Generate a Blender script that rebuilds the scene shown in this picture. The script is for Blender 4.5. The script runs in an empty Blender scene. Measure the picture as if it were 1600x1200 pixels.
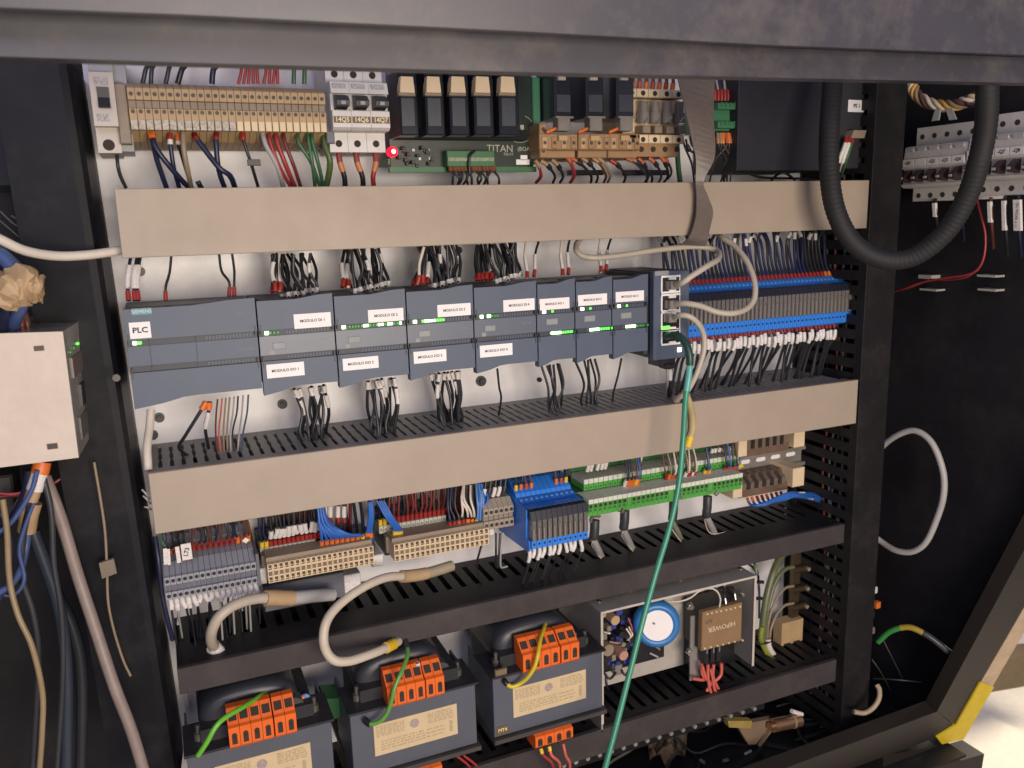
import bpy, math, random
from mathutils import Vector, Matrix
rnd = random.Random(11)
S = bpy.context.scene
COL = S.collection

# ------------------------------------------------------------------ camera
CAM_F, CAM_W, CAM_H = 1293.232, 1600.0, 1200.0          # focal length in pixels of the 1600x1200 photograph
CR = ((0.9189143, -0.3935169, -0.0272190),              # camera right, down, forward in the world
      (-0.1024028, -0.1713476, -0.9798743),
      (0.3809332, 0.9032079, -0.1977510))
CC = Vector((0.0304639, -0.7797462, 0.0998377))
cam = bpy.data.cameras.new('camera')
cam.sensor_width = 36.0
cam.sensor_fit = 'HORIZONTAL'
cam.lens = CAM_F / CAM_W * 36.0
cam.clip_start, cam.clip_end = 0.02, 50.0
cam.dof.use_dof = True
cam.dof.focus_distance = 0.86
cam.dof.aperture_fstop = 10.5
camo = bpy.data.objects.new('camera', cam)
COL.objects.link(camo)
r, d, f = (Vector(v) for v in CR)
camo.matrix_world = Matrix(((r.x, -d.x, -f.x, CC.x), (r.y, -d.y, -f.y, CC.y), (r.z, -d.z, -f.z, CC.z), (0, 0, 0, 1)))
S.camera = camo

# ------------------------------------------------------------------ world, lamps, exposure
W = bpy.data.worlds.new('World')
S.world = W
W.use_nodes = True
bg = W.node_tree.nodes['Background']
bg.inputs['Color'].default_value = (0.70, 0.66, 0.92, 1)
bg.inputs['Strength'].default_value = 0.30


def area(name, loc, target, sx, sy, power, color):
    l = bpy.data.lights.new(name, 'AREA')
    l.shape = 'RECTANGLE'
    l.size, l.size_y, l.energy, l.color = sx, sy, power, color
    o = bpy.data.objects.new(name, l)
    COL.objects.link(o)
    o.location = loc
    o.rotation_euler = (Vector(target) - Vector(loc)).to_track_quat('-Z', 'Y').to_euler()
    return o


area('room_light', (0.34, -1.62, -0.06), (0.46, 0.1, -0.14), 0.8, 0.6, 26.0, (1.0, 0.86, 0.72))
area('ceiling_light', (-0.35, -1.5, 0.75), (0.4, 0.0, 0.1), 0.8, 0.5, 8.0, (0.80, 0.78, 1.0))
area('floor_fill', (1.9, 0.1, -0.35), (1.62, 0.35, -1.0), 0.5, 0.5, 13.0, (1.0, 0.86, 0.60))  # last one is an added lamp out of view, brightening floor and sheet
S.view_settings.view_transform = 'Standard'
S.view_settings.look = 'None'
S.view_settings.exposure = 0.0
S.view_settings.gamma = 1.0


# ------------------------------------------------------------------ helpers
def ray(px, py):
    u, v = (px - CAM_W / 2) / CAM_F, (py - CAM_H / 2) / CAM_F
    return Vector(CR[0]) * u + Vector(CR[1]) * v + Vector(CR[2])


def P(px, py, y=0.0):
    """point of the plane y=const that the photograph shows at (px, py)"""
    d = ray(px, py)
    return CC + d * ((y - CC.y) / d.y)


def PX(px, py, x):
    d = ray(px, py)
    return CC + d * ((x - CC.x) / d.x)


def PZ(px, py, z):
    d = ray(px, py)
    return CC + d * ((z - CC.z) / d.z)


def rect(a, b, y):
    """x0, x1, z0, z1 of an upright rectangle from its top-left and bottom-right photo corners"""
    p, q = P(a[0], a[1], y), P(b[0], b[1], y)
    return p.x, q.x, q.z, p.z


def crop(ox, oy, s):
    return lambda x, y: (ox + x / s, oy + y / s)


MATS = {}


def mat(name, color, rough=0.5, metal=0.0, noise=0.10, scale=60.0, bump=0.0, emit=0.0, spec=0.5, alpha=None, coat=0.0, dirt=0.0):
    if name in MATS:
        return MATS[name]
    m = bpy.data.materials.new(name)
    m.use_nodes = True
    nt = m.node_tree
    b = nt.nodes['Principled BSDF']
    b.inputs['Roughness'].default_value = rough
    b.inputs['Metallic'].default_value = metal
    b.inputs['Specular IOR Level'].default_value = spec
    b.inputs['Coat Weight'].default_value = coat
    tc = nt.nodes.new('ShaderNodeTexCoord')
    geo = nt.nodes.new('ShaderNodeNewGeometry')
    n1 = nt.nodes.new('ShaderNodeTexNoise')
    n1.inputs['Scale'].default_value = scale
    n1.inputs['Detail'].default_value = 6.0
    n1.inputs['Roughness'].default_value = 0.65
    nt.links.new(geo.outputs['Position'], n1.inputs['Vector'])
    ramp = nt.nodes.new('ShaderNodeMapRange')
    ramp.inputs['From Min'].default_value = 0.3
    ramp.inputs['From Max'].default_value = 0.7
    ramp.inputs['To Min'].default_value = 1.0 - noise
    ramp.inputs['To Max'].default_value = 1.0 + noise
    nt.links.new(n1.outputs['Fac'], ramp.inputs['Value'])
    mul = nt.nodes.new('ShaderNodeVectorMath')
    mul.operation = 'SCALE'
    mul.inputs[0].default_value = color
    nt.links.new(ramp.outputs['Result'], mul.inputs['Scale'])
    last = mul.outputs['Vector']
    if dirt > 0:
        n2 = nt.nodes.new('ShaderNodeTexNoise')
        n2.inputs['Scale'].default_value = 14.0
        n2.inputs['Detail'].default_value = 9.0
        n2.inputs['Roughness'].default_value = 0.75
        nt.links.new(geo.outputs['Position'], n2.inputs['Vector'])
        mr = nt.nodes.new('ShaderNodeMapRange')
        mr.inputs['From Min'].default_value = 0.48
        mr.inputs['From Max'].default_value = 0.72
        mr.inputs['To Max'].default_value = dirt
        nt.links.new(n2.outputs['Fac'], mr.inputs['Value'])
        mx = nt.nodes.new('ShaderNodeMix')
        mx.data_type = 'RGBA'
        nt.links.new(mr.outputs['Result'], mx.inputs['Factor'])
        nt.links.new(last, mx.inputs['A'])
        mx.inputs['B'].default_value = (0.20, 0.17, 0.14, 1)
        last = mx.outputs['Result']
        rr = nt.nodes.new('ShaderNodeMapRange')
        rr.inputs['To Min'].default_value = max(0.05, rough - 0.08)
        rr.inputs['To Max'].default_value = min(1.0, rough + 0.15)
        nt.links.new(n2.outputs['Fac'], rr.inputs['Value'])
        nt.links.new(rr.outputs['Result'], b.inputs['Roughness'])
    nt.links.new(last, b.inputs['Base Color'])
    if bump > 0:
        n3 = nt.nodes.new('ShaderNodeTexNoise')
        n3.inputs['Scale'].default_value = 900.0
        n3.inputs['Detail'].default_value = 3.0
        nt.links.new(geo.outputs['Position'], n3.inputs['Vector'])
        bp = nt.nodes.new('ShaderNodeBump')
        bp.inputs['Strength'].default_value = bump
        bp.inputs['Distance'].default_value = 0.0006
        nt.links.new(n3.outputs['Fac'], bp.inputs['Height'])
        nt.links.new(bp.outputs['Normal'], b.inputs['Normal'])
    if emit > 0:
        b.inputs['Emission Color'].default_value = (*color, 1)
        b.inputs['Emission Strength'].default_value = emit
    if alpha is not None:
        b.inputs['Transmission Weight'].default_value = alpha
        b.inputs['IOR'].default_value = 1.2
    MATS[name] = m
    return m


class MB:
    """collects shapes and links them as ONE mesh object"""

    def __init__(self):
        self.v, self.f, self.s = [], [], []

    def add(self, vs, fs, smooth=False):
        o = len(self.v)
        self.v += [Vector(p) for p in vs]
        self.f += [tuple(i + o for i in q) for q in fs]
        self.s += [smooth] * len(fs)
        return self

    def box(self, x0, x1, y0, y1, z0, z1, c=0.0):
        if x1 < x0: x0, x1 = x1, x0
        if z1 < z0: z0, z1 = z1, z0
        if y1 < y0: y0, y1 = y1, y0
        if c <= 0:
            vs = [(x0, y0, z0), (x1, y0, z0), (x1, y0, z1), (x0, y0, z1), (x0, y1, z0), (x1, y1, z0), (x1, y1, z1), (x0, y1, z1)]
            fs = [(0, 1, 2, 3), (5, 4, 7, 6), (4, 0, 3, 7), (1, 5, 6, 2), (3, 2, 6, 7), (4, 5, 1, 0)]
        else:
            c = min(c, (x1 - x0) * .4, (z1 - z0) * .4, (y1 - y0) * .5)
            vs = [(x0 + c, y0, z0 + c), (x1 - c, y0, z0 + c), (x1 - c, y0, z1 - c), (x0 + c, y0, z1 - c)]
            vs += [(x0, y0 + c, z0), (x1, y0 + c, z0), (x1, y0 + c, z1), (x0, y0 + c, z1)]
            vs += [(x0, y1, z0), (x1, y1, z0), (x1, y1, z1), (x0, y1, z1)]
            fs = [(0, 1, 2, 3), (9, 8, 11, 10)]
            for k in range(4):
                j = (k + 1) % 4
                fs += [(k + 4, j + 4, j, k), (k + 8, j + 8, j + 4, k + 4)]
        return self.add(vs, fs)

    def prism(self, pts, axis, a, b):
        """polygon extruded along axis; pts are the two other coordinates: x->(y,z)  y->(x,z)  z->(x,y)"""
        n = len(pts)
        mk = {'x': lambda p, t: (t, p[0], p[1]), 'y': lambda p, t: (p[0], t, p[1]), 'z': lambda p, t: (p[0], p[1], t)}[axis]
        vs = [mk(p, a) for p in pts] + [mk(p, b) for p in pts]
        fs = [tuple(range(n)), tuple(range(2 * n - 1, n - 1, -1))]
        fs += [(i + n, (i + 1) % n + n, (i + 1) % n, i) for i in range(n)]
        return self.add(vs, fs)

    def cyl(self, p, q, r, n=10, r2=None, smooth=True):
        return self.tube([p, q], r, n, radii=[r, r if r2 is None else r2], smooth=smooth)

    def tube(self, pts, r, n=7, radii=None, smooth=True):
        pts = [Vector(p) for p in pts]
        m = len(pts)
        t0 = (pts[1] - pts[0]).normalized()
        up = Vector((0, 0, 1)) if abs(t0.z) < 0.9 else Vector((1, 0, 0))
        nrm = t0.cross(up).normalized()
        vs, fs = [], []
        for i in range(m):
            t = (pts[min(i + 1, m - 1)] - pts[max(i - 1, 0)])
            t = t.normalized() if t.length > 1e-9 else t0
            nrm = (nrm - t * nrm.dot(t))
            nrm = nrm.normalized() if nrm.length > 1e-6 else t.orthogonal().normalized()
            bn = t.cross(nrm)
            rr = radii[i] if radii else r
            for k in range(n):
                a = 2 * math.pi * k / n
                vs.append(pts[i] + nrm * (math.cos(a) * rr) + bn * (math.sin(a) * rr))
        for i in range(m - 1):
            for k in range(n):
                j = (k + 1) % n
                fs.append((i * n + k, i * n + j, (i + 1) * n + j, (i + 1) * n + k))
        self.add(vs, fs, smooth)
        self.add(vs[:n], [tuple(range(n - 1, -1, -1))])
        self.add(vs[-n:], [tuple(range(n))])
        return self

    def ribbon(self, pts, w, th):
        """flat band through (centre, side-vector) pairs"""
        vs, fs = [], []
        for i, (c, sd) in enumerate(pts):
            c, sd = Vector(c), Vector(sd).normalized()
            t = Vector(pts[min(i + 1, len(pts) - 1)][0]) - Vector(pts[max(i - 1, 0)][0])
            nn = sd.cross(t).normalized()
            ww = w[i] if isinstance(w, (list, tuple)) else w
            vs += [c - sd * ww / 2 - nn * th / 2, c + sd * ww / 2 - nn * th / 2, c + sd * ww / 2 + nn * th / 2, c - sd * ww / 2 + nn * th / 2]
        for i in range(len(pts) - 1):
            for k in range(4):
                j = (k + 1) % 4
                fs.append((4 * i + k, 4 * i + j, 4 * i + 4 + j, 4 * i + 4 + k))
        fs += [(3, 2, 1, 0), tuple(4 * (len(pts) - 1) + k for k in range(4))]
        return self.add(vs, fs)

    def mesh(self, name, m, off=(0, 0, 0)):
        off = Vector(off)
        me = bpy.data.meshes.new(name)
        me.from_pydata([tuple(p - off) for p in self.v], [], self.f)
        me.polygons.foreach_set('use_smooth', self.s)
        if m is not None:
            me.materials.append(m)
        import bmesh
        bm = bmesh.new()
        bm.from_mesh(me)
        bmesh.ops.recalc_face_normals(bm, faces=bm.faces)
        bm.to_mesh(me)
        bm.free()
        me.update()
        return me

    def build(self, name, m, parent=None, world=True):
        """world=True: the vertices are world coordinates and are moved into the parent's frame"""
        off = base(parent) if (parent is not None and world) else Vector((0, 0, 0))
        o = bpy.data.objects.new(name, self.mesh(name, m, off))
        COL.objects.link(o)
        if parent is not None:
            o.parent = parent
        return o


def base(o):
    v = Vector((0, 0, 0))
    while o is not None:
        v += o.location
        o = o.parent
    return v


def thing(name, label, cat, loc, group=None):
    o = bpy.data.objects.new(name, None)
    o.empty_display_size = 0.01
    COL.objects.link(o)
    o.location = loc
    o['label'], o['category'] = label, cat
    if group: o['group'] = group
    if len(label.split()) > 16: print('LONG', label)
    return o


def tag(o, label, cat, group=None):
    if len(label.split()) > 16: print('LONG', label)
    o['label'], o['category'] = label, cat
    if group: o['group'] = group
    return o


def solo(mb, name, m, label, cat, group=None, loc=None):
    """a thing that is one mesh, its origin at its first vertex or loc"""
    loc = Vector(loc if loc is not None else mb.v[0])
    o = bpy.data.objects.new(name, mb.mesh(name, m, loc))
    COL.objects.link(o)
    o.location = loc
    return tag(o, label, cat, group)


def inst(name, me, parent, loc=(0, 0, 0)):
    o = bpy.data.objects.new(name, me)
    COL.objects.link(o)
    o.parent = parent
    o.location = loc
    return o


def copy_tree(o, parent=None):
    c = o.copy()
    COL.objects.link(c)
    c.parent = parent
    for ch in list(o.children):
        copy_tree(ch, c)
    return c


def text(s, size, m, parent, loc, rot=(math.pi / 2, 0, 0), name='lettering', align='CENTER', sx=1.0, bold=0.0):
    """flat printed lettering, converted to a mesh"""
    cu = bpy.data.curves.new(name, 'FONT')
    cu.body, cu.size, cu.align_x, cu.align_y = s, size, align, 'CENTER'
    cu.resolution_u = 2
    cu.offset = bold
    t = bpy.data.objects.new('tmp', cu)
    COL.objects.link(t)
    dg = bpy.context.evaluated_depsgraph_get()
    me = bpy.data.meshes.new_from_object(t.evaluated_get(dg))
    me.name = name
    bpy.data.objects.remove(t)
    bpy.data.curves.remove(cu)
    me.materials.clear()
    me.materials.append(m)
    for v in me.vertices:
        v.co.x *= sx
    o = bpy.data.objects.new(name, me)
    COL.objects.link(o)
    o.parent = parent
    o.location = Vector(loc) - base(parent)
    o.rotation_euler = rot
    return o


def smooth_path(pts, sub=5):
    pts = [Vector(p) for p in pts]
    if len(pts) < 3:
        return pts
    out = []
    q = [2 * pts[0] - pts[1]] + pts + [2 * pts[-1] - pts[-2]]
    for i in range(1, len(q) - 2):
        a, b, c, d = q[i - 1], q[i], q[i + 1], q[i + 2]
        for k in range(sub):
            t = k / sub
            out.append(0.5 * ((2 * b) + (c - a) * t + (2 * a - 5 * b + 4 * c - d) * t * t + (3 * b - a - 3 * c + d) * t ** 3))
    out.append(pts[-1])
    return out


def along(path, s0, s1):
    """the stretch of a polyline between two arc lengths (negative = from the end)"""
    L = [0.0]
    for i in range(1, len(path)):
        L.append(L[-1] + (path[i] - path[i - 1]).length)
    if s0 < 0: s0 += L[-1]
    if s1 <= 0: s1 += L[-1]

    def at(s):
        s = max(0, min(L[-1], s))
        for i in range(1, len(path)):
            if L[i] >= s:
                t = (s - L[i - 1]) / max(1e-9, L[i] - L[i - 1])
                return path[i - 1].lerp(path[i], t)
        return path[-1]
    mid = [path[i] for i in range(len(path)) if s0 < L[i] < s1]
    return [at(s0)] + mid + [at(s1)]


def wire(label, group, pts, r, m, extra=(), name=None, cat='wire', sub=5, n=6):
    """a wire as one thing; extra = (part name, arc from, arc to, radius, material) sleeves on it"""
    path = smooth_path(pts, sub)
    name = name or (m.name if m.name.endswith('_wire') else 'wire')
    o = solo(MB().tube(path, r, n), name, m, label, cat, group, loc=path[0])
    for (pn, s0, s1, rr, pm) in extra:
        MB().tube(along(path, s0, s1), rr, n).build(pn, pm, o)
    return o


def flag(o, p, w, h, m, ang=0.0, name='marker', th=0.0012):
    """a flat printed wire marker held on a wire at p, hanging down h"""
    ca, sa = math.cos(ang), math.sin(ang)
    q = [(-w / 2, 0), (w / 2, 0), (w / 2, -h), (-w / 2, -h)]
    q = [(p[0] + a * ca - b * sa, p[2] + a * sa + b * ca) for a, b in q]
    k = MB().prism(q, 'y', p[1] - th, p[1] + th).build(name, m, o)
    return k


# ------------------------------------------------------------------ materials
M_PLATE = mat('white_lacquered_steel', (0.72, 0.71, 0.73), 0.30, noise=0.05, scale=9, dirt=0.22)
M_COVER = mat('beige_grey_pvc', (0.345, 0.282, 0.218), 0.45, noise=0.05, scale=18, bump=0.05, dirt=0.13)
M_DUCT = mat('grey_pvc', (0.23, 0.22, 0.21), 0.5, noise=0.06, bump=0.05)
M_BLKDUCT = mat('black_pvc', (0.0095, 0.009, 0.011), 0.5, spec=0.3, noise=0.15, bump=0.05, dirt=0.10)
M_BLKCOVER = mat('dusty_black_pvc', (0.044, 0.038, 0.038), 0.5, spec=0.3, noise=0.12, bump=0.06, dirt=0.12)
M_DARK = mat('dark_painted_steel', (0.014, 0.0135, 0.0165), 0.55, noise=0.3, scale=12, bump=0.04, spec=0.3, dirt=0.05)
M_HEAD = mat('grey_painted_steel', (0.043, 0.041, 0.051), 0.36, noise=0.22, scale=5, bump=0.06, dirt=0.35)
M_RAILP = mat('brown_grey_painted_steel', (0.019, 0.0155, 0.0125), 0.5, noise=0.12, scale=10, bump=0.05)
M_YELLOW = mat('yellow_paint', (0.66, 0.48, 0.01), 0.5, noise=0.08, dirt=0.04)
M_TANP = mat('worn_cream_paint', (0.52, 0.39, 0.25), 0.5, noise=0.15, dirt=0.2)  # rim tan, with the light from the floor brightened into its colour
M_BLACK = mat('black_plastic', (0.012, 0.012, 0.014), 0.4, noise=0.1)
M_MATTE = mat('black_void', (0.006, 0.006, 0.007), 0.9, noise=0.0)
M_PLC = mat('slate_grey_plastic', (0.066, 0.088, 0.130), 0.5, noise=0.05, bump=0.08)
M_PLCD = mat('dark_slate_plastic', (0.030, 0.035, 0.048), 0.5, noise=0.05, bump=0.08)
M_PLCM = mat('light_slate_panel', (0.086, 0.104, 0.140), 0.38, noise=0.04)
M_WHITE = mat('white_label', (0.78, 0.76, 0.74), 0.55, noise=0.03)
M_MARK = mat('white_marker_sleeve', (0.66, 0.63, 0.60), 0.5, noise=0.22, scale=700)
M_INK = mat('black_ink', (0.02, 0.02, 0.022), 0.6, noise=0)
M_TEAL = mat('teal_badge', (0.06, 0.17, 0.20), 0.4, noise=0.05)
M_TEALT = mat('pale_teal_print', (0.30, 0.50, 0.54), 0.4, noise=0.05)
M_BEIGE = mat('beige_polyamide', (0.43, 0.295, 0.15), 0.5, noise=0.08, dirt=0.1)
M_BEIGEL = mat('pale_beige_polyamide', (0.66, 0.52, 0.33), 0.5, noise=0.07, dirt=0.08)
M_TAUPE = mat('taupe_polyamide', (0.24, 0.19, 0.135), 0.5, noise=0.1, dirt=0.1)
M_GREYT = mat('grey_polyamide', (0.27, 0.285, 0.33), 0.5, noise=0.06)
M_GREYTD = mat('dark_grey_polyamide', (0.11, 0.115, 0.135), 0.5, noise=0.06)
M_GREYB = mat('warm_grey_polyamide', (0.30, 0.26, 0.21), 0.5, noise=0.08)
M_SCREW = mat('dull_screw', (0.08, 0.06, 0.042), 0.5, 0.4, noise=0.2)
M_HOLE = mat('dark_hole', (0.03, 0.022, 0.016), 0.8, noise=0)
M_BREAK = mat('breaker_white', (0.62, 0.60, 0.575), 0.45, noise=0.04, dirt=0.06)
M_BREAKG = mat('breaker_grey', (0.30, 0.305, 0.32), 0.45, noise=0.05, dirt=0.1)
M_GOLD = mat('brown_gold_tag', (0.14, 0.085, 0.03), 0.5, noise=0.1)
M_GOLDT = mat('pale_print', (0.72, 0.62, 0.42), 0.5, noise=0)
M_PCB = mat('green_circuit_board', (0.011, 0.022, 0.016), 0.35, noise=0.15, scale=120)
M_PCBT = mat('pale_silkscreen', (0.42, 0.42, 0.34), 0.5, noise=0)
M_RELAY = mat('smoked_relay_case', (0.020, 0.023, 0.030), 0.18, noise=0.1, coat=0.3)
M_RELAYL = mat('dim_relay_label', (0.040, 0.046, 0.058), 0.4, noise=0.3, scale=600)
M_CREAM = mat('cream_plastic', (0.66, 0.52, 0.32), 0.45, noise=0.04)
M_CLEAR = mat('grey_clear_plastic', (0.20, 0.18, 0.155), 0.2, noise=0.15, coat=0.3)
M_GREEN = mat('green_terminal', (0.075, 0.33, 0.05), 0.42, noise=0.06)
M_GREEND = mat('dark_green_terminal', (0.028, 0.13, 0.045), 0.42, noise=0.06)
M_GREENT = mat('teal_green_terminal', (0.045, 0.17, 0.085), 0.42, noise=0.06)
M_BLUE = mat('blue_terminal', (0.028, 0.19, 0.66), 0.38, noise=0.05)
M_BLUED = mat('deep_blue_terminal', (0.018, 0.09, 0.33), 0.38, noise=0.05)
M_BLUEB = mat('blue_black_plastic', (0.014, 0.016, 0.028), 0.35, noise=0.05)
M_RLYF = mat('smoky_relay_front', (0.13, 0.12, 0.11), 0.22, noise=0.2, scale=300, coat=0.4)
M_RED = mat('red_ferrule', (0.30, 0.028, 0.022), 0.45, noise=0.1)
M_ORANGE = mat('orange_ferrule', (0.68, 0.16, 0.025), 0.45, noise=0.1)
M_YELF = mat('yellow_ferrule', (0.72, 0.48, 0.03), 0.45, noise=0.1)
M_ORT = mat('orange_terminal', (0.72, 0.125, 0.012), 0.42, noise=0.06, dirt=0.05)
M_ORTD = mat('dusty_orange_terminal', (0.40, 0.085, 0.03), 0.55, noise=0.1)
W_BLK = mat('black_wire', (0.018, 0.019, 0.024), 0.38, noise=0.1)
W_GRY = mat('charcoal_wire', (0.035, 0.037, 0.042), 0.4, noise=0.1)
W_NAVY = mat('navy_wire', (0.016, 0.020, 0.052), 0.38, noise=0.1)
W_BLUE = mat('blue_wire', (0.025, 0.12, 0.44), 0.38, noise=0.1)
W_BRN = mat('brown_wire', (0.13, 0.05, 0.03), 0.4, noise=0.1)
W_RED = mat('red_wire', (0.32, 0.035, 0.035), 0.4, noise=0.1)
W_PINK = mat('salmon_wire', (0.55, 0.12, 0.085), 0.4, noise=0.1)
W_GRN = mat('green_wire', (0.045, 0.13, 0.06), 0.4, noise=0.1)
W_INDIGO = mat('indigo_wire', (0.016, 0.021, 0.070), 0.38, noise=0.1)
W_YG = mat('yellow_green_wire', (0.22, 0.24, 0.03), 0.4, noise=0.3, scale=150)
W_LIME = mat('bright_green_wire', (0.12, 0.42, 0.03), 0.35, noise=0.1)
W_YEL = mat('yellow_wire', (0.55, 0.42, 0.02), 0.35, noise=0.1)
W_WHT = mat('white_wire', (0.62, 0.56, 0.48), 0.45, noise=0.06)
W_GREY = mat('grey_cable_sheath', (0.42, 0.375, 0.30), 0.45, noise=0.06, dirt=0.12)
W_LGREY = mat('light_grey_sheath', (0.36, 0.35, 0.34), 0.45, noise=0.06, dirt=0.12)
W_TAN = mat('tan_wire', (0.26, 0.20, 0.13), 0.45, noise=0.1)
W_TEAL = mat('green_patch_cable', (0.035, 0.24, 0.15), 0.35, noise=0.08)
W_DTEAL = mat('dark_green_boot', (0.012, 0.05, 0.04), 0.4, noise=0.08)
M_STEEL = mat('zinc_plated_steel', (0.42, 0.40, 0.36), 0.38, 0.7, noise=0.12, dirt=0.25)
M_ALU = mat('dull_aluminium', (0.40, 0.38, 0.36), 0.42, 0.6, noise=0.08, dirt=0.15)
M_NICKEL = mat('nickel', (0.62, 0.60, 0.56), 0.25, 0.9, noise=0.08)
M_HOSE = mat('black_corrugated_rubber', (0.010, 0.010, 0.012), 0.7, noise=0.15)
M_TAPE = mat('tan_masking_tape', (0.42, 0.29, 0.16), 0.6, noise=0.15)
L_GREEN = mat('green_led', (0.10, 1.0, 0.06), 0.4, noise=0, emit=2.6)
L_GREENB = mat('bright_green_led', (0.62, 1.0, 0.45), 0.4, noise=0, emit=6.0)
L_DIM = mat('dim_green_led', (0.03, 0.30, 0.02), 0.4, noise=0, emit=0.35)
L_RED = mat('red_led', (1.0, 0.002, 0.012), 0.4, noise=0, emit=5.0)
L_REDC = mat('red_led_core', (1.0, 0.40, 0.45), 0.4, noise=0, emit=3.5)

# ------------------------------------------------------------------ floor outside and the cabinet
def slab(pts, pp, nn, th):
    """polygon seen at the photo points pts, on the plane (pp, nn), given real thickness away from the camera"""
    pp, nn = Vector(pp), Vector(nn).normalized()
    if nn.dot(ray(800, 600)) < 0: nn = -nn
    q = []
    for a, b in pts:
        d = ray(a, b)
        q.append(CC + d * ((pp - CC).dot(nn) / d.dot(nn)))
    n = len(q)
    vs = q + [p + nn * th for p in q]
    fs = [tuple(range(n)), tuple(range(2 * n - 1, n - 1, -1))] + [(i + n, (i + 1) % n + n, (i + 1) % n, i) for i in range(n)]
    return MB().add(vs, fs)


fl = MB().box(-4, 5, -4, 5, -1.27, -1.25).build('floor', mat('pale_concrete', (0.52, 0.47, 0.42), 0.6, noise=0.2, scale=8, bump=0.1))
fl['kind'] = 'structure'

CAB = thing('electrical_cabinet', 'dark steel electrical cabinet with a white mounting plate and a yellow lower corner', 'cabinet', (0.42, 0.0, -0.66))
PLY = 0.118
plate = MB().box(-0.013, 0.836, PLY, PLY + 0.003, -0.62, 0.40).build('mounting_plate', M_PLATE, CAB)
for (a, b, rr) in ((219, 424, .0048), (249, 652, .005), (441, 631, .0052), (751, 595, .0062), (842, 593, .003), (239, 679, .005), (716, 391, .004)):
    p = P(a, b, PLY)
    m_ = MB().cyl((p.x, PLY + .001, p.z), (p.x, PLY - .003, p.z), rr, 14)
    m_.cyl((p.x, PLY - .003, p.z), (p.x, PLY - .006, p.z), rr * .55, 6)
    m_.build('bolt', M_BLACK, plate)
MB().box(-0.62, 1.06, 0.235, 0.24, -0.95, 0.5).build('back_panel', M_DARK, CAB)
MB().box(-0.285, -0.28, -0.25, 0.235, -0.95, 0.5).build('side_panel', M_DARK, CAB)
MB().prism([(0.235, -0.75), (0.03, -0.75), (-0.255, 0.2), (-0.275, 0.5), (0.235, 0.5)], 'x', 1.018, 1.022).build('side_panel', M_DARK, CAB)
MB().box(-0.62, 1.02, -0.06, 0.235, -0.672, -0.668).build('bottom_panel', M_DARK, CAB)
# corner post beside the plate, rounded front edge
post = MB()
pt, pb = P(112, 100, .035), P(282, 1215, .035)
prof = [(-.060, .10), (-.060, .008), (-.010, .0), (-.004, .002), (0, .008), (.004, .05), (.004, .10)]
vs = []
for q in (pt, pb):
    vs += [(q.x + a, .03 + b, q.z) for a, b in prof]
n = len(prof)
post.add(vs, [tuple(range(n)), tuple(range(2 * n - 1, n - 1, -1))] + [(i + n, (i + 1) % n + n, (i + 1) % n, i) for i in range(n)])
post.build('corner_post', mat('satin_dark_steel', (0.0085, 0.009, 0.012), 0.45, spec=0.25, noise=0.15, scale=14, dirt=0.08), CAB)

# the overhanging head of the opening
HP, HN = (0, -0.29, 0), (0, 1, 0)
slab([(-60, 86), (300, 98), (800, 112), (1200, 121), (1660, 131), (1660, 92), (1200, 74), (800, 52), (300, 27), (-60, 13)], HP, HN, .014).build('header_lip', M_HEAD, CAB)
slab([(-60, 9), (300, 23), (800, 48), (1200, 70), (1660, 88), (1660, -260), (-60, -320)], (0, -.297, 0), (0, 1, 0.10), .012).build('header_face', M_HEAD, CAB)
slab([(-60, 20), (800, 60), (1660, 98), (1660, 70), (800, 30), (-60, 0)], (0, -.276, 0), HN, .02).build('header_groove', M_DARK, CAB)
# sloping frame member on the right and the bottom rail, one plane through bottom rail and header
pA, pB = Vector((0, -.04, -.64)), Vector((0, -.29, .19))
tz = (pB - pA).normalized()
FN = tz.cross(Vector((1, 0, 0)))
slab([(1464, 1112), (1493, 1133), (1680, 811), (1680, 711)], pA, FN, .02).build('side_rail', M_RAILP, CAB)
slab([(1464, 1112), (1492, 1134), (1464, 1152), (1000, 1322), (1000, 1285)], pA + FN * 0.0006, FN, .02).build('bottom_rail', M_RAILP, CAB)
rim = slab([(1494, 1133), (1504, 1153), (1680, 851), (1680, 813)], pA, FN, .03).build('frame_rim', M_TANP, CAB)
slab([(1464, 1152.5), (1472, 1163), (1506, 1155), (1553, 1074), (1532.5, 1066), (1494, 1133.5)], pA - FN * .0022 * (1 if FN.y > 0 else -1), FN, .012).build('yellow_edge', M_YELLOW, rim)
# what stands on the floor below
tag(slab([(1380, 1180), (1474, 1165), (1506, 1192), (1484, 1225), (1380, 1250)], (0, -.03, 0), (0, 1, 0), .05).build('plinth_foot', M_RAILP), 'dark brown plinth foot under the bottom right corner of the cabinet', 'plinth')
tag(slab([(1499, 1189), (1538, 1178), (1530, 1225), (1494, 1225)], (0, .02, 0), (0, 1, 0), .04).build('floor_bracket', M_RAILP), 'brown bracket plate standing below the yellow corner of the cabinet', 'bracket')
tag(slab([(1540, 1083), (1640, 1066), (1640, 1022), (1560, 1029)], (0, .45, 0), (0, 1, 0), .06).build('floor_beam', mat('brown_beam_paint', (0.085, 0.06, 0.035), 0.6, noise=0.15)), 'brown beam crossing the bright floor right of the cabinet', 'beam')
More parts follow.
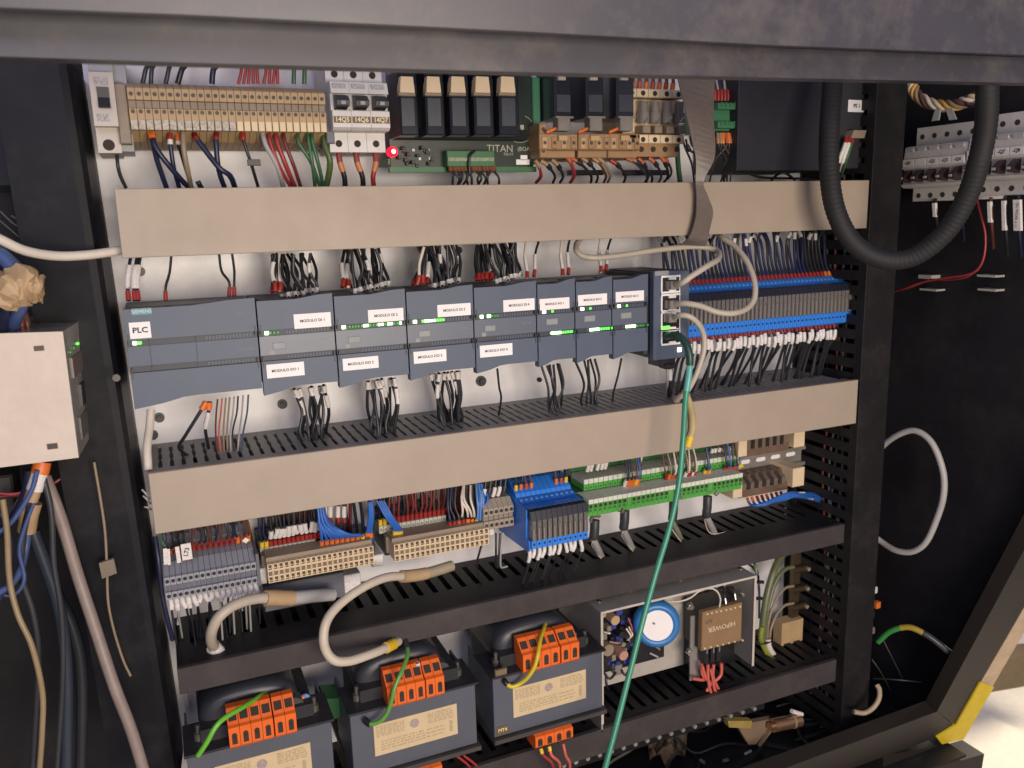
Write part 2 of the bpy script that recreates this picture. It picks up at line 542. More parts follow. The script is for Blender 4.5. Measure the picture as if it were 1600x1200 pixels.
# crumpled white sheet on the floor
sh = MB()
N = 26
x0, x1, y0, y1 = 0.95, 2.6, -0.05, 1.6
pts = []
for i in range(N + 1):
    for j in range(N + 1):
        pts.append((x0 + (x1 - x0) * i / N, y0 + (y1 - y0) * j / N, -1.243 + 0.03 * max(0, math.sin(i * 1.3 + j * .5) * math.cos(j * .9 - i * .3)) + rnd.uniform(0, .012)))
sh.add(pts, [(i * (N + 1) + j, (i + 1) * (N + 1) + j, (i + 1) * (N + 1) + j + 1, i * (N + 1) + j + 1) for i in range(N) for j in range(N)], True)
solo(sh, 'white_sheet', mat('white_plastic_sheet', (0.78, 0.74, 0.68), 0.5, noise=0.05), 'crumpled bright white sheet lying on the floor right of the cabinet', 'sheet')


# ------------------------------------------------------------------ cable ducts
def finger_mesh(pitch, slot, ya, yb, wavy, th=.0016):
    hw = (pitch - slot) / 2
    L, R = [], []
    k = 13 if wavy else 2
    for i in range(k):
        t = i / (k - 1)
        y = ya + (yb - ya) * t
        b = 0.0
        if wavy and abs((t * 3) % 1 - 0.0) < .12 and 0.1 < t < .9: b = slot * .30
        L.append((-hw - b, y)); R.append((hw + b, y))
    return MB().prism(L + R[::-1], 'z', -th, 0)


def duct(label, x0, x1, z0, z1, yf, pitch, slot, wavy, mc, mb, slots=True, lip=.006, solid=.011):
    t = thing('cable_duct', label, 'cable duct', ((x0 + x1) / 2, PLY, z0))
    c = MB().box(x0, x1, yf, yf + .002, z0, z1, .0006)
    c.box(x0, x1, yf + .002, yf + lip, z1 - .0015, z1)
    c.box(x0, x1, yf + .002, yf + lip, z0, z0 + .0015)
    c.build('cover', mc, t)
    zi = z1 - .0022
    yb = PLY - .004
    b = MB().box(x0, x1, yb, PLY, z0 + .001, z1 - .0022)
    b.box(x0, x1, yf + .004, yb, z0 + .001, z0 + .0026)
    if slots:
        b.box(x0, x1, yf + .004, yf + solid, zi - .0016, zi)
        b.box(x0, x1, yb - .010, yb, zi - .0016, zi)
    else:
        b.box(x0, x1, yf + .004, yb, zi - .0016, zi)
    b.build('channel', mb, t)
    if slots:
        me = finger_mesh(pitch, slot, yf + solid, yb - .010, wavy).mesh('finger', mb)
        n = int((x1 - x0) / pitch)
        for i in range(n):
            inst('finger', me, t, Vector((x0 + pitch * (i + .5), 0, zi)) - t.location)
    return t


DX0, DX1 = 0.005, 0.838
duct('wide beige cable duct cover above the grey controller row', DX0, DX1, .0745, .1318, 0.0, .010, .004, False, M_COVER, M_DUCT, slots=False)
duct('wide beige cable duct with a slotted grey top below the grey controller row', .0052, .8385, -.1728, -.1156, 0.0, .0102, .0036, True, M_COVER, M_DUCT, solid=.024)
duct('narrow black cable duct below the beige and green terminals', .010, .829, -.3345, -.3082, 0.0, .0170, .0065, False, M_BLKCOVER, M_BLKDUCT, solid=.052)
duct('narrow black cable duct under the transformers and the power supply tray', .010, .828, -.5355, -.5030, 0.0, .0170, .0065, False, M_BLKCOVER, M_BLKDUCT, solid=.022)
# upright duct at the right
vd = thing('upright_cable_duct', 'black upright cable duct with horizontal slots right of the mounting plate', 'cable duct', (.845, PLY, -.62))
MB().box(.8405, .8895, -.0015, .002, -.63, .40, .0006).box(.8405, .842, .002, .008, -.63, .40).build('cover', mat('black_cover_pvc', (0.011, 0.010, 0.011), 0.5, spec=0.25, noise=0.12, bump=0.06, dirt=0.08), vd)
MB().box(.8885, .8895, .002, PLY, -.63, .40).box(.842, .8885, PLY - .003, PLY, -.63, .40).box(.8405, .842, PLY - .013, PLY, -.63, .40).box(.8405, .842, .008, .012, -.63, .40).build('channel', M_BLKDUCT, vd)
fm = MB().box(.8405, .842, .012, PLY - .013, -.0062, .0062).mesh('finger', M_BLKDUCT, (.8405, 0, 0))
z = -.62
while z < .40:
    inst('finger', fm, vd, Vector((.8405, 0, z)) - vd.location)
    z += .0187
for i in range(9):
    yy, xx = rnd.uniform(.03, .10), rnd.uniform(.853, .878)
    path = [(xx + rnd.uniform(-.006, .006), yy + rnd.uniform(-.008, .008), -.6 + .12 * k) for k in range(8)]
    wire('wire running up inside the black upright duct, seen through its slots', 'wires inside the upright duct', path, .0016, rnd.choice([W_WHT, W_PINK, W_NAVY, W_BLK, W_LGREY]))

# ------------------------------------------------------------------ controller row
c6, c7, c8 = crop(180, 370, 3.871), crop(500, 370, 3.871), crop(800, 360, 3.75)
ZT, ZS1, ZL1, ZL2, ZS2, ZB = .0347, .0045, -.0015, -.0190, -.0243, -.0555


def module(name, label, cat, x0, x1, dark=False, cpu=False, wave=.0034, dip=.0060):
    t = thing(name, label, cat, ((x0 + x1) / 2, PLY - .012, -.05), None if cpu else 'grey input and output modules in the controller row')
    g = .0007
    a, b = x0 + g, x1 - g
    w = b - a
    MB().box(a + .0004, b - .0004, .006, .096, -.046, ZT - .0052).build('body', M_PLCD, t)
    MB().box(a + .004, b - .004, .018, .050, ZT - .0052, ZT - .0036).build('wire_entry', M_BLACK, t)
    zl = ZT - wave
    MB().prism([(a, ZS1), (b, ZS1), (b, ZT), (a + w * .80, ZT - wave * .15), (a + w * .60, zl + wave * .25), (a + w * .5, zl), (a, zl)], 'y', .0, .010).build('upper_lid', M_PLC, t)
    MB().box(a, b, .0022, .010, ZL2, ZL1).build('front_panel', M_PLCM if not cpu else M_PLC, t)
    MB().prism([(a, ZB - dip * .1), (a + w * .22, ZB + dip * .35), (a + w * .38, ZB + dip * .9), (a + w * .5, ZB + dip), (b, ZB + dip), (b, ZS2), (a, ZS2)], 'y', .0, .010).build('lower_lid', M_PLC, t)
    for zz0, zz1 in ((ZL1, ZS1), (ZS2, ZL2)):
        sp = MB().box(a, b, .0034, .010, zz0, zz1).build('indicator_strip', M_PLCD, t)
        win = MB()
        nn = int(w * (.62 if not cpu else .40) / .0029)
        xs = b - .004 - nn * .0029
        for i in range(nn):
            win.box(xs + i * .0029, xs + i * .0029 + .0017, .0026, .0036, zz0 + .0012, zz1 - .0014)
        win.build('indicator_window', M_PLC, sp)['kind'] = 'stuff'
    # hinge ticks at the sides
    for xx in (a + .0012, b - .0022):
        MB().box(xx, xx + .0010, -.0006, .002, ZS1 - .004, ZS1 + .0055).build('lid_hinge', M_PLCD, t)
        MB().box(xx, xx + .0010, -.0006, .002, ZS2 - .0055, ZS2 + .004).build('lid_hinge', M_PLCD, t)
    return t


def label_on(t, tl, br, s, y, size, m=M_WHITE, ink=M_INK, th=.0006, sx=1.0, bold=0.0002, name='label_plate', dx=0.0):
    x0, x1, z0, z1 = rect(tl, br, y)
    k = MB().box(x0, x1, y, y + th, z0, z1).build(name, m, t)
    for i, ln in enumerate(s if isinstance(s, list) else [s]):
        text(ln, size, ink, k, ((x0 + x1) / 2 + dx, y - .00025, (z0 + z1) / 2 - (i - (len(s) - 1) / 2 if isinstance(s, list) else 0) * size * 1.1), sx=sx, bold=bold)
    return k


def leds(t, pts, up, m, w=.0019, h=.0024):
    z = (ZL1 + ZS1) / 2 if up else (ZS2 + ZL2) / 2
    for px, py in pts:
        x = P(px, py, .002).x
        MB().box(x - w / 2, x + w / 2, .0016, .0036, z - h / 2, z + h / 2, .0004).build('indicator_light', m, t)


cpu = module('plc_controller', 'wide grey controller with a teal badge and a white PLC label, leftmost of its row', 'controller', 0.0, .110, cpu=True, dip=.0068)
label_on(cpu, (200.8, 504.5), (237, 527.5), 'PLC', -.0006, .0066, bold=.0002, sx=1.1)
k = label_on(cpu, c6(96, 436), c6(222, 468), 'SIEMENS', -.0005, .0043, M_TEAL, M_TEALT, bold=.0001)
pp = MB()
for fr in (.165, .51):
    pp.box(.110 * fr, .110 * fr + .0007, .0018, .004, ZS2, ZS1 - .001)
pp.box(.002, .110 * .51, .0018, .004, ZL2 - .0006, ZL2 + .0002)
pp.build('panel_seam', M_PLCD, cpu)
leds(cpu, [c6(118, 638)], True, L_GREENB, .0032, .0028)
leds(cpu, [c6(143, 636), c6(151, 636)], True, L_GREEN, .002, .0022)
text('CPU', .0035, M_PLCM, cpu, P(*c6(750, 465), -.0004), name='print')
text('DC/DC/DC', .0028, M_PLCM, cpu, P(*c6(795, 680), .0020), name='print')

MODS = []
ORD = ['first', 'second', 'third', 'fourth']
NAR = ['first narrow', 'middle narrow', 'last narrow']
LBL = [('DI', 1, .110, .180, c6(1078, 470), c6(1308, 541), c6(913, 775), c6(1147, 836)),
       ('DI', 2, .180, .250, c7(289, 444), c7(507, 505), c7(136, 739), c7(356, 791)),
       ('DI', 3, .250, .320, c7(709, 413), c7(913, 472), c7(565, 697), c7(766, 750)),
       ('DI', 4, .320, .390, c7(1108, 384), c7(1299, 441), c7(966, 660), c7(1165, 713))]
for kind, no, xa, xb, t1, b1, t2, b2 in LBL:
    t = module('io_module', '%s grey module with two white labels, DI and DO, counted from the wide controller' % ORD[no - 1], 'module', xa, xb)
    label_on(t, t1, b1, 'MODULO DI %d' % no, -.0006, .0036, bold=.00008, sx=1.0)
    label_on(t, t2, b2, 'MODULO DO %d' % no, -.0006, .0036, bold=.00008, sx=1.0)
    MB().box(xa + .012, xa + .0235, .0016, .004, -.0140, -.0080, .0004).build('marking_plate', mat('pale_grey_plate', (.24, .25, .255), .5), t)
    MB().box(xa + .0085, xa + .013, .0019, .004, -.0188, -.0150).build('marking_plate', mat('pale_grey_plate', (.24, .25, .255), .5), t)
    text('SM 1223', .0026, mat('pale_grey_plate', (.24, .25, .255), .5), t, (xb - .011, .0019, -.0085), name='print')
    MODS.append(t)
leds(MODS[0], [c6(917, 588)], True, L_GREENB, .0034, .003)
leds(MODS[0], [c6(940 + 22 * i, 586) for i in range(3)], True, L_DIM)
leds(MODS[1], [c7(145, 553)], True, L_GREENB, .0034, .003)
leds(MODS[1], [c7(a, 545) for a in (270, 288, 360, 378, 416, 434, 489)], True, L_GREENB)
leds(MODS[1], [c7(a, 545) for a in (180, 198, 216, 234, 252, 306, 324, 342, 396, 452, 470)], True, L_DIM)
leds(MODS[2], [c7(576, 521)], True, L_GREENB, .0034, .003)
leds(MODS[2], [c7(a, 515) for a in (642, 660, 677, 694)], True, L_GREENB)
leds(MODS[2], [c7(a, 515) for a in (624, 712, 729, 746)], True, L_GREEN)
leds(MODS[3], [c7(980, 490), c7(1023, 487)], True, L_GREENB, .0032, .003)
leds(MODS[3], [c7(a, 485) for a in (1042, 1058, 1074)], True, L_DIM)
LBA = [(1, .390, .435, c8(161, 403), c8(337, 456)), (2, .435, .480, c8(386, 380), c8(557, 431)), (3, .480, .525, c8(608, 362), c8(773, 410))]
for (no, xa, xb, tl, br), (g, d2, row) in zip(LBA, ((190, 238, 233), (414, 460, 457), (629, 674, 669))):
    t = module('io_module', 'narrow grey module labelled AO, %s' % ('nearest to the wide labelled modules', 'middle one of the narrow three', 'nearest to the network switch')[no - 1], 'module', xa, xb, wave=.0042, dip=.0055)
    label_on(t, tl, br, 'MODULO AO %d' % no, -.0006, .0033, bold=.00008, sx=.95)
    MB().box(xa + .011, xa + .0245, .0012, .004, -.0125, -.0060, .0006).build('marking_plate', mat('pale_grey_plate', (.24, .25, .255), .5), t)
    leds(t, [c8(g, 480)], True, L_GREENB, .0034, .003)
    leds(t, [c8(d2, 478)], True, L_GREEN, .002, .002)
    leds(t, [c8(row + 5 + 15 * i, 610) for i in range(4)], False, L_GREENB, .0026, .0026)
    leds(t, [c8(row + 67 + 15 * i, 605) for i in range(5)], False, L_GREEN if no < 3 else L_DIM, .0018, .0022)
    MODS.append(t)

# ------------------------------------------------------------------ network switch
sw = thing('network_switch', 'grey network switch with four upright sockets at the right end of the controller row', 'network switch', (.55, .09, -.045))
a, b, za, zb = rect(c8(832, 243), c8(1034, 742), .0)
MB().box(.5265, a, .012, .098, za + .006, zb - .003).box(a, b, .008, .098, za + .002, zb - .001).build('body', M_PLCD, sw)
MB().box(a, b, 0, .009, za, zb, .0008).build('front_panel', M_PLC, sw)
MB().box(*rect(c8(838, 240), c8(918, 262), -.0005)[:2], -.0005, .002, *rect(c8(838, 240), c8(918, 262), -.0005)[2:]).build('marking_plate', mat('pale_grey_plate', (.24, .25, .255), .5), sw)
PORTS = [(268, 362), (376, 470), (478, 580), (585, 664)]
for i, (ya, yb) in enumerate(PORTS):
    x0, x1, z0, z1 = rect(c8(876, ya), c8(984, yb), -.001)
    q = MB().box(x0 - .0004, x0 + .0012, -.0012, .002, z0, z1).box(x1 - .0008, x1, -.0012, .002, z0, z1)
    q.box(x0 - .0004, x1, -.0016, .002, z1 - .0018, z1 + .0002).box(x0 - .0004, x1, -.0016, .002, z0 - .0002, z0 + .0018)
    q.box(x0 + (x1 - x0) * .36, x0 + (x1 - x0) * .72, -.0034, .002, z1 - .0045, z1 - .0018)
    q.box(x0 + (x1 - x0) * .36, x0 + (x1 - x0) * .72, -.0034, .002, z0 + .0018, z0 + .004)
    pr_ = q.build('port', M_WHITE, sw)
    MB().box(x0 + .001, x1 - .001, -.0009, .001, z0 + .001, z1 - .001).build('port_opening', mat('shaded_jack', (.05, .048, .045), .35, .5) if i < 2 else M_MATTE, pr_)
    if i == 2:
        MB().box(x0, x0 + (x1 - x0) * .42, -.0022, .0, z0 + .0022, z0 + .0052).build('indicator_light', L_GREEN, pr_)
x0, x1, z0, z1 = rect(c8(972, 688), c8(993, 711), -.001)
MB().box(x0, x1, -.0012, .001, z0, z1, .0005).build('indicator_light', mat('pale_led', (.75, 1.0, .72), .4, noise=0, emit=3.0), sw)
# power plug below it
x0, x1, z0, z1 = rect(c8(866, 745), c8(958, 800), .02)
pw = thing('power_plug', 'black power plug pushed in below the network switch', 'plug', ((x0 + x1) / 2, .03, z0))
MB().box(x0, x1, .02, .045, z0 + .002, z1 + .006, .0008).build('housing', M_BLACK, pw)
MB().box(x0 + .006, x1 - .003, .017, .03, z0 - .001, z0 + .005, .0005).build('housing_foot', M_BLACK, pw)


# ------------------------------------------------------------------ network cables
def cpts(c, l):
    return [P(*c(a, b), y) for a, b, y in l]


def cable(name, label, cat, pts, rad, m, group=None, n=10, sub=7):
    path = smooth_path(pts, sub)
    return solo(MB().tube(path, rad, n), name, m, label, cat, group, loc=path[0]), path


RC = .0033
co, pa = cable('network_cable', 'grey network cable from the top socket looping left under the upper beige duct', 'cable',
               cpts(c8, [(955, 322, -.012), (1000, 305, -.03), (1060, 262, -.035), (1150, 205, -.035), (1208, 168, -.02), (1210, 128, .0), (1170, 108, .01), (1080, 95, .018), (960, 102, .02), (800, 122, .02), (650, 145, .02), (500, 160, .02), (420, 152, .025), (380, 122, .03), (378, 85, .04), (400, 52, .05)]), RC, W_GREY)
MB().box(pa[0].x - .006, pa[0].x + .004, -.014, -.002, pa[0].z - .0045, pa[0].z + .0045, .001).build('plug', M_CLEAR, co)
co, pa = cable('network_cable', 'grey network cable from the second socket sweeping out right in front of the blue terminals', 'cable',
               cpts(c8, [(950, 435, -.012), (1010, 428, -.028), (1100, 442, -.04), (1200, 478, -.05), (1290, 486, -.055), (1370, 462, -.05), (1415, 410, -.045), (1425, 340, -.04), (1408, 255, -.03), (1365, 165, -.015), (1300, 90, .005), (1235, 45, .02), (1205, 20, .035)]), RC, W_GREY)
MB().box(pa[0].x - .006, pa[0].x + .004, -.014, -.002, pa[0].z - .0045, pa[0].z + .0045, .001).build('plug', M_CLEAR, co)
co, pa = cable('network_cable', 'grey network cable from the third socket bending down behind the green cable', 'cable',
               cpts(c8, [(945, 515, -.012), (985, 498, -.028), (1040, 505, -.035), (1090, 545, -.035), (1122, 610, -.03), (1126, 690, -.03), (1105, 775, -.03), (1075, 855, -.03), (1030, 935, -.025), (985, 975, -.015), (955, 992, .0), (975, 1000, .012)]), RC * .95, W_GREY)
MB().box(pa[0].x - .006, pa[0].x + .004, -.014, -.002, pa[0].z - .0045, pa[0].z + .0045, .001).build('plug', M_CLEAR, co)
co, pa = cable('network_cable', 'yellowed cable end hanging over the lower beige duct behind the green cable', 'cable',
               [P(1070, 610, -.008), P(1080, 640, -.006), P(1082, 668, -.005), P(1077, 688, -.004), P(1074, 697, -.003)], .0040, mat('yellowed_clear_sheath', (.42, .34, .17), .35, noise=.2))
MB().tube(along(pa, -.012, 0), .0044, 8).build('yellow_tape', M_YELF, co)
gp = [c8(905, 622) + (-.006,), c8(945, 612) + (-.025,), c8(985, 625) + (-.04,), c8(1022, 668) + (-.05,), c8(1040, 735) + (-.055,), c8(1040, 810) + (-.055,), c8(1032, 880) + (-.055,), c8(1020, 960) + (-.055,),
      (1070, 640, -.055), (1067, 690, -.056), (1060, 760, -.06), (1046, 825, -.065), (1025, 895, -.07), (1003, 975, -.08), (983, 1055, -.09), (964, 1130, -.10), (944, 1205, -.11), (925, 1280, -.12)]
co, pa = cable('patch_cable', 'long green patch cable running from the switch down across the front of the cabinet', 'cable', [P(*q) for q in gp], .0031, W_TEAL, sub=8)
MB().tube(along(pa, 0, .070), .0041, 10).build('boot', W_DTEAL, co)
MB().tube(along(pa, .070, .098), .0036, 10).build('pale_sleeve', mat('pale_teal_sleeve', (.10, .36, .33), .35), co)


# ------------------------------------------------------------------ wires in and out of the controller row
def bundle(label, group, n, tx, bx, ytop, ybot, m, top_yr, bot_yr, ferr=None, mark=None, r=.0011, kink=.004, first=None):
    """n wires between the photo spans tx (x0,x1) at ytop and bx at ybot"""
    for i in range(n):
        u = (i + .5) / n + rnd.uniform(-.35, .35) / n
        a = P(tx[0] + (tx[1] - tx[0]) * min(1, max(0, u + rnd.uniform(-.15, .15))), ytop[0] + (ytop[1] - ytop[0]) * u, rnd.uniform(*top_yr))
        b = P(bx[0] + (bx[1] - bx[0]) * u, ybot[0] + (ybot[1] - ybot[0]) * u, rnd.uniform(*bot_yr))
        mid = a.lerp(b, .45) + Vector((rnd.uniform(-kink, kink), rnd.uniform(-.006, .004), 0))
        mid2 = a.lerp(b, .8) + Vector((rnd.uniform(-kink, kink) * .3, rnd.uniform(-.003, .003), 0))
        ex = []
        if ferr: ex.append(('ferrule', *ferr[:2], r * 1.45, ferr[2] if not isinstance(ferr[2], list) else rnd.choice(ferr[2])))
        if mark and rnd.random() < mark[4]:
            j = rnd.uniform(-mark[5], mark[5])
            ex.append(('marker', mark[0] + j, mark[1] + j, r * mark[3], mark[2]))
        wire(label, group, [a, mid, mid2, b], r, m if not isinstance(m, list) else rnd.choice(m), ex)


UP, LOW = (.030, .085), (.022, .050)
tr_top = P(600, 390, .05).z
# above the controller: two single wires and one at the left, red ferrules
for i, (xa, ya, xb, yb) in enumerate(((268, 402, 259, 470), (342, 399, 358, 463), (362, 398, 366, 463))):
    wire('black wire with red ferrule on top of the wide controller, %s' % ('far left one', 'left of close pair', 'right of close pair')[i], 'wires into the wide controller',
         [P(xa, ya - 6, .05), P(xa - (3 if i < 1 else -4), ya + 24, .045), P(xb, yb - 22, .034), P(xb, yb, .03)], .0013, W_GRY, [('ferrule', -.0085, -.0002, .0021, M_RED)])
for i, (xx, mm) in enumerate(((199, W_NAVY), (209, W_BLK), (214, W_BLK))):
    wire('%s wire with white sleeve at the upper left corner of the wide controller' % ('navy', 'black', 'black')[i], 'marked wires at the controller corner',
         [P(xx + 6, 396, .05), P(xx + 3, 415, .045), P(xx, 440, .04), P(xx + 2, 470, .033)], .0016, mm, [('ferrule', -.009, -.0002, .0024, M_RED), ('marker', .012, .034, .0026, M_MARK)])
MK = (-.021, -.009, M_MARK, 1.5, .8, .003)
WK = [W_BLK, W_BLK, W_GRY, W_GRY]
names = ['the first grey module', 'the second grey module', 'the third grey module', 'the fourth grey module']
# (top span, bottom span, y top, y bottom, count)
AB = [((425, 485), (440, 499), (398, 396), (467, 455), 14), ((541, 592), (549, 609), (390, 388), (459, 446), 14), ((653, 715), (672, 717), (386, 382), (452, 440), 16), ((757, 810), (776, 816), (383, 379), (444, 430), 15)]
for (tx, bx, yt, yb, n), nm in zip(AB, names):
    bundle('black wire in the bundle entering the top of %s' % nm, 'black wires into %s' % nm, n, tx, bx, yt, yb, WK, UP, LOW, (-.0048, -.0002, M_MARK), (-.034, -.024, M_MARK, 1.4, .14, .004), r=.00165, kink=.006)
AR = [((424, 437), (424, 440), (398, 396), (457, 455), 4), ((538, 548), (534, 548), (391, 390), (449, 448), 3), ((656, 672), (643, 668), (386, 385), (445, 443), 5), ((741, 765), (742, 772), (384, 382), (439, 436), 6)]
for (tx, bx, yt, yb, n), nm in zip(AR, names):
    bundle('marked wire with red ferrule at top left of %s' % nm, 'red ferrule wires into %s' % nm, n, tx, bx, yt, yb, [W_BLK, W_BLK, W_BLK, W_WHT], UP, (.024, .030), (-.009, -.0002, M_RED), (-.030, -.010, M_MARK, 1.5, .35, .002), r=.0017, kink=.003)
AO = [((822, 842), (824, 834), (382, 380), (432, 429)), ((878, 890), (879, 888), (379, 378), (428, 426)), ((938, 955), (939, 946), (378, 376), (423, 420))]
for i, (tx, bx, yt, yb) in enumerate(AO):
    for k in range(2):
        xa, xb = tx[k], bx[k]
        a, b = P(xa, yt[k] - 4, .05), P(xb, yb[k] + 3, .028)
        wire('%s wire with a white marker sleeve into the top of the %s module' % (('white', 'black')[k], NAR[i]), 'marked wires into the narrow modules',
             [a, a.lerp(b, .35) + Vector((-.002, .0, 0)), a.lerp(b, .8), b], .0014, (W_WHT, W_BLK)[k], [('ferrule', -.008, -.0002, .0021, M_RED), ('marker', -.027, -.0085, .0020, M_MARK)])
# below the controller
BB = [((456, 512), (468, 512), (617, 609), (668, 664), 11), ((570, 617), (583, 618), (604, 598), (660, 658), 12), ((672, 724), (690, 722), (592, 587), (645, 640), 12)]
for i, (tx, bx, yt, yb, n) in enumerate(BB):
    bundle('black wire in the bundle leaving the bottom of %s' % names[i], 'black wires out of %s' % names[i], n, tx, bx, (yt[0] - 8, yt[1] - 8), (yb[0] + 22, yb[1] + 22), WK, (.026, .050), (.03, .085), (.0006, .009, M_MARK), (.012, .028, M_MARK, 1.45, .3, .002), r=.00165, kink=.006)
bundle('thin black wire leaving the bottom of the first narrow module', 'thin wires out of MODULO AO 1', 6, (846, 876), (858, 880), (572, 568), (646, 640), WK, (.03, .05), (.03, .08), r=.0014, kink=.006)
bundle('thin black wire leaving the bottom of the middle narrow module', 'thin wires out of MODULO AO 2', 5, (899, 936), (908, 936), (565, 560), (638, 632), WK, (.03, .05), (.03, .08), r=.0014, kink=.006)
wire('single thin black wire leaving the bottom of the last narrow module', 'single thin wires', [P(971, 560, .035), P(966, 585, .04), P(959, 612, .05), P(956, 634, .055)], .0012, W_BLK)
wire('single thin black wire leaving the bottom of the fourth grey module', 'single thin wires', [P(777, 576, .035), P(780, 605, .04), P(783, 622, .05), P(779, 650, .06)], .0012, W_BLK)
# coloured wires below the wide controller
wire('thick black wire slanting left from the orange ferrule under the wide controller', None, [P(322, 628, .03), P(310, 648, .03), P(290, 680, .035), P(280, 700, .05), P(300, 716, .06), P(312, 722, .07)], .0017, W_BLK, [('ferrule', 0, .008, .0030, M_ORANGE)])
wire('black wire with a white sleeve dropping from the orange ferrule under the wide controller', None, [P(327, 628, .03), P(325, 650, .032), P(321, 672, .04), P(326, 700, .06)], .0017, W_BLK, [('ferrule', 0, .0075, .0030, M_ORANGE), ('marker', .010, .028, .0026, M_MARK)])
CW = [(340, W_BRN, 'brown'), (347, W_PINK, 'salmon'), (353, W_TAN, 'tan'), (359, W_TAN, 'dull yellow'), (366, W_LGREY, 'grey'), (372, W_GRY, 'charcoal'), (380, W_LGREY, 'pale grey'), (388, mat('slate_blue_wire', (.06, .09, .16), .4), 'slate blue')]
for i, (xx, mm, cn) in enumerate(CW):
    wire('thin %s wire dropping from the wide controller into the slotted duct' % cn, 'thin coloured wires under the wide controller', [P(xx, 624 - i, .03), P(xx - 2, 645, .034), P(xx - 6 + rnd.uniform(-3, 3), 675, .045), P(340 + i * 5.2, 706, .05)], .0009, mm)
wire('black wire with white sleeve and red ferrule under the network switch', None, [P(1046, 570, .028), P(1047, 590, .03), P(1045, 612, .035), P(1049, 632, .05)], .0019, W_BLK, [('ferrule', 0, .004, .0024, M_RED), ('marker', .005, .019, .0028, M_MARK)])
wire('grey wire under the network switch beside the sleeved black wire', None, [P(1042, 572, .03), P(1043, 596, .03), P(1040, 628, .05)], .0016, W_LGREY)
# cream cable end low at the left of the controller
co, pa = cable('grey_cable', 'cream cable coming down the left edge beside the slotted duct', 'cable', [P(236, 640, .05), P(234, 665, .045), P(230, 700, .03), P(232, 735, .02)], .0038, W_WHT)

# ------------------------------------------------------------------ blue relay terminals right of the switch
cB = crop(1020, 340, 3.75)


def relay_strip(label, x0, n, zl0, zl1, zr1, zb1, zu0, zu1, yl, yr, yu, pitch=.0062, first_face=True, upper2=False):
    """slim relay terminals: lower blue clamp zl0..zl1 (front yl), relay zl1..zr1 (front yr), dark top zr1..zb1, upper clamp zu0..zu1 (front yu)"""
    t = thing('relay_terminal_strip', label, 'relay terminals', (x0, PLY - .01, zl0))
    g = .0004
    w = pitch - g
    prof = [(.105, zl0 + .012), (.085, zl0 - .004), (yl + .008, zl0), (yl, zl0 + .003), (yl, zl1), (yr + .012, zl1), (yr + .012, zb1), (yu + .004, zu0 - .002), (yu, zu0), (yu + .014, zu1)]
    if upper2: prof += [(yu + .016, zu1 + .004), (yu + .034, zu1 + .014)]
    prof += [(.108, zu1 + .006)]
    if upper2: prof[-1] = (.108, zu1 + .02)
    me = MB().prism(prof, 'x', 0, w).mesh('terminal', M_BLUE)
    ml = MB().cyl((w / 2, yl + .0005, (zl0 + zl1) / 2 + .002), (w / 2, yl - .0004, (zl0 + zl1) / 2 + .002), .0013, 8).mesh('screw', M_BLUEB)
    mu = MB()
    d = Vector((0, yu + .007, (zu0 + zu1) / 2)); nn = Vector((0, -(zu1 - zu0), .014)).normalized()
    mu.cyl(d + Vector((w / 2, 0, 0)) - nn * .001, d + Vector((w / 2, 0, 0)) + nn * .0007, .0020, 8)
    mu = mu.mesh('screw', mat('pale_blue_clamp', (.10, .33, .72), .3))
    mr = MB().box(.0004, w - .0004, yr, yr + .012, zl1 + .0004, zr1, .0006).mesh('relay', M_RLYF)
    mp = MB().box(w * .18, w * .38, yr - .0008, yr + .002, zl1 + .001, zl1 + (zr1 - zl1) * .62).mesh('contact', mat('pale_contact_metal', (.42, .38, .33), .3, .6))
    mk = MB().prism([(yr + .001, zr1), (yr + .012, zr1), (yr + .014, zb1), (yr + .004, zb1 - .001)], 'x', 0, w).mesh('relay_lever', M_BLUEB)
    for i in range(n):
        q = inst('terminal', me, t, Vector((x0 + i * pitch, 0, 0)) - t.location)
        inst('screw', ml, q); inst('screw', mu, q)
        rl = inst('relay', mr, q)
        inst('contact', mp, q)
        inst('relay_lever', mk, q)
    return t


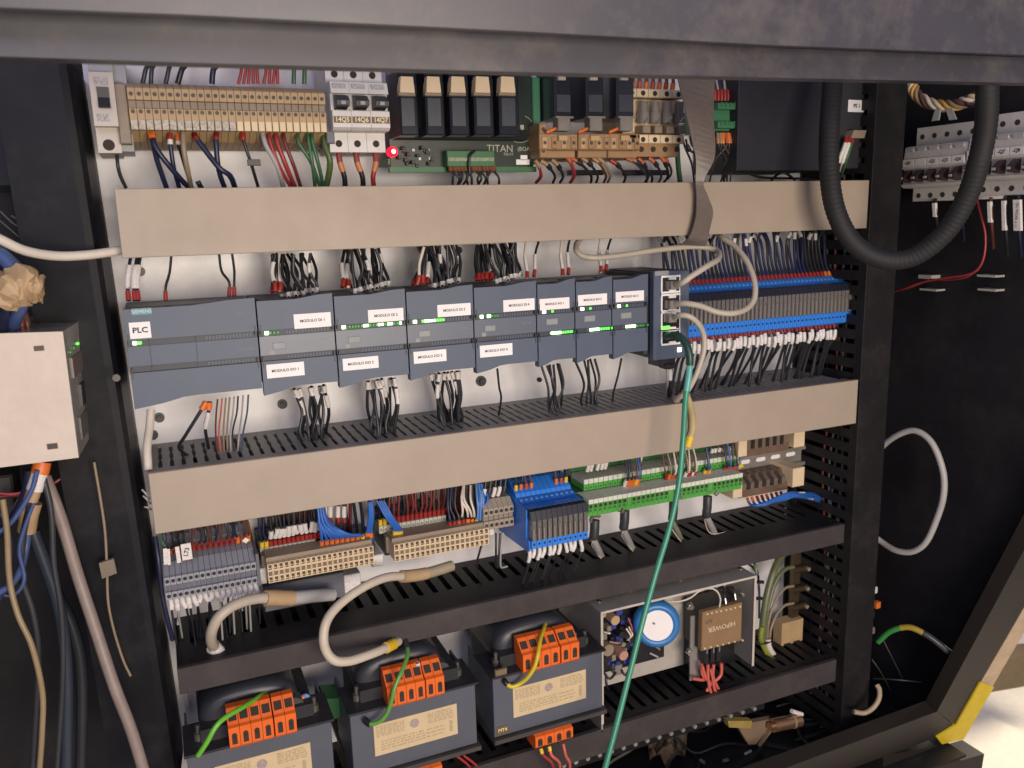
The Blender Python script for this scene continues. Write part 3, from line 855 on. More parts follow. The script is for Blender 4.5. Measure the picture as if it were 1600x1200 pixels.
yl = .028
zl0, zl1 = P(*cB(215, 715), yl).z, P(*cB(215, 632), yl).z
zr1 = P(*cB(215, 497), .024).z
zb1 = P(*cB(215, 444), .034).z
zu0, zu1 = P(*cB(215, 440), .048).z, P(*cB(215, 392), .060).z
xs = P(1062, 520, yl).x
NB = int((P(1336, 495, yl).x - xs) / .0062)
relay_strip('long strip of slim blue relay terminals right of the network switch', xs, NB, zl0, zl1, zr1, zb1, zu0, zu1, yl, .024, .044)
for i in range(NB):
    xx = xs + (i + .5) * .0062
    col = rnd.choice([W_BLK, W_BLK, W_NAVY])
    if i < NB - 1:
        zt = .076
        dx = rnd.uniform(-.005, .005)
        j = rnd.uniform(.012, .03)
        wire('dark wire with a red ferrule dropping into the top of the long blue relay strip', 'wires into the long blue strip',
             [(xx + dx, rnd.uniform(.06, .09), zt), (xx + dx * .6, .072, zt - .016), (xx, .066, zu1 + .018), (xx, .056, zu1 - .001)], .0019, W_INDIGO if rnd.random() < .5 else W_BLK,
             [('ferrule', -.0065, -.0002, .0022, M_RED if i < NB - 4 else M_ORANGE)] + ([('marker', j * .4, j * .4 + .009, .0027, M_MARK)] if rnd.random() < .5 else []), sub=3)
    if i < NB - 3:
        dx = rnd.uniform(-.009, .006)
        L = rnd.uniform(.0005, .006)
        tl_ = rnd.uniform(-.0022, .0022)
        wire('black wire with white marker and red ferrule leaving the long blue strip', 'wires out of the long blue strip',
             [(xx, .040, zl0 + .002), (xx - .001 + tl_, .036 - abs(tl_), zl0 - .013), (xx + dx * .5, .042, zl0 - .03), (xx + dx, rnd.uniform(.045, .075), -.119)], .0018, W_BLK,
             [('ferrule', .001, .007, .0022, M_RED), ('marker', .0055 + L, .0155 + L + rnd.uniform(0, .004), .0026, M_MARK)], sub=4)

# ------------------------------------------------------------------ top row: breaker, beige terminals
cA = crop(180, 80, 4.5714)
c3 = crop(500, 80, 4.4444)
c4 = crop(820, 80, 4.2105)


def screw_mesh(x, y, z, r, m, name='screw'):
    b = MB().cyl((x, y + .0015, z), (x, y - .0003, z), r, 9)
    return b.mesh(name, m)


YB = .032
x0 = P(*cA(85, 300), YB).x
pit = (P(*cA(1505, 400), YB).x - x0) / 27
zT, zG1, zG0, zM1, zM0 = [P(*cA(800, v), YB).z for v in (265, 362, 424, 503, 566)]
zH1, zH0 = P(*cA(800, 322), YB).z, P(*cA(800, 443), YB).z
bt = thing('terminal_strip', 'row of beige screw terminals left of the three breakers', 'terminal strip', (x0, PLY - .01, zM0 - .02))
w = pit - .0004
body = MB().prism([(.105, zM0 - .012), (.060, zM0 - .008), (YB + .012, zM0), (YB + .003, zM0), (YB, zM1), (YB, zG0), (YB + .003, zG0 + .0005), (YB + .003, zG1 - .0005), (YB, zG1), (YB, zT - .002), (YB + .004, zT), (.06, zT + .006), (.105, zT + .01)], 'x', 0, w).mesh('terminal', M_BEIGE)
s1, s2 = screw_mesh(w / 2, YB, zH1, .0018, M_SCREW), screw_mesh(w / 2, YB, zH0, .0018, M_SCREW)
rec = MB().box(.0003, w - .0003, YB + .0016, YB + .004, zG0 + .0008, zG1 - .0008).mesh('marking_window', M_TAUPE)
mk1 = MB().box(.0002, w - .0002, YB - .0006, YB + .004, zM0 - .0004, zM1 + .0006, .0004).mesh('marker', M_CREAM)
mk2 = MB().box(.0002, w - .0002, YB - .0006, YB + .004, zM0 - .0004, zM1 + .0006, .0004).mesh('marker', mat('worn_grey_marker', (.42, .37, .30), .5, noise=.5, scale=500))
for i in range(27):
    q = inst('terminal', body, bt, Vector((x0 + i * pit, 0, 0)) - bt.location)
    inst('screw', s1, q); inst('screw', s2, q)
    inst('marking_window', rec, q)
    inst('marker', mk1 if i > 13 else mk2, q)
for i in (0, 1, 4, 7, 10, 13, 17, 21, 26):
    pass
MB().box(x0 - .010, x0 - .0004, YB + .004, .105, zM0 - .012, zT + .002, .001).build('end_bracket', M_TAUPE, bt)
MB().box(x0 + 27 * pit, x0 + 27 * pit + .008, YB + .008, .105, zM0 - .010, zT, .001).build('end_bracket', M_GREYTD, bt)

# wires above and below the beige strip
ZD = .1335
def cA_w(label, pts, r, m, extra=(), group='wires below the beige strip'):
    return wire(label, group, [P(*cA(a, b), y) for a, b, y in pts], r, m, extra)


FO = ('ferrule', .0, .007, .0026, M_ORANGE)
FR = ('ferrule', .0, .008, .0026, M_RED)
cA_w('navy wire with orange ferrule running straight down below the beige strip', [(245, 585, .045), (268, 640, .04), (300, 780, .045), (370, 985, .06)], .0024, W_NAVY, [FO])
cA_w('navy wire with orange ferrule crossing right below the beige strip', [(268, 585, .043), (290, 690, .035), (420, 860, .04), (540, 990, .06)], .0024, W_NAVY, [FO])
cA_w('navy wire with white collar, third below the beige strip', [(392, 590, .045), (396, 680, .042), (420, 840, .045), (460, 985, .06)], .0022, W_NAVY, [('ferrule', 0, .006, .0026, M_RED), ('marker', .006, .010, .0026, M_MARK)])
cA_w('short black wire with white collar beside the tan wire below the beige strip', [(448, 590, .05), (450, 650, .05), (480, 760, .055), (540, 960, .07)], .0018, W_BLK, [('ferrule', 0, .006, .0026, M_ORANGE), ('marker', .006, .009, .0025, M_MARK)])
cA_w('tan wire curving down below the beige strip', [(485, 580, .04), (490, 700, .035), (515, 840, .04), (545, 985, .06)], .0025, W_TAN)
cA_w('navy wire from a red ferrule crossing rightward below the beige strip', [(565, 590, .045), (600, 650, .04), (740, 830, .035), (820, 890, .04), (860, 985, .06)], .0026, W_NAVY, [FR])
cA_w('navy wire hanging straight from a red ferrule below the beige strip', [(725, 575, .045), (722, 680, .042), (740, 850, .045), (785, 985, .06)], .0026, W_NAVY, [FR])
k = cA_w('thin black wire carrying a dark tag below the beige strip', [(910, 580, .045), (920, 650, .042), (970, 800, .045), (1025, 985, .06)], .0016, W_BLK, [('ferrule', 0, .008, .0028, M_RED)])
x0_, x1_, z0_, z1_ = rect(cA(942, 772), cA(1040, 818), .041)
MB().box(x0_, x1_, .040, .042, z0_, z1_, .0003).build('marker', mat('dark_tag', (.05, .045, .04), .5), k)
cA_w('grey green wire bending right below the beige strip', [(1050, 585, .045), (1080, 680, .04), (1160, 830, .042), (1205, 985, .06)], .0024, W_LGREY)
for i, (a, b) in enumerate(((1095, 1265), (1145, 1290), (1200, 1330))):
    cA_w('%s of three dark red wires bending right below the beige strip' % ('left one', 'middle one', 'right one')[i], [(a, 585, .045), (a + 15, 660, .04), (a + 80, 830, .042), (b, 985, .06)], .0018 if i != 1 else .0022, W_RED if i < 2 else mat('dark_red_wire', (.16, .025, .03), .4))
for i, (a, b, c_) in enumerate(((1305, 1470, 760), (1375, 1430, 800), (1405, 1490, 800))):
    cA_w('%s of three dark green wires below the right end of the beige strip' % ('leftmost', 'straightest', 'rightmost')[i], [(a, 585, .045), (a + 8, 660, .04), ((a + b) / 2 + 10, c_ + 30, .042), (b, 985, .06)], .0018, W_GRN)
cA_w('thick green wire hanging beside the first breaker below the beige strip', [(1490, 580, .05), (1500, 680, .045), (1535, 800, .045), (1505, 985, .06)], .0030, mat('moss_wire', (.075, .12, .035), .4))
cA_w('short black wire stub just above the duct below the beige strip', [(590, 930, .06), (600, 950, .06), (620, 985, .065)], .0026, W_BLK)
TW = [(195, 245, W_GRY, 3), (255, 285, W_GRY, 3), (360, 400, W_GRY, 3), (445, 515, W_BLK, 4), (690, 740, W_NAVY, 4)] + [(a, a + b, W_RED, 2) for a, b in ((880, 20), (915, 25), (950, 20), (985, 15), (1020, 5), (1060, 8), (1100, 10), (1125, 6), (1160, -30))] + [(1275, 1285, W_GRN, 3), (1350, 1340, W_GRN, 3), (1480, 1495, W_LGREY, 4)]
for a, b, m_, rr in TW:
    nm = {W_GRY.name: 'charcoal', W_BLK.name: 'black', W_NAVY.name: 'navy', W_RED.name: 'red', W_GRN.name: 'green', W_LGREY.name: 'grey'}[m_.name]
    p, q = P(*cA(a, 235), .07), P(*cA(b, 40), .075)
    wire('%s wire rising from the top of the beige strip to behind the header' % nm, '%s wires above the beige strip' % nm, [p, p.lerp(q, .5) + Vector((rnd.uniform(-.002, .002), -.004, 0)), q, q + Vector((rnd.uniform(-.01, .01), .01, .05))], .0006 * rr + .0004, m_)


# ------------------------------------------------------------------ breakers
def breaker(name, label, x, w, zs, tagtxt, loc_y=0.0, group=None, mb=M_BREAK, tag_m=M_GOLD, tag_t=M_GOLDT, tog=M_BLACK, cat='breaker', tagsize=.0062, tw=(.16, .84), rd=.006):
    """local frame: x across, front towards -y.  zs = top block top, top block bottom, step, toggle top, toggle bottom, tag top, tag bottom, lower block top, lower block bottom"""
    zt, zt0, zg1, zg0, zk1, zk0, zl1_, zl0_ = zs
    t = thing(name, label, cat, (x, loc_y, zl0_), group)
    g = .0003
    z = -zl0_
    W2 = w - g
    MB().prism([(.075, z + zl0_), (.022, z + zl0_), (.022, z + zl1_), (.004, z + zl1_ + .0005), (.0, z + zl1_ + .003), (0, z + zg0), (rd, z + zg0), (rd, z + zg1), (0, z + zg1), (.004, z + zt0 - .001), (.010, z + zt0), (.022, z + zt0), (.022, z + zt), (.075, z + zt)], 'x', 0, W2).build('body', mb, t, world=False)
    k = MB().prism([(.008, z + zg1 - .001), (-.002, z + zg1 - .002), (-.011, z + (zg0 + zg1) / 2), (-.010, z + zg0 + .004), (.008, z + zg0 + .001)], 'x', W2 * tw[0], W2 * tw[1]).build('toggle', tog, t, world=False)
    MB().box(W2 * .36, W2 * .6, -.0118, -.006, z + (zg0 + zg1) / 2 - .0035, z + (zg0 + zg1) / 2 - .0005).build('toggle_mark', M_BREAKG, k, world=False)
    k = MB().box(W2 * .04, W2 * .97, -.0007, .001, z + zk0, z + zk1).build('tag', tag_m, t, world=False)
    if tagtxt: text(tagtxt, tagsize, tag_t, k, base(t) + Vector((W2 / 2, -.0010, z + (zk0 + zk1) / 2)), bold=.00015, sx=.95)
    for za in ((zl1_ + zl0_) / 2 - .001, (zt + zt0) / 2):
        MB().cyl((W2 / 2, .023, z + za), (W2 / 2, .0215, z + za), .0033, 12).build('screw', M_HOLE, t, world=False)
    lab = MB().box(W2 * .1, W2 * .8, -.0004 + .0012, .003, z + zt0 - .007, z + zt0 - .003).build('printed_label', mat('grey_print_patch', (.36, .35, .34), .5, noise=.6, scale=700), t, world=False)
    return t


YK = .022
zf = lambda v, y: P(*c3(290, v), y).z
zs = (zf(100, YK + .022), zf(205, YK), zf(295, YK), zf(415, YK), zf(455, YK), zf(500, YK), zf(552, YK), zf(702, YK + .022))
xk = [P(*c3(v, 480), YK).x for v in (90, 221, 355, 487)]
bk = []
for i in range(3):
    t = breaker('circuit_breaker', 'white single pole breaker with the tag 14Q%d, %s of three' % (5 + i, ('left', 'middle', 'right')[i]), xk[i], xk[i + 1] - xk[i], zs, '14Q%d' % (5 + i), YK, 'breakers with brown tags')
    bk.append(t)
for i, (a, b, m2) in enumerate(((130, 175, W_BLK), (250, 300, W_BLK), (382, 374, W_RED))):
    wire('%s wire with an orange sleeve below the %s breaker' % (('black', 'black', 'red')[i], ('left', 'middle', 'right')[i]), 'wires below the breakers', [P(*c3(a, 700), .05), P(*c3(a + 8, 770), .048), P(*c3(b - 6, 870), .05), P(*c3(b, 945), .055)], .0026, m2, [('ferrule', 0, .010, .0030, mat('dull_red_sleeve', (.24, .05, .04), .5)), ('marker', .010, .019, .0030, mat('dull_orange_sleeve', (.50, .19, .07), .5))])
# single breaker at the far left
cL = crop(0, 60, 3.53)
YS = .03
x0, x1, z0, z1 = rect(cL(470, 180), cL(640, 480), YS)
sb = thing('fuse_switch', 'narrow beige single breaker with a black rocker at the far left of the top row', 'breaker', (x0, PLY - .01, z0))
w_ = .0178
pa_, pb_ = P(*cL(468, 182), YS), P(*cL(528, 480), YS)
xa = pb_.x - .001
ztp, zmid, zbot = P(*cL(470, 182), YS).z, P(*cL(528, 483), YS).z, P(*cL(550, 632), YS + .012).z
zup = ztp + .022
MB().prism([(.108, zbot), (YS + .012, zbot), (YS + .012, zmid), (YS, zmid), (YS, ztp), (YS + .012, ztp), (YS + .012, zup), (.108, zup)], 'x', xa, xa + w_ * 1.05).build('body', mat('aged_white_plastic', (.50, .45, .39), .5, noise=.08, dirt=.15), sb)
MB().box(xa + .0005, xa + w_, YS + .0095, YS + .012, ztp + .001, zup - .004).build('upper_label', M_BREAKG, sb)
zr1_, zr0_ = P(*cL(540, 262), YS).z, P(*cL(560, 388), YS).z
MB().prism([(YS + .004, zr1_), (YS - .003, zr1_ - .001), (YS - .001, (zr0_ + zr1_) / 2), (YS - .004, zr0_ + .001), (YS + .004, zr0_)], 'x', xa + w_ * .28, xa + w_ * .80).build('rocker', M_BLACK, sb)
MB().box(xa + w_ * .2, xa + w_ * .8, YS - .0005, YS + .001, ztp - .010, ztp - .004).build('printed_label', mat('grey_print_patch', (.36, .35, .34), .5), sb)
MB().box(xa + w_ * .15, xa + w_ * .7, YS - .0005, YS + .001, zmid + .004, zmid + .010).build('printed_label', mat('grey_print_patch', (.36, .35, .34), .5), sb)
pz = P(*cL(612, 588), YS + .012)
MB().cyl((xa + w_ * .5, YS + .0135, pz.z), (xa + w_ * .5, YS + .0115, pz.z), .0048, 14).build('screw', M_HOLE, sb)
MB().box(xa + w_ * 1.05, xa + w_ * 1.05 + .010, YS + .02, .108, zbot + .002, zup).build('end_bracket', M_BREAKG, sb)
wire('thin black wire hanging from the far left breaker of the top row', None, [P(*cL(645, 640), .06), P(*cL(650, 700), .055), P(*cL(665, 760), .06), P(*cL(695, 825), .065)], .0016, W_GRY)

# ------------------------------------------------------------------ relay board
YP = .062
x0, x1, z0, z1 = rect(c3(455, 100), c3(1482, 812), YP)
z1 += .03
rb = thing('relay_board', 'dark green relay circuit board with TITAN printed and a glowing red lamp', 'relay board', (x0, PLY - .02, z0))
MB().box(x0, x1, YP, YP + .002, z0, z1).build('board', M_PCB, rb)
MB().box(x0 - .002, x1 + .003, YP + .002, YP + .045, z0 + .004, z0 + .010).box(x0 - .002, x1 + .003, YP - .0015, YP + .004, z0 - .004, z0 + .0015).build('board_carrier', M_GREEND, rb)
zlow = P(*c3(900, 620), YP).z
MB().box(x0 + .004, P(*c3(1400, 600), YP).x, YP - .016, YP, zlow, zlow + .010).build('relay_base', M_MATTE, rb)
for i, cx in enumerate((612, 795, 965, 1135, 1310)):
    YR = .020
    a, b, zb_, zt_ = rect(c3(cx - 72, 135), c3(cx + 78, 585), YR)
    r_ = MB().box(a, b, YR, YP, zb_, zt_ + .02, .0015).build('relay', M_RELAY, rb)
    a2, b2, q0, q1 = rect(c3(cx - 50, 325), c3(cx + 48, 520), YR)
    MB().box(a2, b2, YR - .0004, YR + .001, q0, q1).build('relay_label', M_RELAYL, r_)
    a2, b2, q0, q1 = rect(c3(cx - 62, 175), c3(cx + 44, 290), YR - .006)
    MB().prism([(a2 + .0012, q1), (b2 - .0012, q1), (b2, q0 + .002), (b2, q0), (a2, q0), (a2, q0 + .002)], 'y', YR - .007, YR + .004).build('retaining_clip', M_CREAM, r_)
    MB().box(a2 - .001, b2 + .001, YR - .005, YR + .002, q0 - .0025, q0).build('clip_lip', M_TAUPE, r_)
text('TITAN', .0105, M_PCBT, rb, P(*c3(1250, 678), YP - .0004), sx=1.0)
text('(BOA)', .0062, M_PCBT, rb, P(*c3(1420, 680), YP - .0004))
text('RELAY', .0040, M_PCBT, rb, P(*c3(1310, 715), YP - .0004))
arc = [P(*c3(1390 + 95 * math.cos(a), 540 + 95 * math.sin(a)), YP - .0003) for a in [math.radians(-70 + 10 * k) for k in range(21)]]
MB().tube(arc, .00035, 4).build('printed_arc', M_PCBT, rb)
for (a, b, c_, d_, m_) in ((1362, 752, 1455, 788, M_WHITE), (1392, 722, 1440, 756, M_WHITE), (1390, 512, 1416, 562, M_PCBT), (570, 680, 590, 698, M_PCBT), (640, 678, 658, 696, M_MARK), (685, 738, 702, 756, M_MARK), (755, 735, 770, 756, M_MARK), (700, 672, 720, 690, M_PCBT), (750, 680, 764, 694, M_PCBT), (1320, 552, 1336, 566, M_PCBT)):
    xa, xb, za, zb_ = rect(c3(a, b), c3(c_, d_), YP - .001)
    MB().box(xa, xb, YP - .0012, YP, za, zb_).build('small_component' if m_ is not M_WHITE else 'sticker', m_, rb)
for i in range(16):
    a, b = rnd.uniform(490, 800), rnd.uniform(635, 790)
    xa, xb, za, zb_ = rect(c3(a, b), c3(a + rnd.uniform(14, 34), b + rnd.uniform(14, 30)), YP - .003)
    MB().box(xa, xb, YP - rnd.uniform(.002, .008), YP, za, zb_, .0004).build('small_component', M_BLACK, rb)
xa, xb, za, zb_ = rect(c3(880, 690), c3(1215, 800), YP - .014)
cn = MB().box(xa, xb, YP - .014, YP, za, zb_, .0006).build('connector', M_GREEND, rb)
xa2, xb2, za2, zb2 = rect(c3(888, 738), c3(1208, 764), YP - .0145)
MB().box(xa2, xb2, YP - .0150, YP - .013, za2, zb2).build('marking_strip', mat('pale_green_strip', (.22, .26, .16), .5, noise=.4, scale=400), cn)
p = P(*c3(507, 697), YP - .008)
MB().cyl((p.x, YP, p.z), (p.x, YP - .008, p.z), .0048, 14).cyl((p.x, YP - .008, p.z), (p.x, YP - .0105, p.z), .0048, 14, .0030).build('indicator_light', L_RED, rb)
MB().cyl((p.x, YP - .0095, p.z), (p.x, YP - .0112, p.z), .0030, 12, .0018).build('indicator_core', L_REDC, rb)
for i in range(13):
    a = 905 + i * 25
    b = a + rnd.uniform(-30, 70)
    dark = mat('rust_ferrule', (.22, .085, .04), .5)
    wire('dark wire with a rust coloured ferrule below the relay board connector', 'wires below the relay board', [P(*c3(a, 775), YP - .008), P(*c3(a + 5, 830), YP - .012), P(*c3((a + b) / 2 + rnd.uniform(-30, 40), 880), .045), P(*c3(b, 945), .06)], .0013, W_GRY, [('ferrule', 0, .010, .0026, dark)])
wire('black wire curling over the front of the relay board connector', None, [P(*c3(1075, 690), YP - .016), P(*c3(1045, 720), YP - .018), P(*c3(1035, 770), YP - .018), P(*c3(1040, 850), .045)], .0014, W_BLK)

# ------------------------------------------------------------------ three socketed relays and four fuse terminals
M_SOCK = mat('brown_beige_socket', (.31, .185, .09), .45, noise=.12, dirt=.15)
for i, cx in enumerate((255, 465, 665)):
    YR = .026
    a, b, zb_, zt_ = rect(c4(cx - 60, 150), c4(cx + 55, 440), YR)
    t = thing('socketed_relay', 'smoked plug-in relay on a brown socket, %s of three beside the green board' % ('left', 'middle', 'right')[i], 'relay', (a, PLY - .02, zb_), 'relays on brown sockets')
    MB().box(a, b, YR, .07, zb_, zt_ + .012, .0015).build('relay', M_RELAY, t)
    a2, b2, q0, q1 = rect(c4(cx - 45, 285), c4(cx + 45, 400), YR)
    MB().box(a2, b2, YR - .0004, YR + .001, q0, q1).build('relay_label', M_RELAYL, t)
    a2, b2, q0, q1 = rect(c4(cx - 36, 160), c4(cx + 14, 192), YR - .003)
    MB().box(a2, b2, YR - .004, YR + .002, q0, q1 + .002, .0005).build('test_button', mat('greyish_cream', (.42, .36, .30), .5), t)
    a2, b2, q0, q1 = rect(c4(cx - 38, 428), c4(cx + 44, 525), YR - .002)
    MB().box(a2, b2, YR - .003, YR + .01, q0, q1, .0008).box(a2 - .003, b2 + .003, YR - .004, YR + .004, q1 - .002, q1).build('retaining_clip', M_CLEAR, t)
    a2, b2, q0, q1 = rect(c4(cx - 160 if i == 0 else cx - 110, 540), c4(cx + 95, 700), .034)
    so = MB().box(a2, b2, .034, .10, q0 + .008, q1, .001).box(a2 + .002, b2, .040, .10, q0, q0 + .008, .001).build('socket', M_SOCK, t)
    for k in range(4):
        xx = a2 + (b2 - a2) * (k + .5) / 4
        MB().box(xx - .003, xx + .003, .0325, .036, q0 + .009, q0 + .021, .0006).build('clamp', M_BEIGE if k % 2 == 0 else M_SOCK, so)
        MB().cyl((xx, .0345, q0 + .015), (xx, .032, q0 + .015), .0019, 9).build('screw', M_SCREW, so)
    a2, b2, q0, q1 = rect(c4(cx - 30, 552), c4(cx + 30, 590), .030)
    MB().box(a2, b2, .030, .036, q0, q1, .0006).build('socket_lever', M_BEIGE, so)
    p = P(*c4(cx - 80, 522), .030)
    MB().cyl(p + Vector((-.006, 0, -.002)), p + Vector((.006, 0, .0025)), .0017, 8).build('lever_tip', M_ORANGE, so)
a2, b2, q0, q1 = rect(c4(96, 475), c4(150, 700), .036)
ep = thing('end_terminal', 'small beige clamp standing at the left end of the relay sockets', 'terminal', (a2, PLY - .02, q0))
MB().box(a2, b2, .036, .10, q0, q1, .001).build('body', M_SOCK, ep)
for v in (515, 590, 655):
    p = P(*c4(122, v), .036)
    MB().cyl((p.x, .037, p.z), (p.x, .0352, p.z), .0022, 9).build('screw', M_SCREW, ep)
a2, b2, q0, q1 = rect(c4(52, 300), c4(110, 640), .058)
ep = solo(MB().box(a2, b2, .058, .10, q0, q1 + .02, .001), 'end_bracket', M_GREENT, 'tall dull green end bracket between the relay board and the brown sockets', 'bracket')
ft = thing('fuse_terminal_strip', 'four beige fuse terminals with clear cylinders beside the brown ribbon cable', 'fuse terminals', (P(*c4(735, 600), .034).x, PLY - .02, P(*c4(735, 600), .034).z))
FX = [P(*c4(v, 580), .034).x for v in (672, 740, 818, 896, 974, 1052)]
zq = lambda v, y=.034: P(*c4(850, v), y).z
for k in range(5):
    w_ = FX[k + 1] - FX[k] - .0005
    b = MB().box(FX[k], FX[k] + w_, .034, .10, zq(606), zq(548), .0008).box(FX[k] + .006, FX[k] + w_ + .006, .044, .10, zq(305, .044), zq(248, .044), .0008).box(FX[k] + .004, FX[k] + w_ + .004, .050, .10, zq(548), zq(305))
    tt = b.build('terminal', M_BEIGEL, ft)
    MB().cyl((FX[k] + w_ / 2, .035, zq(582)), (FX[k] + w_ / 2, .0335, zq(582)), .0028, 10).build('screw', M_HOLE, tt)
    MB().cyl((FX[k] + w_ / 2 + .006, .045, zq(278, .044)), (FX[k] + w_ / 2 + .006, .0435, zq(278, .044)), .0028, 10).build('screw', M_HOLE, tt)
    if k:
        c_ = Vector((FX[k] + w_ / 2 + .004, .040, 0))
        MB().cyl(c_ + Vector((0, 0, zq(470))), c_ + Vector((0, 0, zq(400))), .0066, 12).cyl(c_ + Vector((0, 0, zq(400))), c_ + Vector((0, 0, zq(325))), .0050, 12).build('fuse_cap', M_CLEAR, tt)
        MB().box(c_.x - .005, c_.x + .005, .032, .05, zq(540), zq(490), .001).build('fuse_lever', M_TAUPE, tt)
        MB().cyl(c_ + Vector((-.003, -.0066, zq(468))), c_ + Vector((.002, -.0066, zq(430))), .0012, 6).build('fuse_wire', M_NICKEL, tt)
MB().box(FX[0], FX[-1] - .004, .042, .10, zq(690), zq(606)).build('lower_clamp', M_SOCK, ft)
for k in range(5):
    p = P(*c4(690 + k * 78, 645), .041)
    MB().cyl((p.x, .043, p.z), (p.x, .0405, p.z), .0030, 10).build('screw', M_HOLE, ft)
a_, b_, q0, q1 = rect(c4(720, 190), c4(985, 235), .05)
for k in range(7):
    xx = a_ + (b_ - a_) * k / 6
    wire('brown wire with an orange ferrule above the four fuse terminals', 'orange ferrule wires above the fuse terminals', [(xx, .055, q0 - .004), (xx, .053, q0 + .012), (xx + rnd.uniform(-.004, .004), .06, q0 + .05)], .0019, W_BRN, [('ferrule', 0, .009, .0027, M_ORTD if k % 2 else M_ORANGE)], sub=3)
RW = [(70, 720, 75, 865, W_RED, 1.9), (105, 720, 185, 865, W_BLK, 1.5), (178, 715, 232, 865, W_BLK, 1.5), (270, 690, 300, 865, W_RED, 2.0), (300, 700, 435, 865, W_BLK, 1.6), (372, 700, 470, 865, W_BLK, 1.4), (445, 700, 520, 865, W_BRN, 1.6), (480, 700, 545, 865, W_TAN, 1.6), (560, 715, 650, 865, W_BLK, 1.5), (665, 700, 800, 865, W_GRY, 1.6), (690, 705, 835, 865, W_BLK, 1.5), (745, 705, 790, 865, W_BLK, 1.6), (815, 700, 880, 865, W_BLK, 1.4), (890, 690, 915, 865, W_BLK, 1.5), (905, 700, 940, 840, W_GRY, 1.4)]
for i, (a, b, c_, d_, m_, rr) in enumerate(RW):
    p, q = P(*c4(a, b), .045), P(*c4(c_, d_), .065)
    ex = [('ferrule', 0, .008, .0025, rnd.choice([M_ORTD, M_SOCK, M_RED]))]
    if m_ in (W_BLK,): ex.append(('marker', .009, .015, .0027, W_BLK))
    wire('%s wire hanging from the brown relay sockets and fuse terminals' % m_.name.split('_')[0], '%s wires below the sockets' % m_.name.split('_')[0], [p, p.lerp(q, .35) + Vector((.0, -.008, .002)), p.lerp(q, .75) + Vector((.003, -.006, .001)), q], rr * .001, m_, ex)
for i, (a, b) in enumerate(((290, 515), (655, 945))):
    x0_, x1_, z0_, z1_ = rect(c4(a, 783), c4(b, 815), .075)
    solo(MB().box(x0_, x1_, .072, .080, z0_, z1_, .0008), 'tie_bar', M_BLACK, 'flat black tie bar behind the wires, under the %s' % ('two left relay sockets', 'fuse terminals')[i], 'tie bar')
wire('thick green wire beside the fuse terminals, left of the ribbon', None, [P(*c4(1000, 560), .06), P(*c4(1003, 650), .055), P(*c4(1010, 760), .06), P(*c4(1022, 860), .07)], .0030, W_GRN)
for i, (a, b, c_, d_) in enumerate(((1040, 575, 1115, 865), (1060, 580, 1140, 740), (1085, 560, 1130, 660))):
    wire('black wire between the fuse terminals and the brown ribbon', 'black wires left of the ribbon', [P(*c4(a, b), .05), P(*c4(a + 15, b + 60), .045), P(*c4((a + c_) / 2 + 20, (b + d_) / 2 + 20), .05), P(*c4(c_, d_), .06)], .0013, W_BLK, [('marker', .008, .015, .0026, W_BLK)] if i == 1 else ())

# brown ribbon cable
rp = [(1086, 112, .0, 62), (1090, 150, -.006, 62), (1094, 185, -.012, 52), (1099, 220, -.016, 38), (1101, 250, -.016, 25), (1093, 283, -.014, 11), (1097, 305, -.010, 17), (1101, 330, -.008, 30), (1097, 352, -.007, 32), (1091, 372, -.006, 32), (1084, 383, .004, 34)]
pts, ws = [], []
for a, b, y, wpx in rp:
    p = P(a, b, y)
    pts.append(p); ws.append((P(a + wpx / 2, b, y) - P(a - wpx / 2, b, y)).length)
sp = smooth_path(pts, 4)
wsp = smooth_path([(v, 0, 0) for v in ws], 4)
solo(MB().ribbon([(p, (1, .25 * math.sin(i * .25), -.1)) for i, p in enumerate(sp)], [max(.006, v.x) for v in wsp], .0012), 'ribbon_cable', mat('taupe_ribbon', (.14, .115, .10), .35, noise=.12, scale=200), 'brown grey ribbon cable twisting down over the upper beige duct', 'ribbon cable')

# green plug block and black power supply
cR = crop(1130, 80, 3.404)
x0, x1, z0, z1 = rect(c4(1256, 335), c4(1500, 548), .04)
gb = thing('green_terminal_plug', 'dull green screw terminal plug beside the black power supply', 'terminal plug', (x0, .08, z0))
MB().box(x0, x1, .046, .10, z0 + .004, z1, .001).build('body', M_GREENT, gb)
for v0, v1 in ((338, 388), (460, 510)):
    _, _, q0, q1 = rect(c4(1256, v0), c4(1525, v1), .036)
    k = MB().box(x0 + .001, x1 + .004, .036, .05, q0, q1, .0008).build('clamp_row', M_GREENT, gb)
    for j in range(9):
        xx = x0 + .004 + (x1 - x0) * j / 9
        MB().box(xx, xx + .003, .0354, .038, (q0 + q1) / 2 - .001, (q0 + q1) / 2 + .004).build('clamp', M_GREEND, k)
for i in range(9):
    a = 1250 + i * 22
    p = P(*c4(a, 325), .05)
    wire('grey wire with a red ferrule into the top of the dull green plug', 'wires above the green plug', [p, p + Vector((0, .0, .01)), p + Vector((rnd.uniform(0, .006), .01, .03)), p + Vector((.01, .02, .06))], .0014, W_LGREY if i % 2 else W_GRY, [('ferrule', 0, .012, .0021, M_RED)], sub=3)
for i in range(8):
    a = 1268 + i * 17
    p = P(*c4(a, 540), .045)
    b = rnd.choice([1215, 1240, 1310, 1330, 1350, 1290])
    wire('brown wire with an orange ferrule below the dull green plug', 'wires below the green plug', [p, p + Vector((.0, -.003, -.014)), P(*c4((a + b) / 2 + rnd.uniform(-40, 40), 720), .05), P(*c4(b, 860), .065)], .0011, rnd.choice([W_BRN, W_GRY, W_BLK]), [('ferrule', 0, .012, .0022, rnd.choice([M_ORTD, M_ORANGE, M_SOCK]))])
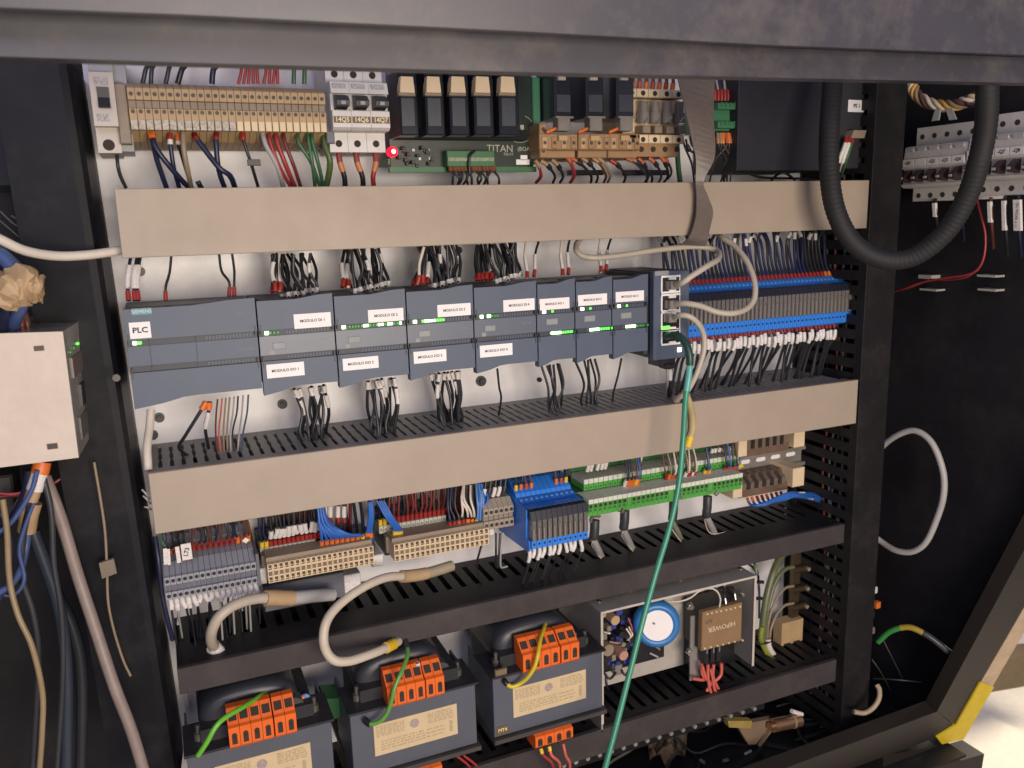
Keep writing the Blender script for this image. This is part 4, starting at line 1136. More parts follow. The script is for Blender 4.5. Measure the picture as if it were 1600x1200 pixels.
wire('black wire running right along the top of the beige duct under the power supply', None, [P(*c4(1290, 640), .05), P(*c4(1330, 720), .05), P(*c4(1430, 780), .055), P(*c4(1560, 830), .06), P(1250, 279, .065), P(1290, 283, .065)], .0016, W_BLK)
wire('black wire looping up above the duct edge left of the hose', None, [P(1205, 282, .07), P(1216, 272, .06), P(1228, 271, .055), P(1242, 281, .06)], .0016, W_BLK)
x0, x1, z0, z1 = rect((1160, 105), (1357, 266), .025)
ps = thing('power_supply', 'black power supply with a PS 1 label at the right end of the top row', 'power supply', (x0, PLY - .015, z0))
MB().box(x0, P(1290, 200, .03).x, .030, .115, z0, z1 + .02, .001).build('housing', mat('blue_black_steel', (.014, .014, .020), .5, noise=.15, bump=.05), ps)
MB().box(P(1291, 200, .03).x, x1, .022, .115, z0 + .002, z1 + .02, .001).build('front_cover', mat('charcoal_plastic', (.026, .026, .030), .5, noise=.08), ps)
label_on(ps, cR(667, 258), cR(753, 325), 'PS 1', .0212, .0062, bold=.0002)
p = P(*cR(590, 527), .021)
MB().cyl((p.x, .023, p.z), (p.x, .0205, p.z), .0017, 8).build('indicator_light', L_GREEN, ps)
xa, xb, za, zb_ = rect(cR(662, 422), cR(740, 465), .016)
MB().prism([(xa, za), (xb - .003, za), (xb, zb_), (xa + .004, zb_)], 'y', .010, .024).build('connector', M_TAUPE, ps)
xa, xb, za, zb_ = rect(cR(575, 555), cR(600, 600), .021)
MB().box(xa, xb, .0208, .024, za, zb_).build('socket', M_GREYTD, ps)
for i, (a, b, m_) in enumerate(((655, 612, M_MARK), (672, 632, M_MARK), (688, 650, M_MARK))):
    wire('%s of three white sleeved wires slanting below the PS 1 label' % ('left', 'middle', 'right')[i], 'sleeved wires at the power supply', [P(*cR(a, 455), .014), P(*cR(a - 8, 500), .010), P(*cR(b, 595), .014), P(*cR(b - 25, 670), .04)], .0016, W_LGREY if i < 2 else W_GRN, [('ferrule', .001, .010, .0024, M_RED), ('marker', .010, .034, .0026, M_MARK)] if i < 2 else [('ferrule', .001, .010, .0024, M_RED)])

# ------------------------------------------------------------------ lower terminal row
W_DRED = mat('dark_red_wire', (.16, .025, .03), .4)
cC, cD, cE = crop(220, 760, 4.2105), crop(560, 700, 4.0), crop(880, 660, 3.478)
ZB2 = -.1728                      # underside of the slotted beige duct
ZD3 = -.3082                      # top of the first black duct
YT = .030
# grey double-level terminals
xg0, xg1 = P(*cC(157, 640), YT).x, P(*cC(764, 560), YT).x
zz = lambda v, y=YT, u=460: P(*cC(u, v), y).z
gt = thing('terminal_strip', 'row of slate grey double terminals at the left end of the lower row', 'terminal strip', (xg0, PLY - .01, zz(699)))
n = 16
pit = (xg1 - xg0) / n
w = pit - .0004
me = MB().prism([(.105, zz(690)), (.05, zz(705)), (YT + .004, zz(705)), (YT, zz(696)), (YT, zz(648)), (YT + .004, zz(646)), (YT + .004, zz(604)), (YT, zz(602)), (YT, zz(551)), (YT + .004, zz(546)), (.050, zz(500)), (.072, zz(480)), (.072, zz(430)), (.080, zz(400)), (.105, zz(330))], 'x', 0, w).mesh('terminal', M_GREYT)
sA = MB().cyl((w / 2, YT + .002, zz(576)), (w / 2, YT - .0003, zz(576)), .0019, 9).mesh('screw', M_HOLE)
sB = MB().cyl((w / 2, YT + .002, zz(673)), (w / 2, YT - .0003, zz(673)), .0019, 9).mesh('screw', M_HOLE)
rc = MB().box(.0004, w - .0004, YT + .0025, YT + .006, zz(644), zz(606)).mesh('marking_window', M_GREYTD)
for i in range(n):
    q = inst('terminal', me, gt, Vector((xg0 + i * pit, 0, 0)) - gt.location)
    inst('screw', sA, q); inst('screw', sB, q); inst('marking_window', rc, q)
MB().box(xg1, xg1 + .003, YT + .001, .105, zz(720), zz(500)).build('end_plate', M_GREYTD, gt)
for i in range(n):
    xx = xg0 + (i + .5) * pit
    fm_ = M_RED if rnd.random() < .55 else rnd.choice([M_ORANGE, M_ORTD])
    wire('dark wire with a red or orange ferrule in the upper side of the grey terminals', 'wires into the grey terminals',
         [(xx, .062, zz(478)), (xx, .060, zz(440)), (xx + rnd.uniform(-.005, .005), .050, zz(360)), (xx + rnd.uniform(-.006, .008), rnd.uniform(.03, .07), ZB2 + .004)], .0014, rnd.choice([W_BLK, W_GRY, W_BRN, W_NAVY]), [('ferrule', .0, .0085, .0022, fm_)], sub=3)
    wire('dark wire with a dull red ferrule behind the grey terminals, upper level', 'upper wires of the grey terminals',
         [(xx + .002, .088, zz(395, .08)), (xx + .002, .083, zz(340, .08)), (xx + rnd.uniform(-.004, .004), .08, ZB2 + .004)], .0013, rnd.choice([W_DRED, W_BRN, W_GRY, W_DRED]), [('ferrule', .0, .010, .0021, M_RED if rnd.random() < .7 else M_ORTD)], sub=3)
    L = rnd.uniform(.011, .016)
    dx = rnd.uniform(-.004, .008)
    wire('grey wire with a white marker below the grey terminals', 'marked wires below the grey terminals',
         [(xx, .040, zz(700)), (xx + .001, .034, zz(740)), (xx + dx * .6, .036, zz(800)), (xx + dx, rnd.uniform(.04, .07), ZD3 - .004)], .0011, rnd.choice([W_GRY, W_LGREY, W_BLK]), [('marker', .0005, L, .0026, M_MARK)], sub=3)
# the white flags above the grey terminals
for i, (a, b, c_, ang) in enumerate(((165, 512, 26, .05), (188, 515, 18, .22), (252, 500, 26, .18), (308, 480, 66, .30))):
    p0, p1 = P(*cC(a, b), .036), P(*cC(a - 6 if i < 2 else a - 14, b - 105), .036)
    d = (p1 - p0); ww = (P(*cC(a + c_, b), .036) - p0).length
    sd = d.cross(Vector((0, 1, 0))).normalized()
    q = [p0 - sd * ww * .5, p0 + sd * ww * .5, p1 + sd * ww * .5, p1 - sd * ww * .5]
    t = solo(MB().prism([(v.x, v.z) for v in q], 'y', .035, .0362), 'wire_flag', M_MARK, ('narrow white flag at the far left above the grey terminals', 'small tilted white flag, second from the left above the grey terminals', 'slim white flag beside the large one above the grey terminals', 'large tilted white flag reading LT3 above the grey terminals')[i], 'wire flag', 'white flags above the grey terminals')
    if i == 3:
        c0 = (p0 + p1) / 2
        text('LT3', .0055, M_INK, t, c0 + Vector((0, -.0016, 0)), rot=(math.pi / 2, -1.25, 0), bold=.0001)
k = P(*cC(690, 352), .05)
solo(MB().prism([(k.x, k.z + .003), (k.x + .0035, k.z), (k.x, k.z - .0035), (k.x - .0035, k.z)], 'y', .049, .050), 'wire_flag', M_MARK, 'tiny white diamond flag above the right end of the grey terminals', 'wire flag')
wire('green wire slanting behind the white flags at the far left', None, [P(*cC(125, 330), .05), P(*cC(150, 380), .045), P(*cC(185, 450), .045), P(*cC(200, 490), .05)], .0013, W_GRN)
wire('blue wire running down the left edge beside the grey terminals', None, [P(*cC(95, 330), .05), P(*cC(115, 480), .04), P(*cC(140, 700), .04), P(*cC(170, 850), .04), P(*cC(210, 1010), .045)], .0022, W_NAVY)
for i, (a, b, c_) in enumerate(((245, 850, 905), (378, 800, 880), (655, 780, 815))):
    x0, x1, z0, z1 = rect(cC(a - 18, b - 25), cC(a + 18, c_), .05)
    solo(MB().prism([(x0 + .002, z1), (x1 - .002, z1), (x1, z0), (x0, z0)], 'y', .049, .051), 'wire_flag', mat('dusty_white_flag', (.33, .31, .29), .6), 'dusty pale flag hanging below the grey terminals, %s of three' % ('left', 'middle', 'right')[i], 'wire flag', 'dusty flags under the grey terminals')


def io_block(label, tl, tr, bl, n, c, up_tl, up_br, un, extra_left):
    """beige 3-row connector block on a taupe carrier with a pale upper row"""
    y = .028
    x0, x1 = P(*c(*tl), y).x, P(*c(*tr), y).x
    z1, z0 = (P(*c(*tl), y).z + P(*c(*tr), y).z) / 2, P(*c(*bl), y).z
    t = thing('io_terminal_block', label, 'terminal block', (x0, PLY - .01, z0))
    pit = (x1 - x0) / n
    w = pit - .0003
    h = z1 - z0
    g = MB().box(0, w, y + .004, y + .022, z0, z1)
    zc = [z0 + h * f for f in (.17, .5, .83)]
    for k, zc_ in enumerate(zc):
        hh = h * (.135 if k != 1 else .115)
        zl_, zh_ = zc_ - hh, zc_ + hh
        g.box(0, w * .18, y, y + .004, zl_, zh_).box(w * .82, w, y, y + .004, zl_, zh_)
    for a, b in ((z0, zc[0] - h * .135), (zc[0] + h * .135, zc[1] - h * .115), (zc[1] + h * .115, zc[2] - h * .135), (zc[2] + h * .135, z1)):
        g.box(0, w, y, y + .004, a, b)
    me = g.mesh('terminal', M_BEIGEL)
    sc = [MB().cyl((w / 2, y + .0045, z), (w / 2, y + .0022, z), w * .30, 7).mesh('screw', M_SCREW if k != 1 else M_TAUPE) for k, z in enumerate(zc)]
    rc = MB().box(w * .12, w * .88, y - .0002, y + .0042, zc[1] - h * .115, zc[1] + h * .115).mesh('key_slot', mat('brown_slot', (.17, .115, .065), .5, noise=.3, scale=500))
    for i in range(n):
        q = inst('terminal', me, t, Vector((x0 + i * pit, 0, 0)) - t.location)
        inst('screw', sc[0], q); inst('screw', sc[2], q); inst('key_slot', rc, q)
    MB().box(x0 - .003, x1 + .003, y + .022, .06, z0 + .002, z1 + .001).box(x0, x1, y + .008, y + .030, z1, z1 + .004).build('carrier', M_TAUPE, t)
    ux0, ux1, uz0, uz1 = rect(c(*up_tl), c(*up_br), .062)
    uz1 = P(*c(*up_tl), .062).z
    uz0 = uz1 - .0085
    uw = (ux1 - ux0) / un
    mu = MB().box(.0002, uw - .0002, .062, .085, uz0, uz1, .0004).mesh('upper_terminal', mat('pale_green_grey', (.42, .43, .36), .5, noise=.1))
    ms = MB().cyl((uw / 2, .063, (uz0 + uz1) / 2), (uw / 2, .0616, (uz0 + uz1) / 2), .0016, 8).mesh('screw', M_TAUPE)
    for i in range(un):
        q = inst('upper_terminal', mu, t, Vector((ux0 + i * uw, 0, 0)) - t.location)
        inst('screw', ms, q)
    MB().box(x0 - .003, x1 + .008, .058, .105, z0 - .004, uz0 - .0005).box(ux0, ux1 + .002, .085, .105, uz0, uz1 + .006).build('circuit_board', M_PCB, t)
    return t, x0, x1, z0, z1, ux0, ux1, uz0, uz1, pit


A = io_block('left beige three row terminal block under the slotted duct', (830, 502), (1532, 405), (835, 640), 20, cC, (782, 412), (1150, 352), 12, 0)
t, x0, x1, z0, z1, ux0, ux1, uz0, uz1, pit = A
for i in range(14):
    xx = ux0 + (ux1 - ux0) * (i + .6) / 12.5
    far = i >= 12
    wire('dark wire with a red ferrule behind the left beige block', 'red ferrule wires of the left block', [(xx, .066, uz1 - .001), (xx, .064, uz1 + .009), (xx + rnd.uniform(-.003, .003), .060, uz1 + .020), (xx + rnd.uniform(-.004, .006), .062, ZB2 + .003)], .0014, W_NAVY if i < 2 else W_BLK,
         [('ferrule', 0, .0075, .0023, M_YELF if i < 2 else M_RED)] + ([('marker', .009 + rnd.uniform(0, .003), .021 + rnd.uniform(-.002, .003), .0026, M_MARK)] if i > 1 else []), sub=3)
for i, (a, b) in enumerate(((1215, 1195), (1250, 1240), (1300, 1290), (1340, 1330))):
    p = P(*cC(a, 235), .066)
    wire('white marked wire deeper behind the blue bunch of the left block', 'white marked wires behind the blue bunch', [p, p + Vector((0, 0, .010)), p + Vector((.002, .004, .022))], .0014, W_BLK, [('ferrule', 0, .006, .0023, M_RED), ('marker', .006, .017, .0028, M_MARK)], sub=3)
for i in range(9):
    xx = P(*cC(1190 + i * 33, 400), .046).x
    zt_ = P(*cC(1190 + i * 33, 405 - i * 4.3), .046).z
    tx = P(*cC(1165 + i * 5, 160), .04)
    wire('blue wire with an orange ferrule fanning out of the bunch above the left beige block', 'blue bunch of the left block', [(xx, .046, zt_), (xx, .042, zt_ + .010), (xx * .55 + tx.x * .45, .036, zt_ + .020 - i * .0004), (tx.x + .001 * i * .3, .036 + .002 * (i % 3), zt_ + .034), (tx.x, .042, ZB2 + .003)], .0016, W_BLUE, [('ferrule', 0, .0095, .0025, M_ORANGE if i < 8 else M_YELF)], sub=4)
for i in range(3):
    a = 1490 + i * 12
    p, q = P(*cC(a, 365), .05), P(*cC(1500 + i * 10, 100), .04)
    wire('blue wire with an orange ferrule right of the blue bunch', 'blue wires right of the bunch', [p, p + Vector((0, -.003, .012)), q + Vector((0, 0, -.015)), q], .0018, W_BLUE, [('ferrule', 0, .006, .0026, M_BLUED), ('ferrule', .006, .012, .0026, M_ORANGE)], sub=4)

Bk = io_block('right beige three row terminal block under the slotted duct', (222, 602), (815, 503), (230, 712), 19, cD, (128, 492), (548, 420), 15, 0)
t, x0, x1, z0, z1, ux0, ux1, uz0, uz1, pit = Bk
for i in range(15):
    xx = ux0 + (ux1 - ux0) * (i + .5) / 15
    wire('dark wire with a red ferrule behind the right beige block', 'red ferrule wires of the right block', [(xx, .066, uz1 - .001), (xx, .064, uz1 + .009), (xx + rnd.uniform(-.002, .002), .062, uz1 + .020), (xx + rnd.uniform(-.004, .006), .064, ZB2 + .003)], .0014, W_NAVY if i < 2 else rnd.choice([W_BLK, W_DRED, W_DRED, W_BRN]), [('ferrule', .0, .0085, .0024, M_YELF if i < 2 else M_RED)], sub=3)
for i in range(4):
    a = 222 + i * 13
    p, q = P(*cD(a, 560), .048), P(*cD(115 + i * 14, 330), .045)
    wire('light blue wire with yellow ferrule at the left end of the right beige block', 'blue wires at the left of the right block', [p, p + Vector((0, -.004, .012)), p.lerp(q, .6) + Vector((.001, -.006, 0)), q], .0014, W_BLUE, [('ferrule', 0, .009, .0024, M_YELF)])
for i, (a, b) in enumerate(((625, 655), (665, 655), (690, 660), (705, 700))):
    p, q = P(*cD(a + 20, 440), .045), P(*cD(b, 235), .05)
    wire('white wire curving down at the right end of the right beige block', 'white wires of the right block', [q, q + Vector((-.006 if i < 2 else -.004, -.01, -.012)), p.lerp(q, .35) + Vector((-.003, -.010, 0)), p], .0014, W_WHT, [('ferrule', -.004, -.0002, .0021, M_BLACK)])
for i in range(7):
    a = 572 + i * 28
    p = P(*cD(a, 500 - i * 5), .046)
    m_ = [M_RED, M_RED, M_ORTD, M_RED, M_ORANGE, M_ORANGE, M_YELF][i]
    wire('dark wire with a short coloured ferrule at the right top of the right beige block', 'wires at the right of the right block', [p, p + Vector((0, -.001, .012)), p + Vector((rnd.uniform(-.003, .003), .004, .026)), (p.x + .003, .05, ZB2 + .003)], .0013, W_NAVY if i < 2 else W_GRY, [('ferrule', 0, .008, .0024, m_)], sub=4)
for i in range(6):
    a = 735 + i * 8
    p, q = P(*cD(a + 10, 450), .042), P(*cD(a, 225), .05)
    wire('light blue wire in the loose bunch left of the blue relay terminals', 'light blue bunch', [p, p + Vector((0, -.003, .015)), p.lerp(q, .65) + Vector((rnd.uniform(-.004, .004), -.006, 0)), q], .0013, W_BLUE if i % 2 else mat('pale_blue_wire', (.12, .26, .50), .35))
# dark wires deeper behind both beige blocks
for (c, u0, u1, v0, v1, nn_, lb) in ((cC, 800, 1500, 330, 250, 22, 'left'), (cD, 130, 800, 400, 300, 22, 'right')):
    for i in range(nn_):
        f_ = (i + .5) / nn_
        p = P(*c(u0 + (u1 - u0) * f_, v0 + (v1 - v0) * f_), .095)
        wire('dark wire deep behind the %s beige block, against the white plate' % lb, 'dark wires deep behind the %s block' % lb, [(p.x, .095, p.z - .012), (p.x + rnd.uniform(-.004, .004), .092, p.z + .006), (p.x + rnd.uniform(-.008, .008), .09, ZB2 + .004)], .0019, rnd.choice([W_DRED, W_BRN, W_BLK, W_NAVY, W_DRED]), [('ferrule', 0, .007, .0024, M_RED)], sub=3)
# brackets and rails between the blocks
for i, (tl, br, c, lb) in enumerate((((780, 545), (832, 640), cC, 'left of the left beige block'), ((1520, 460), (1600, 520), cC, 'between the two beige blocks'), ((815, 500), (850, 545), cD, 'right of the right beige block'))):
    x0, x1, za, zb_ = rect(c(*tl), c(*br), .045)
    solo(MB().box(x0, x1, .045, .095, za, zb_, .001), 'end_bracket', M_MARK, 'small white end bracket %s' % lb, 'bracket', 'white brackets of the lower row')
# grey-beige terminals
y = .034
x0, x1 = P(*cD(782, 400), y).x, P(*cD(972, 400), y).x
zz = lambda v, u=880, y=y: P(*cD(u, v), y).z
g2 = thing('terminal_strip', 'six warm grey screw terminals between the beige blocks and the blue relays', 'terminal strip', (x0, PLY - .01, zz(505)))
w = (x1 - x0) / 6
me = MB().prism([(.105, zz(510)), (y + .006, zz(512)), (y, zz(500)), (y, zz(448)), (y + .003, zz(446)), (y + .003, zz(418)), (y, zz(416)), (y, zz(372)), (y + .010, zz(330)), (.105, zz(310))], 'x', 0, w - .0004).mesh('terminal', M_GREYB)
ma, mb_ = [MB().cyl((w / 2, y + .002, zz(v)), (w / 2, y - .0003, zz(v)), .0021, 9).mesh('screw', M_HOLE) for v in (394, 474)]
mw = MB().box(.0003, w - .0007, y + .0015, y + .006, zz(444), zz(420)).mesh('marking_window', M_TAUPE)
for i in range(6):
    q = inst('terminal', me, g2, Vector((x0 + i * w, 0, 0)) - g2.location)
    inst('screw', ma, q); inst('screw', mb_, q); inst('marking_window', mw, q)
for i in range(5):
    xx = x0 + (i + .6) * w
    wire('dark wire with a white marker above the six warm grey terminals', 'wires above the warm grey terminals', [(xx, .05, zz(330)), (xx + .002, .045, zz(290)), (xx + .010, .05, ZB2 + .003)], .0015, W_GRY, [('marker', .004, .015, .0024, M_MARK if i in (0, 2, 3) else W_GRY)], sub=4)
for i, (a, b, m_) in enumerate(((770, 760, W_BLK), (860, 860, W_BLK), (885, 880, W_GRY), (905, 890, W_LGREY))):
    wire('%s wire dropping from the warm grey terminals to the black duct' % ('black looped', 'black straight', 'charcoal', 'pale grey')[i], 'wires below the warm grey terminals', [P(*cD(a, 610 if i == 0 else 530), .05), P(*cD(b, 640), .045), P(*cD(a - 30 if i == 0 else b, 740), .05), P(*cD(a if i == 0 else a + 25, 860 if i == 0 else 740), .055)], .0013, m_)

# eleven blue relay terminals
yl, yr, yu = -.004, -.006, .022
zz = lambda v, u, y: P(*cD(u, v), y).z
xs_, xe_ = P(*cD(1083, 600), yl).x, P(*cD(1436, 560), yl).x
nb, pb = 11, (xe_ - xs_) / 11
relay_strip('eleven slim blue relay terminals standing proud in the lower row', xs_, nb, zz(650, 1085, yl), zz(585, 1085, yl), zz(462, 1083, yr), zz(382, 1080, yr + .01), zz(345, 1035, yu), zz(308, 1035, yu + .012), yl, yr, yu, pitch=pb, upper2=True)
x_ = xs_ - .0008
zl0_ = zz(650, 1085, yl)
solo(MB().prism([(.105, zl0_ + .012), (.085, zl0_ - .006), (yl + .010, zl0_ - .002), (yl + .002, zl0_), (yl + .002, zz(585, 1085, yl)), (yr + .012, zz(580, 1085, yl)), (yr + .010, zz(385, 1080, yr + .01)), (yu + .004, zz(345, 1035, yu)), (yu + .014, zz(308, 1035, yu + .012)), (.105, zz(235, 1000, .05))], 'x', x_ - .0014, x_), 'end_plate', M_BLUE, 'flat blue end plate on the left side of the eleven blue relays', 'end plate')
for i in range(nb):
    xx = xs_ + (i + .5) * pb
    L = rnd.uniform(.010, .016)
    dx = rnd.uniform(-.006, .003)
    wire('grey wire with a white marker hanging under the eleven blue relays', 'marked wires below the eleven blue relays', [(xx, .012, zl0_), (xx + dx * .3, .008, zl0_ - .008), (xx + dx, .012, zl0_ - .02), (xx + dx - .002, .03, ZD3 - .004)], .0010, rnd.choice([W_BLK, W_GRY]), [('ferrule', 0, .003, .0022, M_RED), ('marker', .003, .003 + L, .0024, M_MARK)], sub=4)
    if i in (0, 1, 2, 3, 8, 9, 10):
        wire('dark wire with an orange or yellow ferrule on top of the eleven blue relays', 'ferrule wires on the eleven blue relays', [(xx, yu + .022, zz(300, 1035, yu + .012) + .004), (xx, yu + .021, zz(262, 1035, yu + .012) + .003), (xx + rnd.uniform(-.004, .004), .045, ZB2 - .004), (xx, .06, ZB2 + .01)], .0013, rnd.choice([W_NAVY, W_BLK, W_BRN]), [('ferrule', 0, .0075, .0023, rnd.choice([M_ORANGE, M_YELF, M_ORTD, M_ORANGE]))], sub=3)

# green terminals on two levels
yg, yg2 = .030, .058
gz = lambda u, v, y: P(*cE(u, v), y).z
xa, xb = P(*cE(138, 470), yg).x, P(*cE(975, 320), yg).x
zw1, zw0, zb0 = gz(138, 422, yg), gz(138, 446, yg), gz(142, 494, yg)
gg = thing('terminal_strip', 'long bright green terminal strip with white marker bands right of the blue relays', 'terminal strip', (xa, PLY - .01, zb0))
ng = 34
pg = (xb - xa) / ng
w = pg - .0003
xa2 = P(*cE(112, 350), yg2).x
zu1, zu0, zu00 = gz(112, 312, yg2), gz(112, 338, yg2), gz(125, 395, yg2)
lo = MB().box(0, w, yg, .07, zb0, zw0 - .0002, .0004).box(0, w, yg + .002, .07, zb0 - .005, zb0).mesh('lower_terminal', M_GREEN)
lk = MB().box(.0001, w, yg - .0006, .06, zw0, zw1, .0003).mesh('marker', mat('pale_green_white', (.60, .62, .52), .5, noise=.12, scale=300))
lh = MB().box(w * .15, w * .78, yg - .0004, yg + .002, zb0 + (zw0 - zb0) * .52, zb0 + (zw0 - zb0) * .88).mesh('opening', M_HOLE)
lh2 = MB().box(w * .15, w * .65, yg - .0004, yg + .002, zb0 + (zw0 - zb0) * .12, zb0 + (zw0 - zb0) * .40).mesh('opening', M_GREEND)
up = MB().box(0, w, yg2, .10, zw1 + .001, zu0 - .0002, .0004).mesh('upper_terminal', M_GREEN)
uk = MB().box(.0001, w, yg2 - .0006, .09, zu0, zu1, .0003).mesh('marker', mat('pale_green_white', (.60, .62, .52), .5))
uh = [MB().cyl((w * .45, yg2 + .002, z_), (w * .45, yg2 - .0004, z_), .0015, 7).mesh('opening', M_GREEND) for z_ in (zu0 - .005, zu0 - .0105)]
for i in range(ng):
    q = inst('lower_terminal', lo, gg, Vector((xa + i * pg, 0, 0)) - gg.location)
    inst('marker', lk, q)
    if i % 9 < 8: inst('opening', lh, q); inst('opening', lh2, q)
    q = inst('upper_terminal', up, gg, Vector((xa2 + i * pg * 1.03, 0, 0)) - gg.location)
    inst('marker', uk, q)
    inst('opening', uh[0], q); inst('opening', uh[1], q)
MB().box(xa - .001, xb + .002, yg + .012, .105, zb0 + .001, zw1 - .0005).box(xa2, xa2 + ng * pg * 1.03, .092, .105, zw1, zu1 + .006).build('carrier', M_GREEND, gg)
# wires into the upper green level: (crop x, ferrule colour, wire material)
GW = [(330, M_MARK, W_GRY), (342, M_ORANGE, W_NAVY), (358, M_ORANGE, W_NAVY), (375, M_ORANGE, W_BRN), (390, M_YELF, W_BLUE), (402, M_ORANGE, W_GRY), (552, M_RED, W_BRN), (566, M_ORANGE, W_TAN), (580, M_ORTD, W_GRY), (592, M_ORTD, W_WHT), (610, M_RED, W_BRN), (655, M_MARK, W_TAN), (668, M_RED, W_WHT), (680, M_RED, W_BRN), (692, M_MARK, W_BRN), (705, M_RED, W_WHT), (760, M_YELF, W_NAVY), (772, M_ORANGE, W_BLUE), (782, M_YELF, W_NAVY), (870, M_ORTD, W_BLK), (882, M_ORTD, W_NAVY), (895, M_ORTD, W_BLUE), (908, M_ORTD, W_BLK), (920, M_ORTD, W_BLUE), (932, M_ORTD, W_BLK)]
for a, fm_, wm_ in GW:
    v = 350 - (a - 330) * .13
    p = P(*cE(a, v), .054)
    q = P(*cE(a + rnd.uniform(-35, 20), v - 150), .06)
    wire('%s wire plugged into the upper green terminals' % wm_.name.split('_')[0], '%s wires of the green strip' % wm_.name.split('_')[0], [p, p + Vector((0, -.004, .008)), p.lerp(q, .55) + Vector((rnd.uniform(-.003, .003), -.010, 0)), (q.x, .062, ZB2 + .006)], .0012, wm_, [('ferrule', 0, .011, .0024, fm_)], sub=4)
for i, a in enumerate((128, 148, 182, 205, 225, 412, 805, 822, 845, 862, 900)):
    p = P(*cE(a, 270 - (a - 128) * .15), .06)
    wire('dark wire with a white marker above the green strip', 'marked wires above the green strip', [p, p + Vector((.002, -.002, .012)), p + Vector((.006, .0, .03))], .0014, W_BLK, [('marker', .001, .014 if a < 600 else .007, .0025, M_MARK)], sub=4)
# dusty connector heads and cables below the green strip
for i, (a, v) in enumerate(((172, 530), (335, 478), (600, 430), (785, 400))):
    p = P(*cE(a, v), .035)
    path = [p, P(*cE(a - 2, v + 60), .034), P(*cE(a - 5, v + 110), .036), P(*cE(a + (22 if i != 2 else 25), v + 170), .048), P(*cE(a + 48, v + 225), .07)]
    sp = smooth_path(path, 6)
    o = solo(MB().tube(sp, .0043 if i != 2 else .0034, 10), 'sensor_cable', W_LGREY if i != 2 else mat('olive_sheath', (.22, .22, .15), .5), '%s grey cable with a black sleeve below the green strip' % ('first', 'second', 'thin olive third,', 'fourth')[i] if i != 2 else 'thin olive cable with a black sleeve behind the green patch cable', 'cable', 'sleeved cables below the green strip')
    MB().tube(along(sp, 0, .022 if i < 3 else .026), .0058, 10).build('heat_shrink', W_GRY, o)
    hd = MB()
    for k in range(9):
        q = p + Vector((rnd.uniform(-.010, .012), rnd.uniform(-.004, .008), rnd.uniform(.001, .009)))
        hd.cyl(q, q + Vector((rnd.uniform(-.009, .009), rnd.uniform(-.004, .004), rnd.uniform(-.003, .004))), rnd.uniform(.0012, .003), 6)
    hd = hd.build('braided_shield', mat('dusty_braid', (.22, .20, .16), .6, .3, noise=.4, scale=300), o)
    hd['kind'] = 'stuff'
    fine = [sp[len(sp) // 2] + Vector((-.004, -.004, 0)), P(*cE(a - 15, v + 140), .04), P(*cE(a + 30 if i < 3 else a + 20, v + 205), .05), P(*cE(a + (60 if i < 3 else 125), v + (235 if i < 3 else 190)), .055)]
    wire('thin pale drain wire beside the %s sleeved cable below the green strip' % ('first', 'second', 'olive', 'fourth')[i], 'drain wires', fine, .0007, W_WHT)

# bare rail and comb block at the right
yd = .085
x0, x1, z0, z1 = rect(cE(950, 182), cE(1292, 212), yd)
z1, z0 = P(*cE(950, 185), yd).z, P(*cE(985, 268), yd).z
dr = thing('mounting_rail', 'bare slotted metal mounting rail at the right end of the lower row', 'rail', (x0, PLY, z0))
holes = [P(*cE(u, v), yd) for u, v in ((990, 215), (1075, 201), (1155, 187), (1237, 173))]
zc = sum(h.z for h in holes) / 4
hh, hw = .0030, .0085
m_ = MB()
xsn = [x0] + [v for h in holes for v in (h.x - hw, h.x + hw)] + [x1]
for k in range(0, len(xsn), 2):
    m_.box(xsn[k], xsn[k + 1], yd, yd + .001, zc - hh, zc + hh)
m_.box(x0, x1, yd, yd + .001, zc + hh, z1 - .002).box(x0, x1, yd, yd + .001, z0 + .002, zc - hh)
m_.box(x0, x1, yd - .007, yd + .001, z1 - .0025, z1 - .0015).box(x0, x1, yd - .007, yd + .001, z0 + .0015, z0 + .0025)
m_.box(x0, x1, yd - .008, yd - .007, z1 - .0025, z1 + .002).box(x0, x1, yd - .008, yd - .007, z0 - .002, z0 + .0025)
for h in holes:       # rounded slot ends
    for s in (-1, 1):
        m_.prism([(h.x + s * hw, zc - hh), (h.x + s * (hw - .0022), zc - hh), (h.x + s * hw, zc - hh + .0022)], 'y', yd, yd + .001)
        m_.prism([(h.x + s * hw, zc + hh), (h.x + s * (hw - .0022), zc + hh), (h.x + s * hw, zc + hh - .0022)], 'y', yd, yd + .001)
m_.build('rail', M_STEEL, dr)
for k, h in enumerate(holes):
    MB().prism([(h.x - hw, zc - hh + .001), (h.x - hw + .002, zc - hh), (h.x + hw - .002, zc - hh), (h.x + hw, zc - hh + .001), (h.x + hw, zc + hh - .001), (h.x + hw - .002, zc + hh), (h.x - hw + .002, zc + hh), (h.x - hw, zc + hh - .001)], 'y', yd + .0012, yd + .0018).build('slot', M_WHITE, dr)
x_, _, za, zb_ = rect(cE(944, 205), cE(985, 248), yd - .003)
MB().prism([(x_, zb_), (x_ + .006, zb_ - .002), (x_ + .012, za + .002), (x_, za)], 'y', yd - .003, yd - .001).build('yellow_sticker', M_YELF, dr)
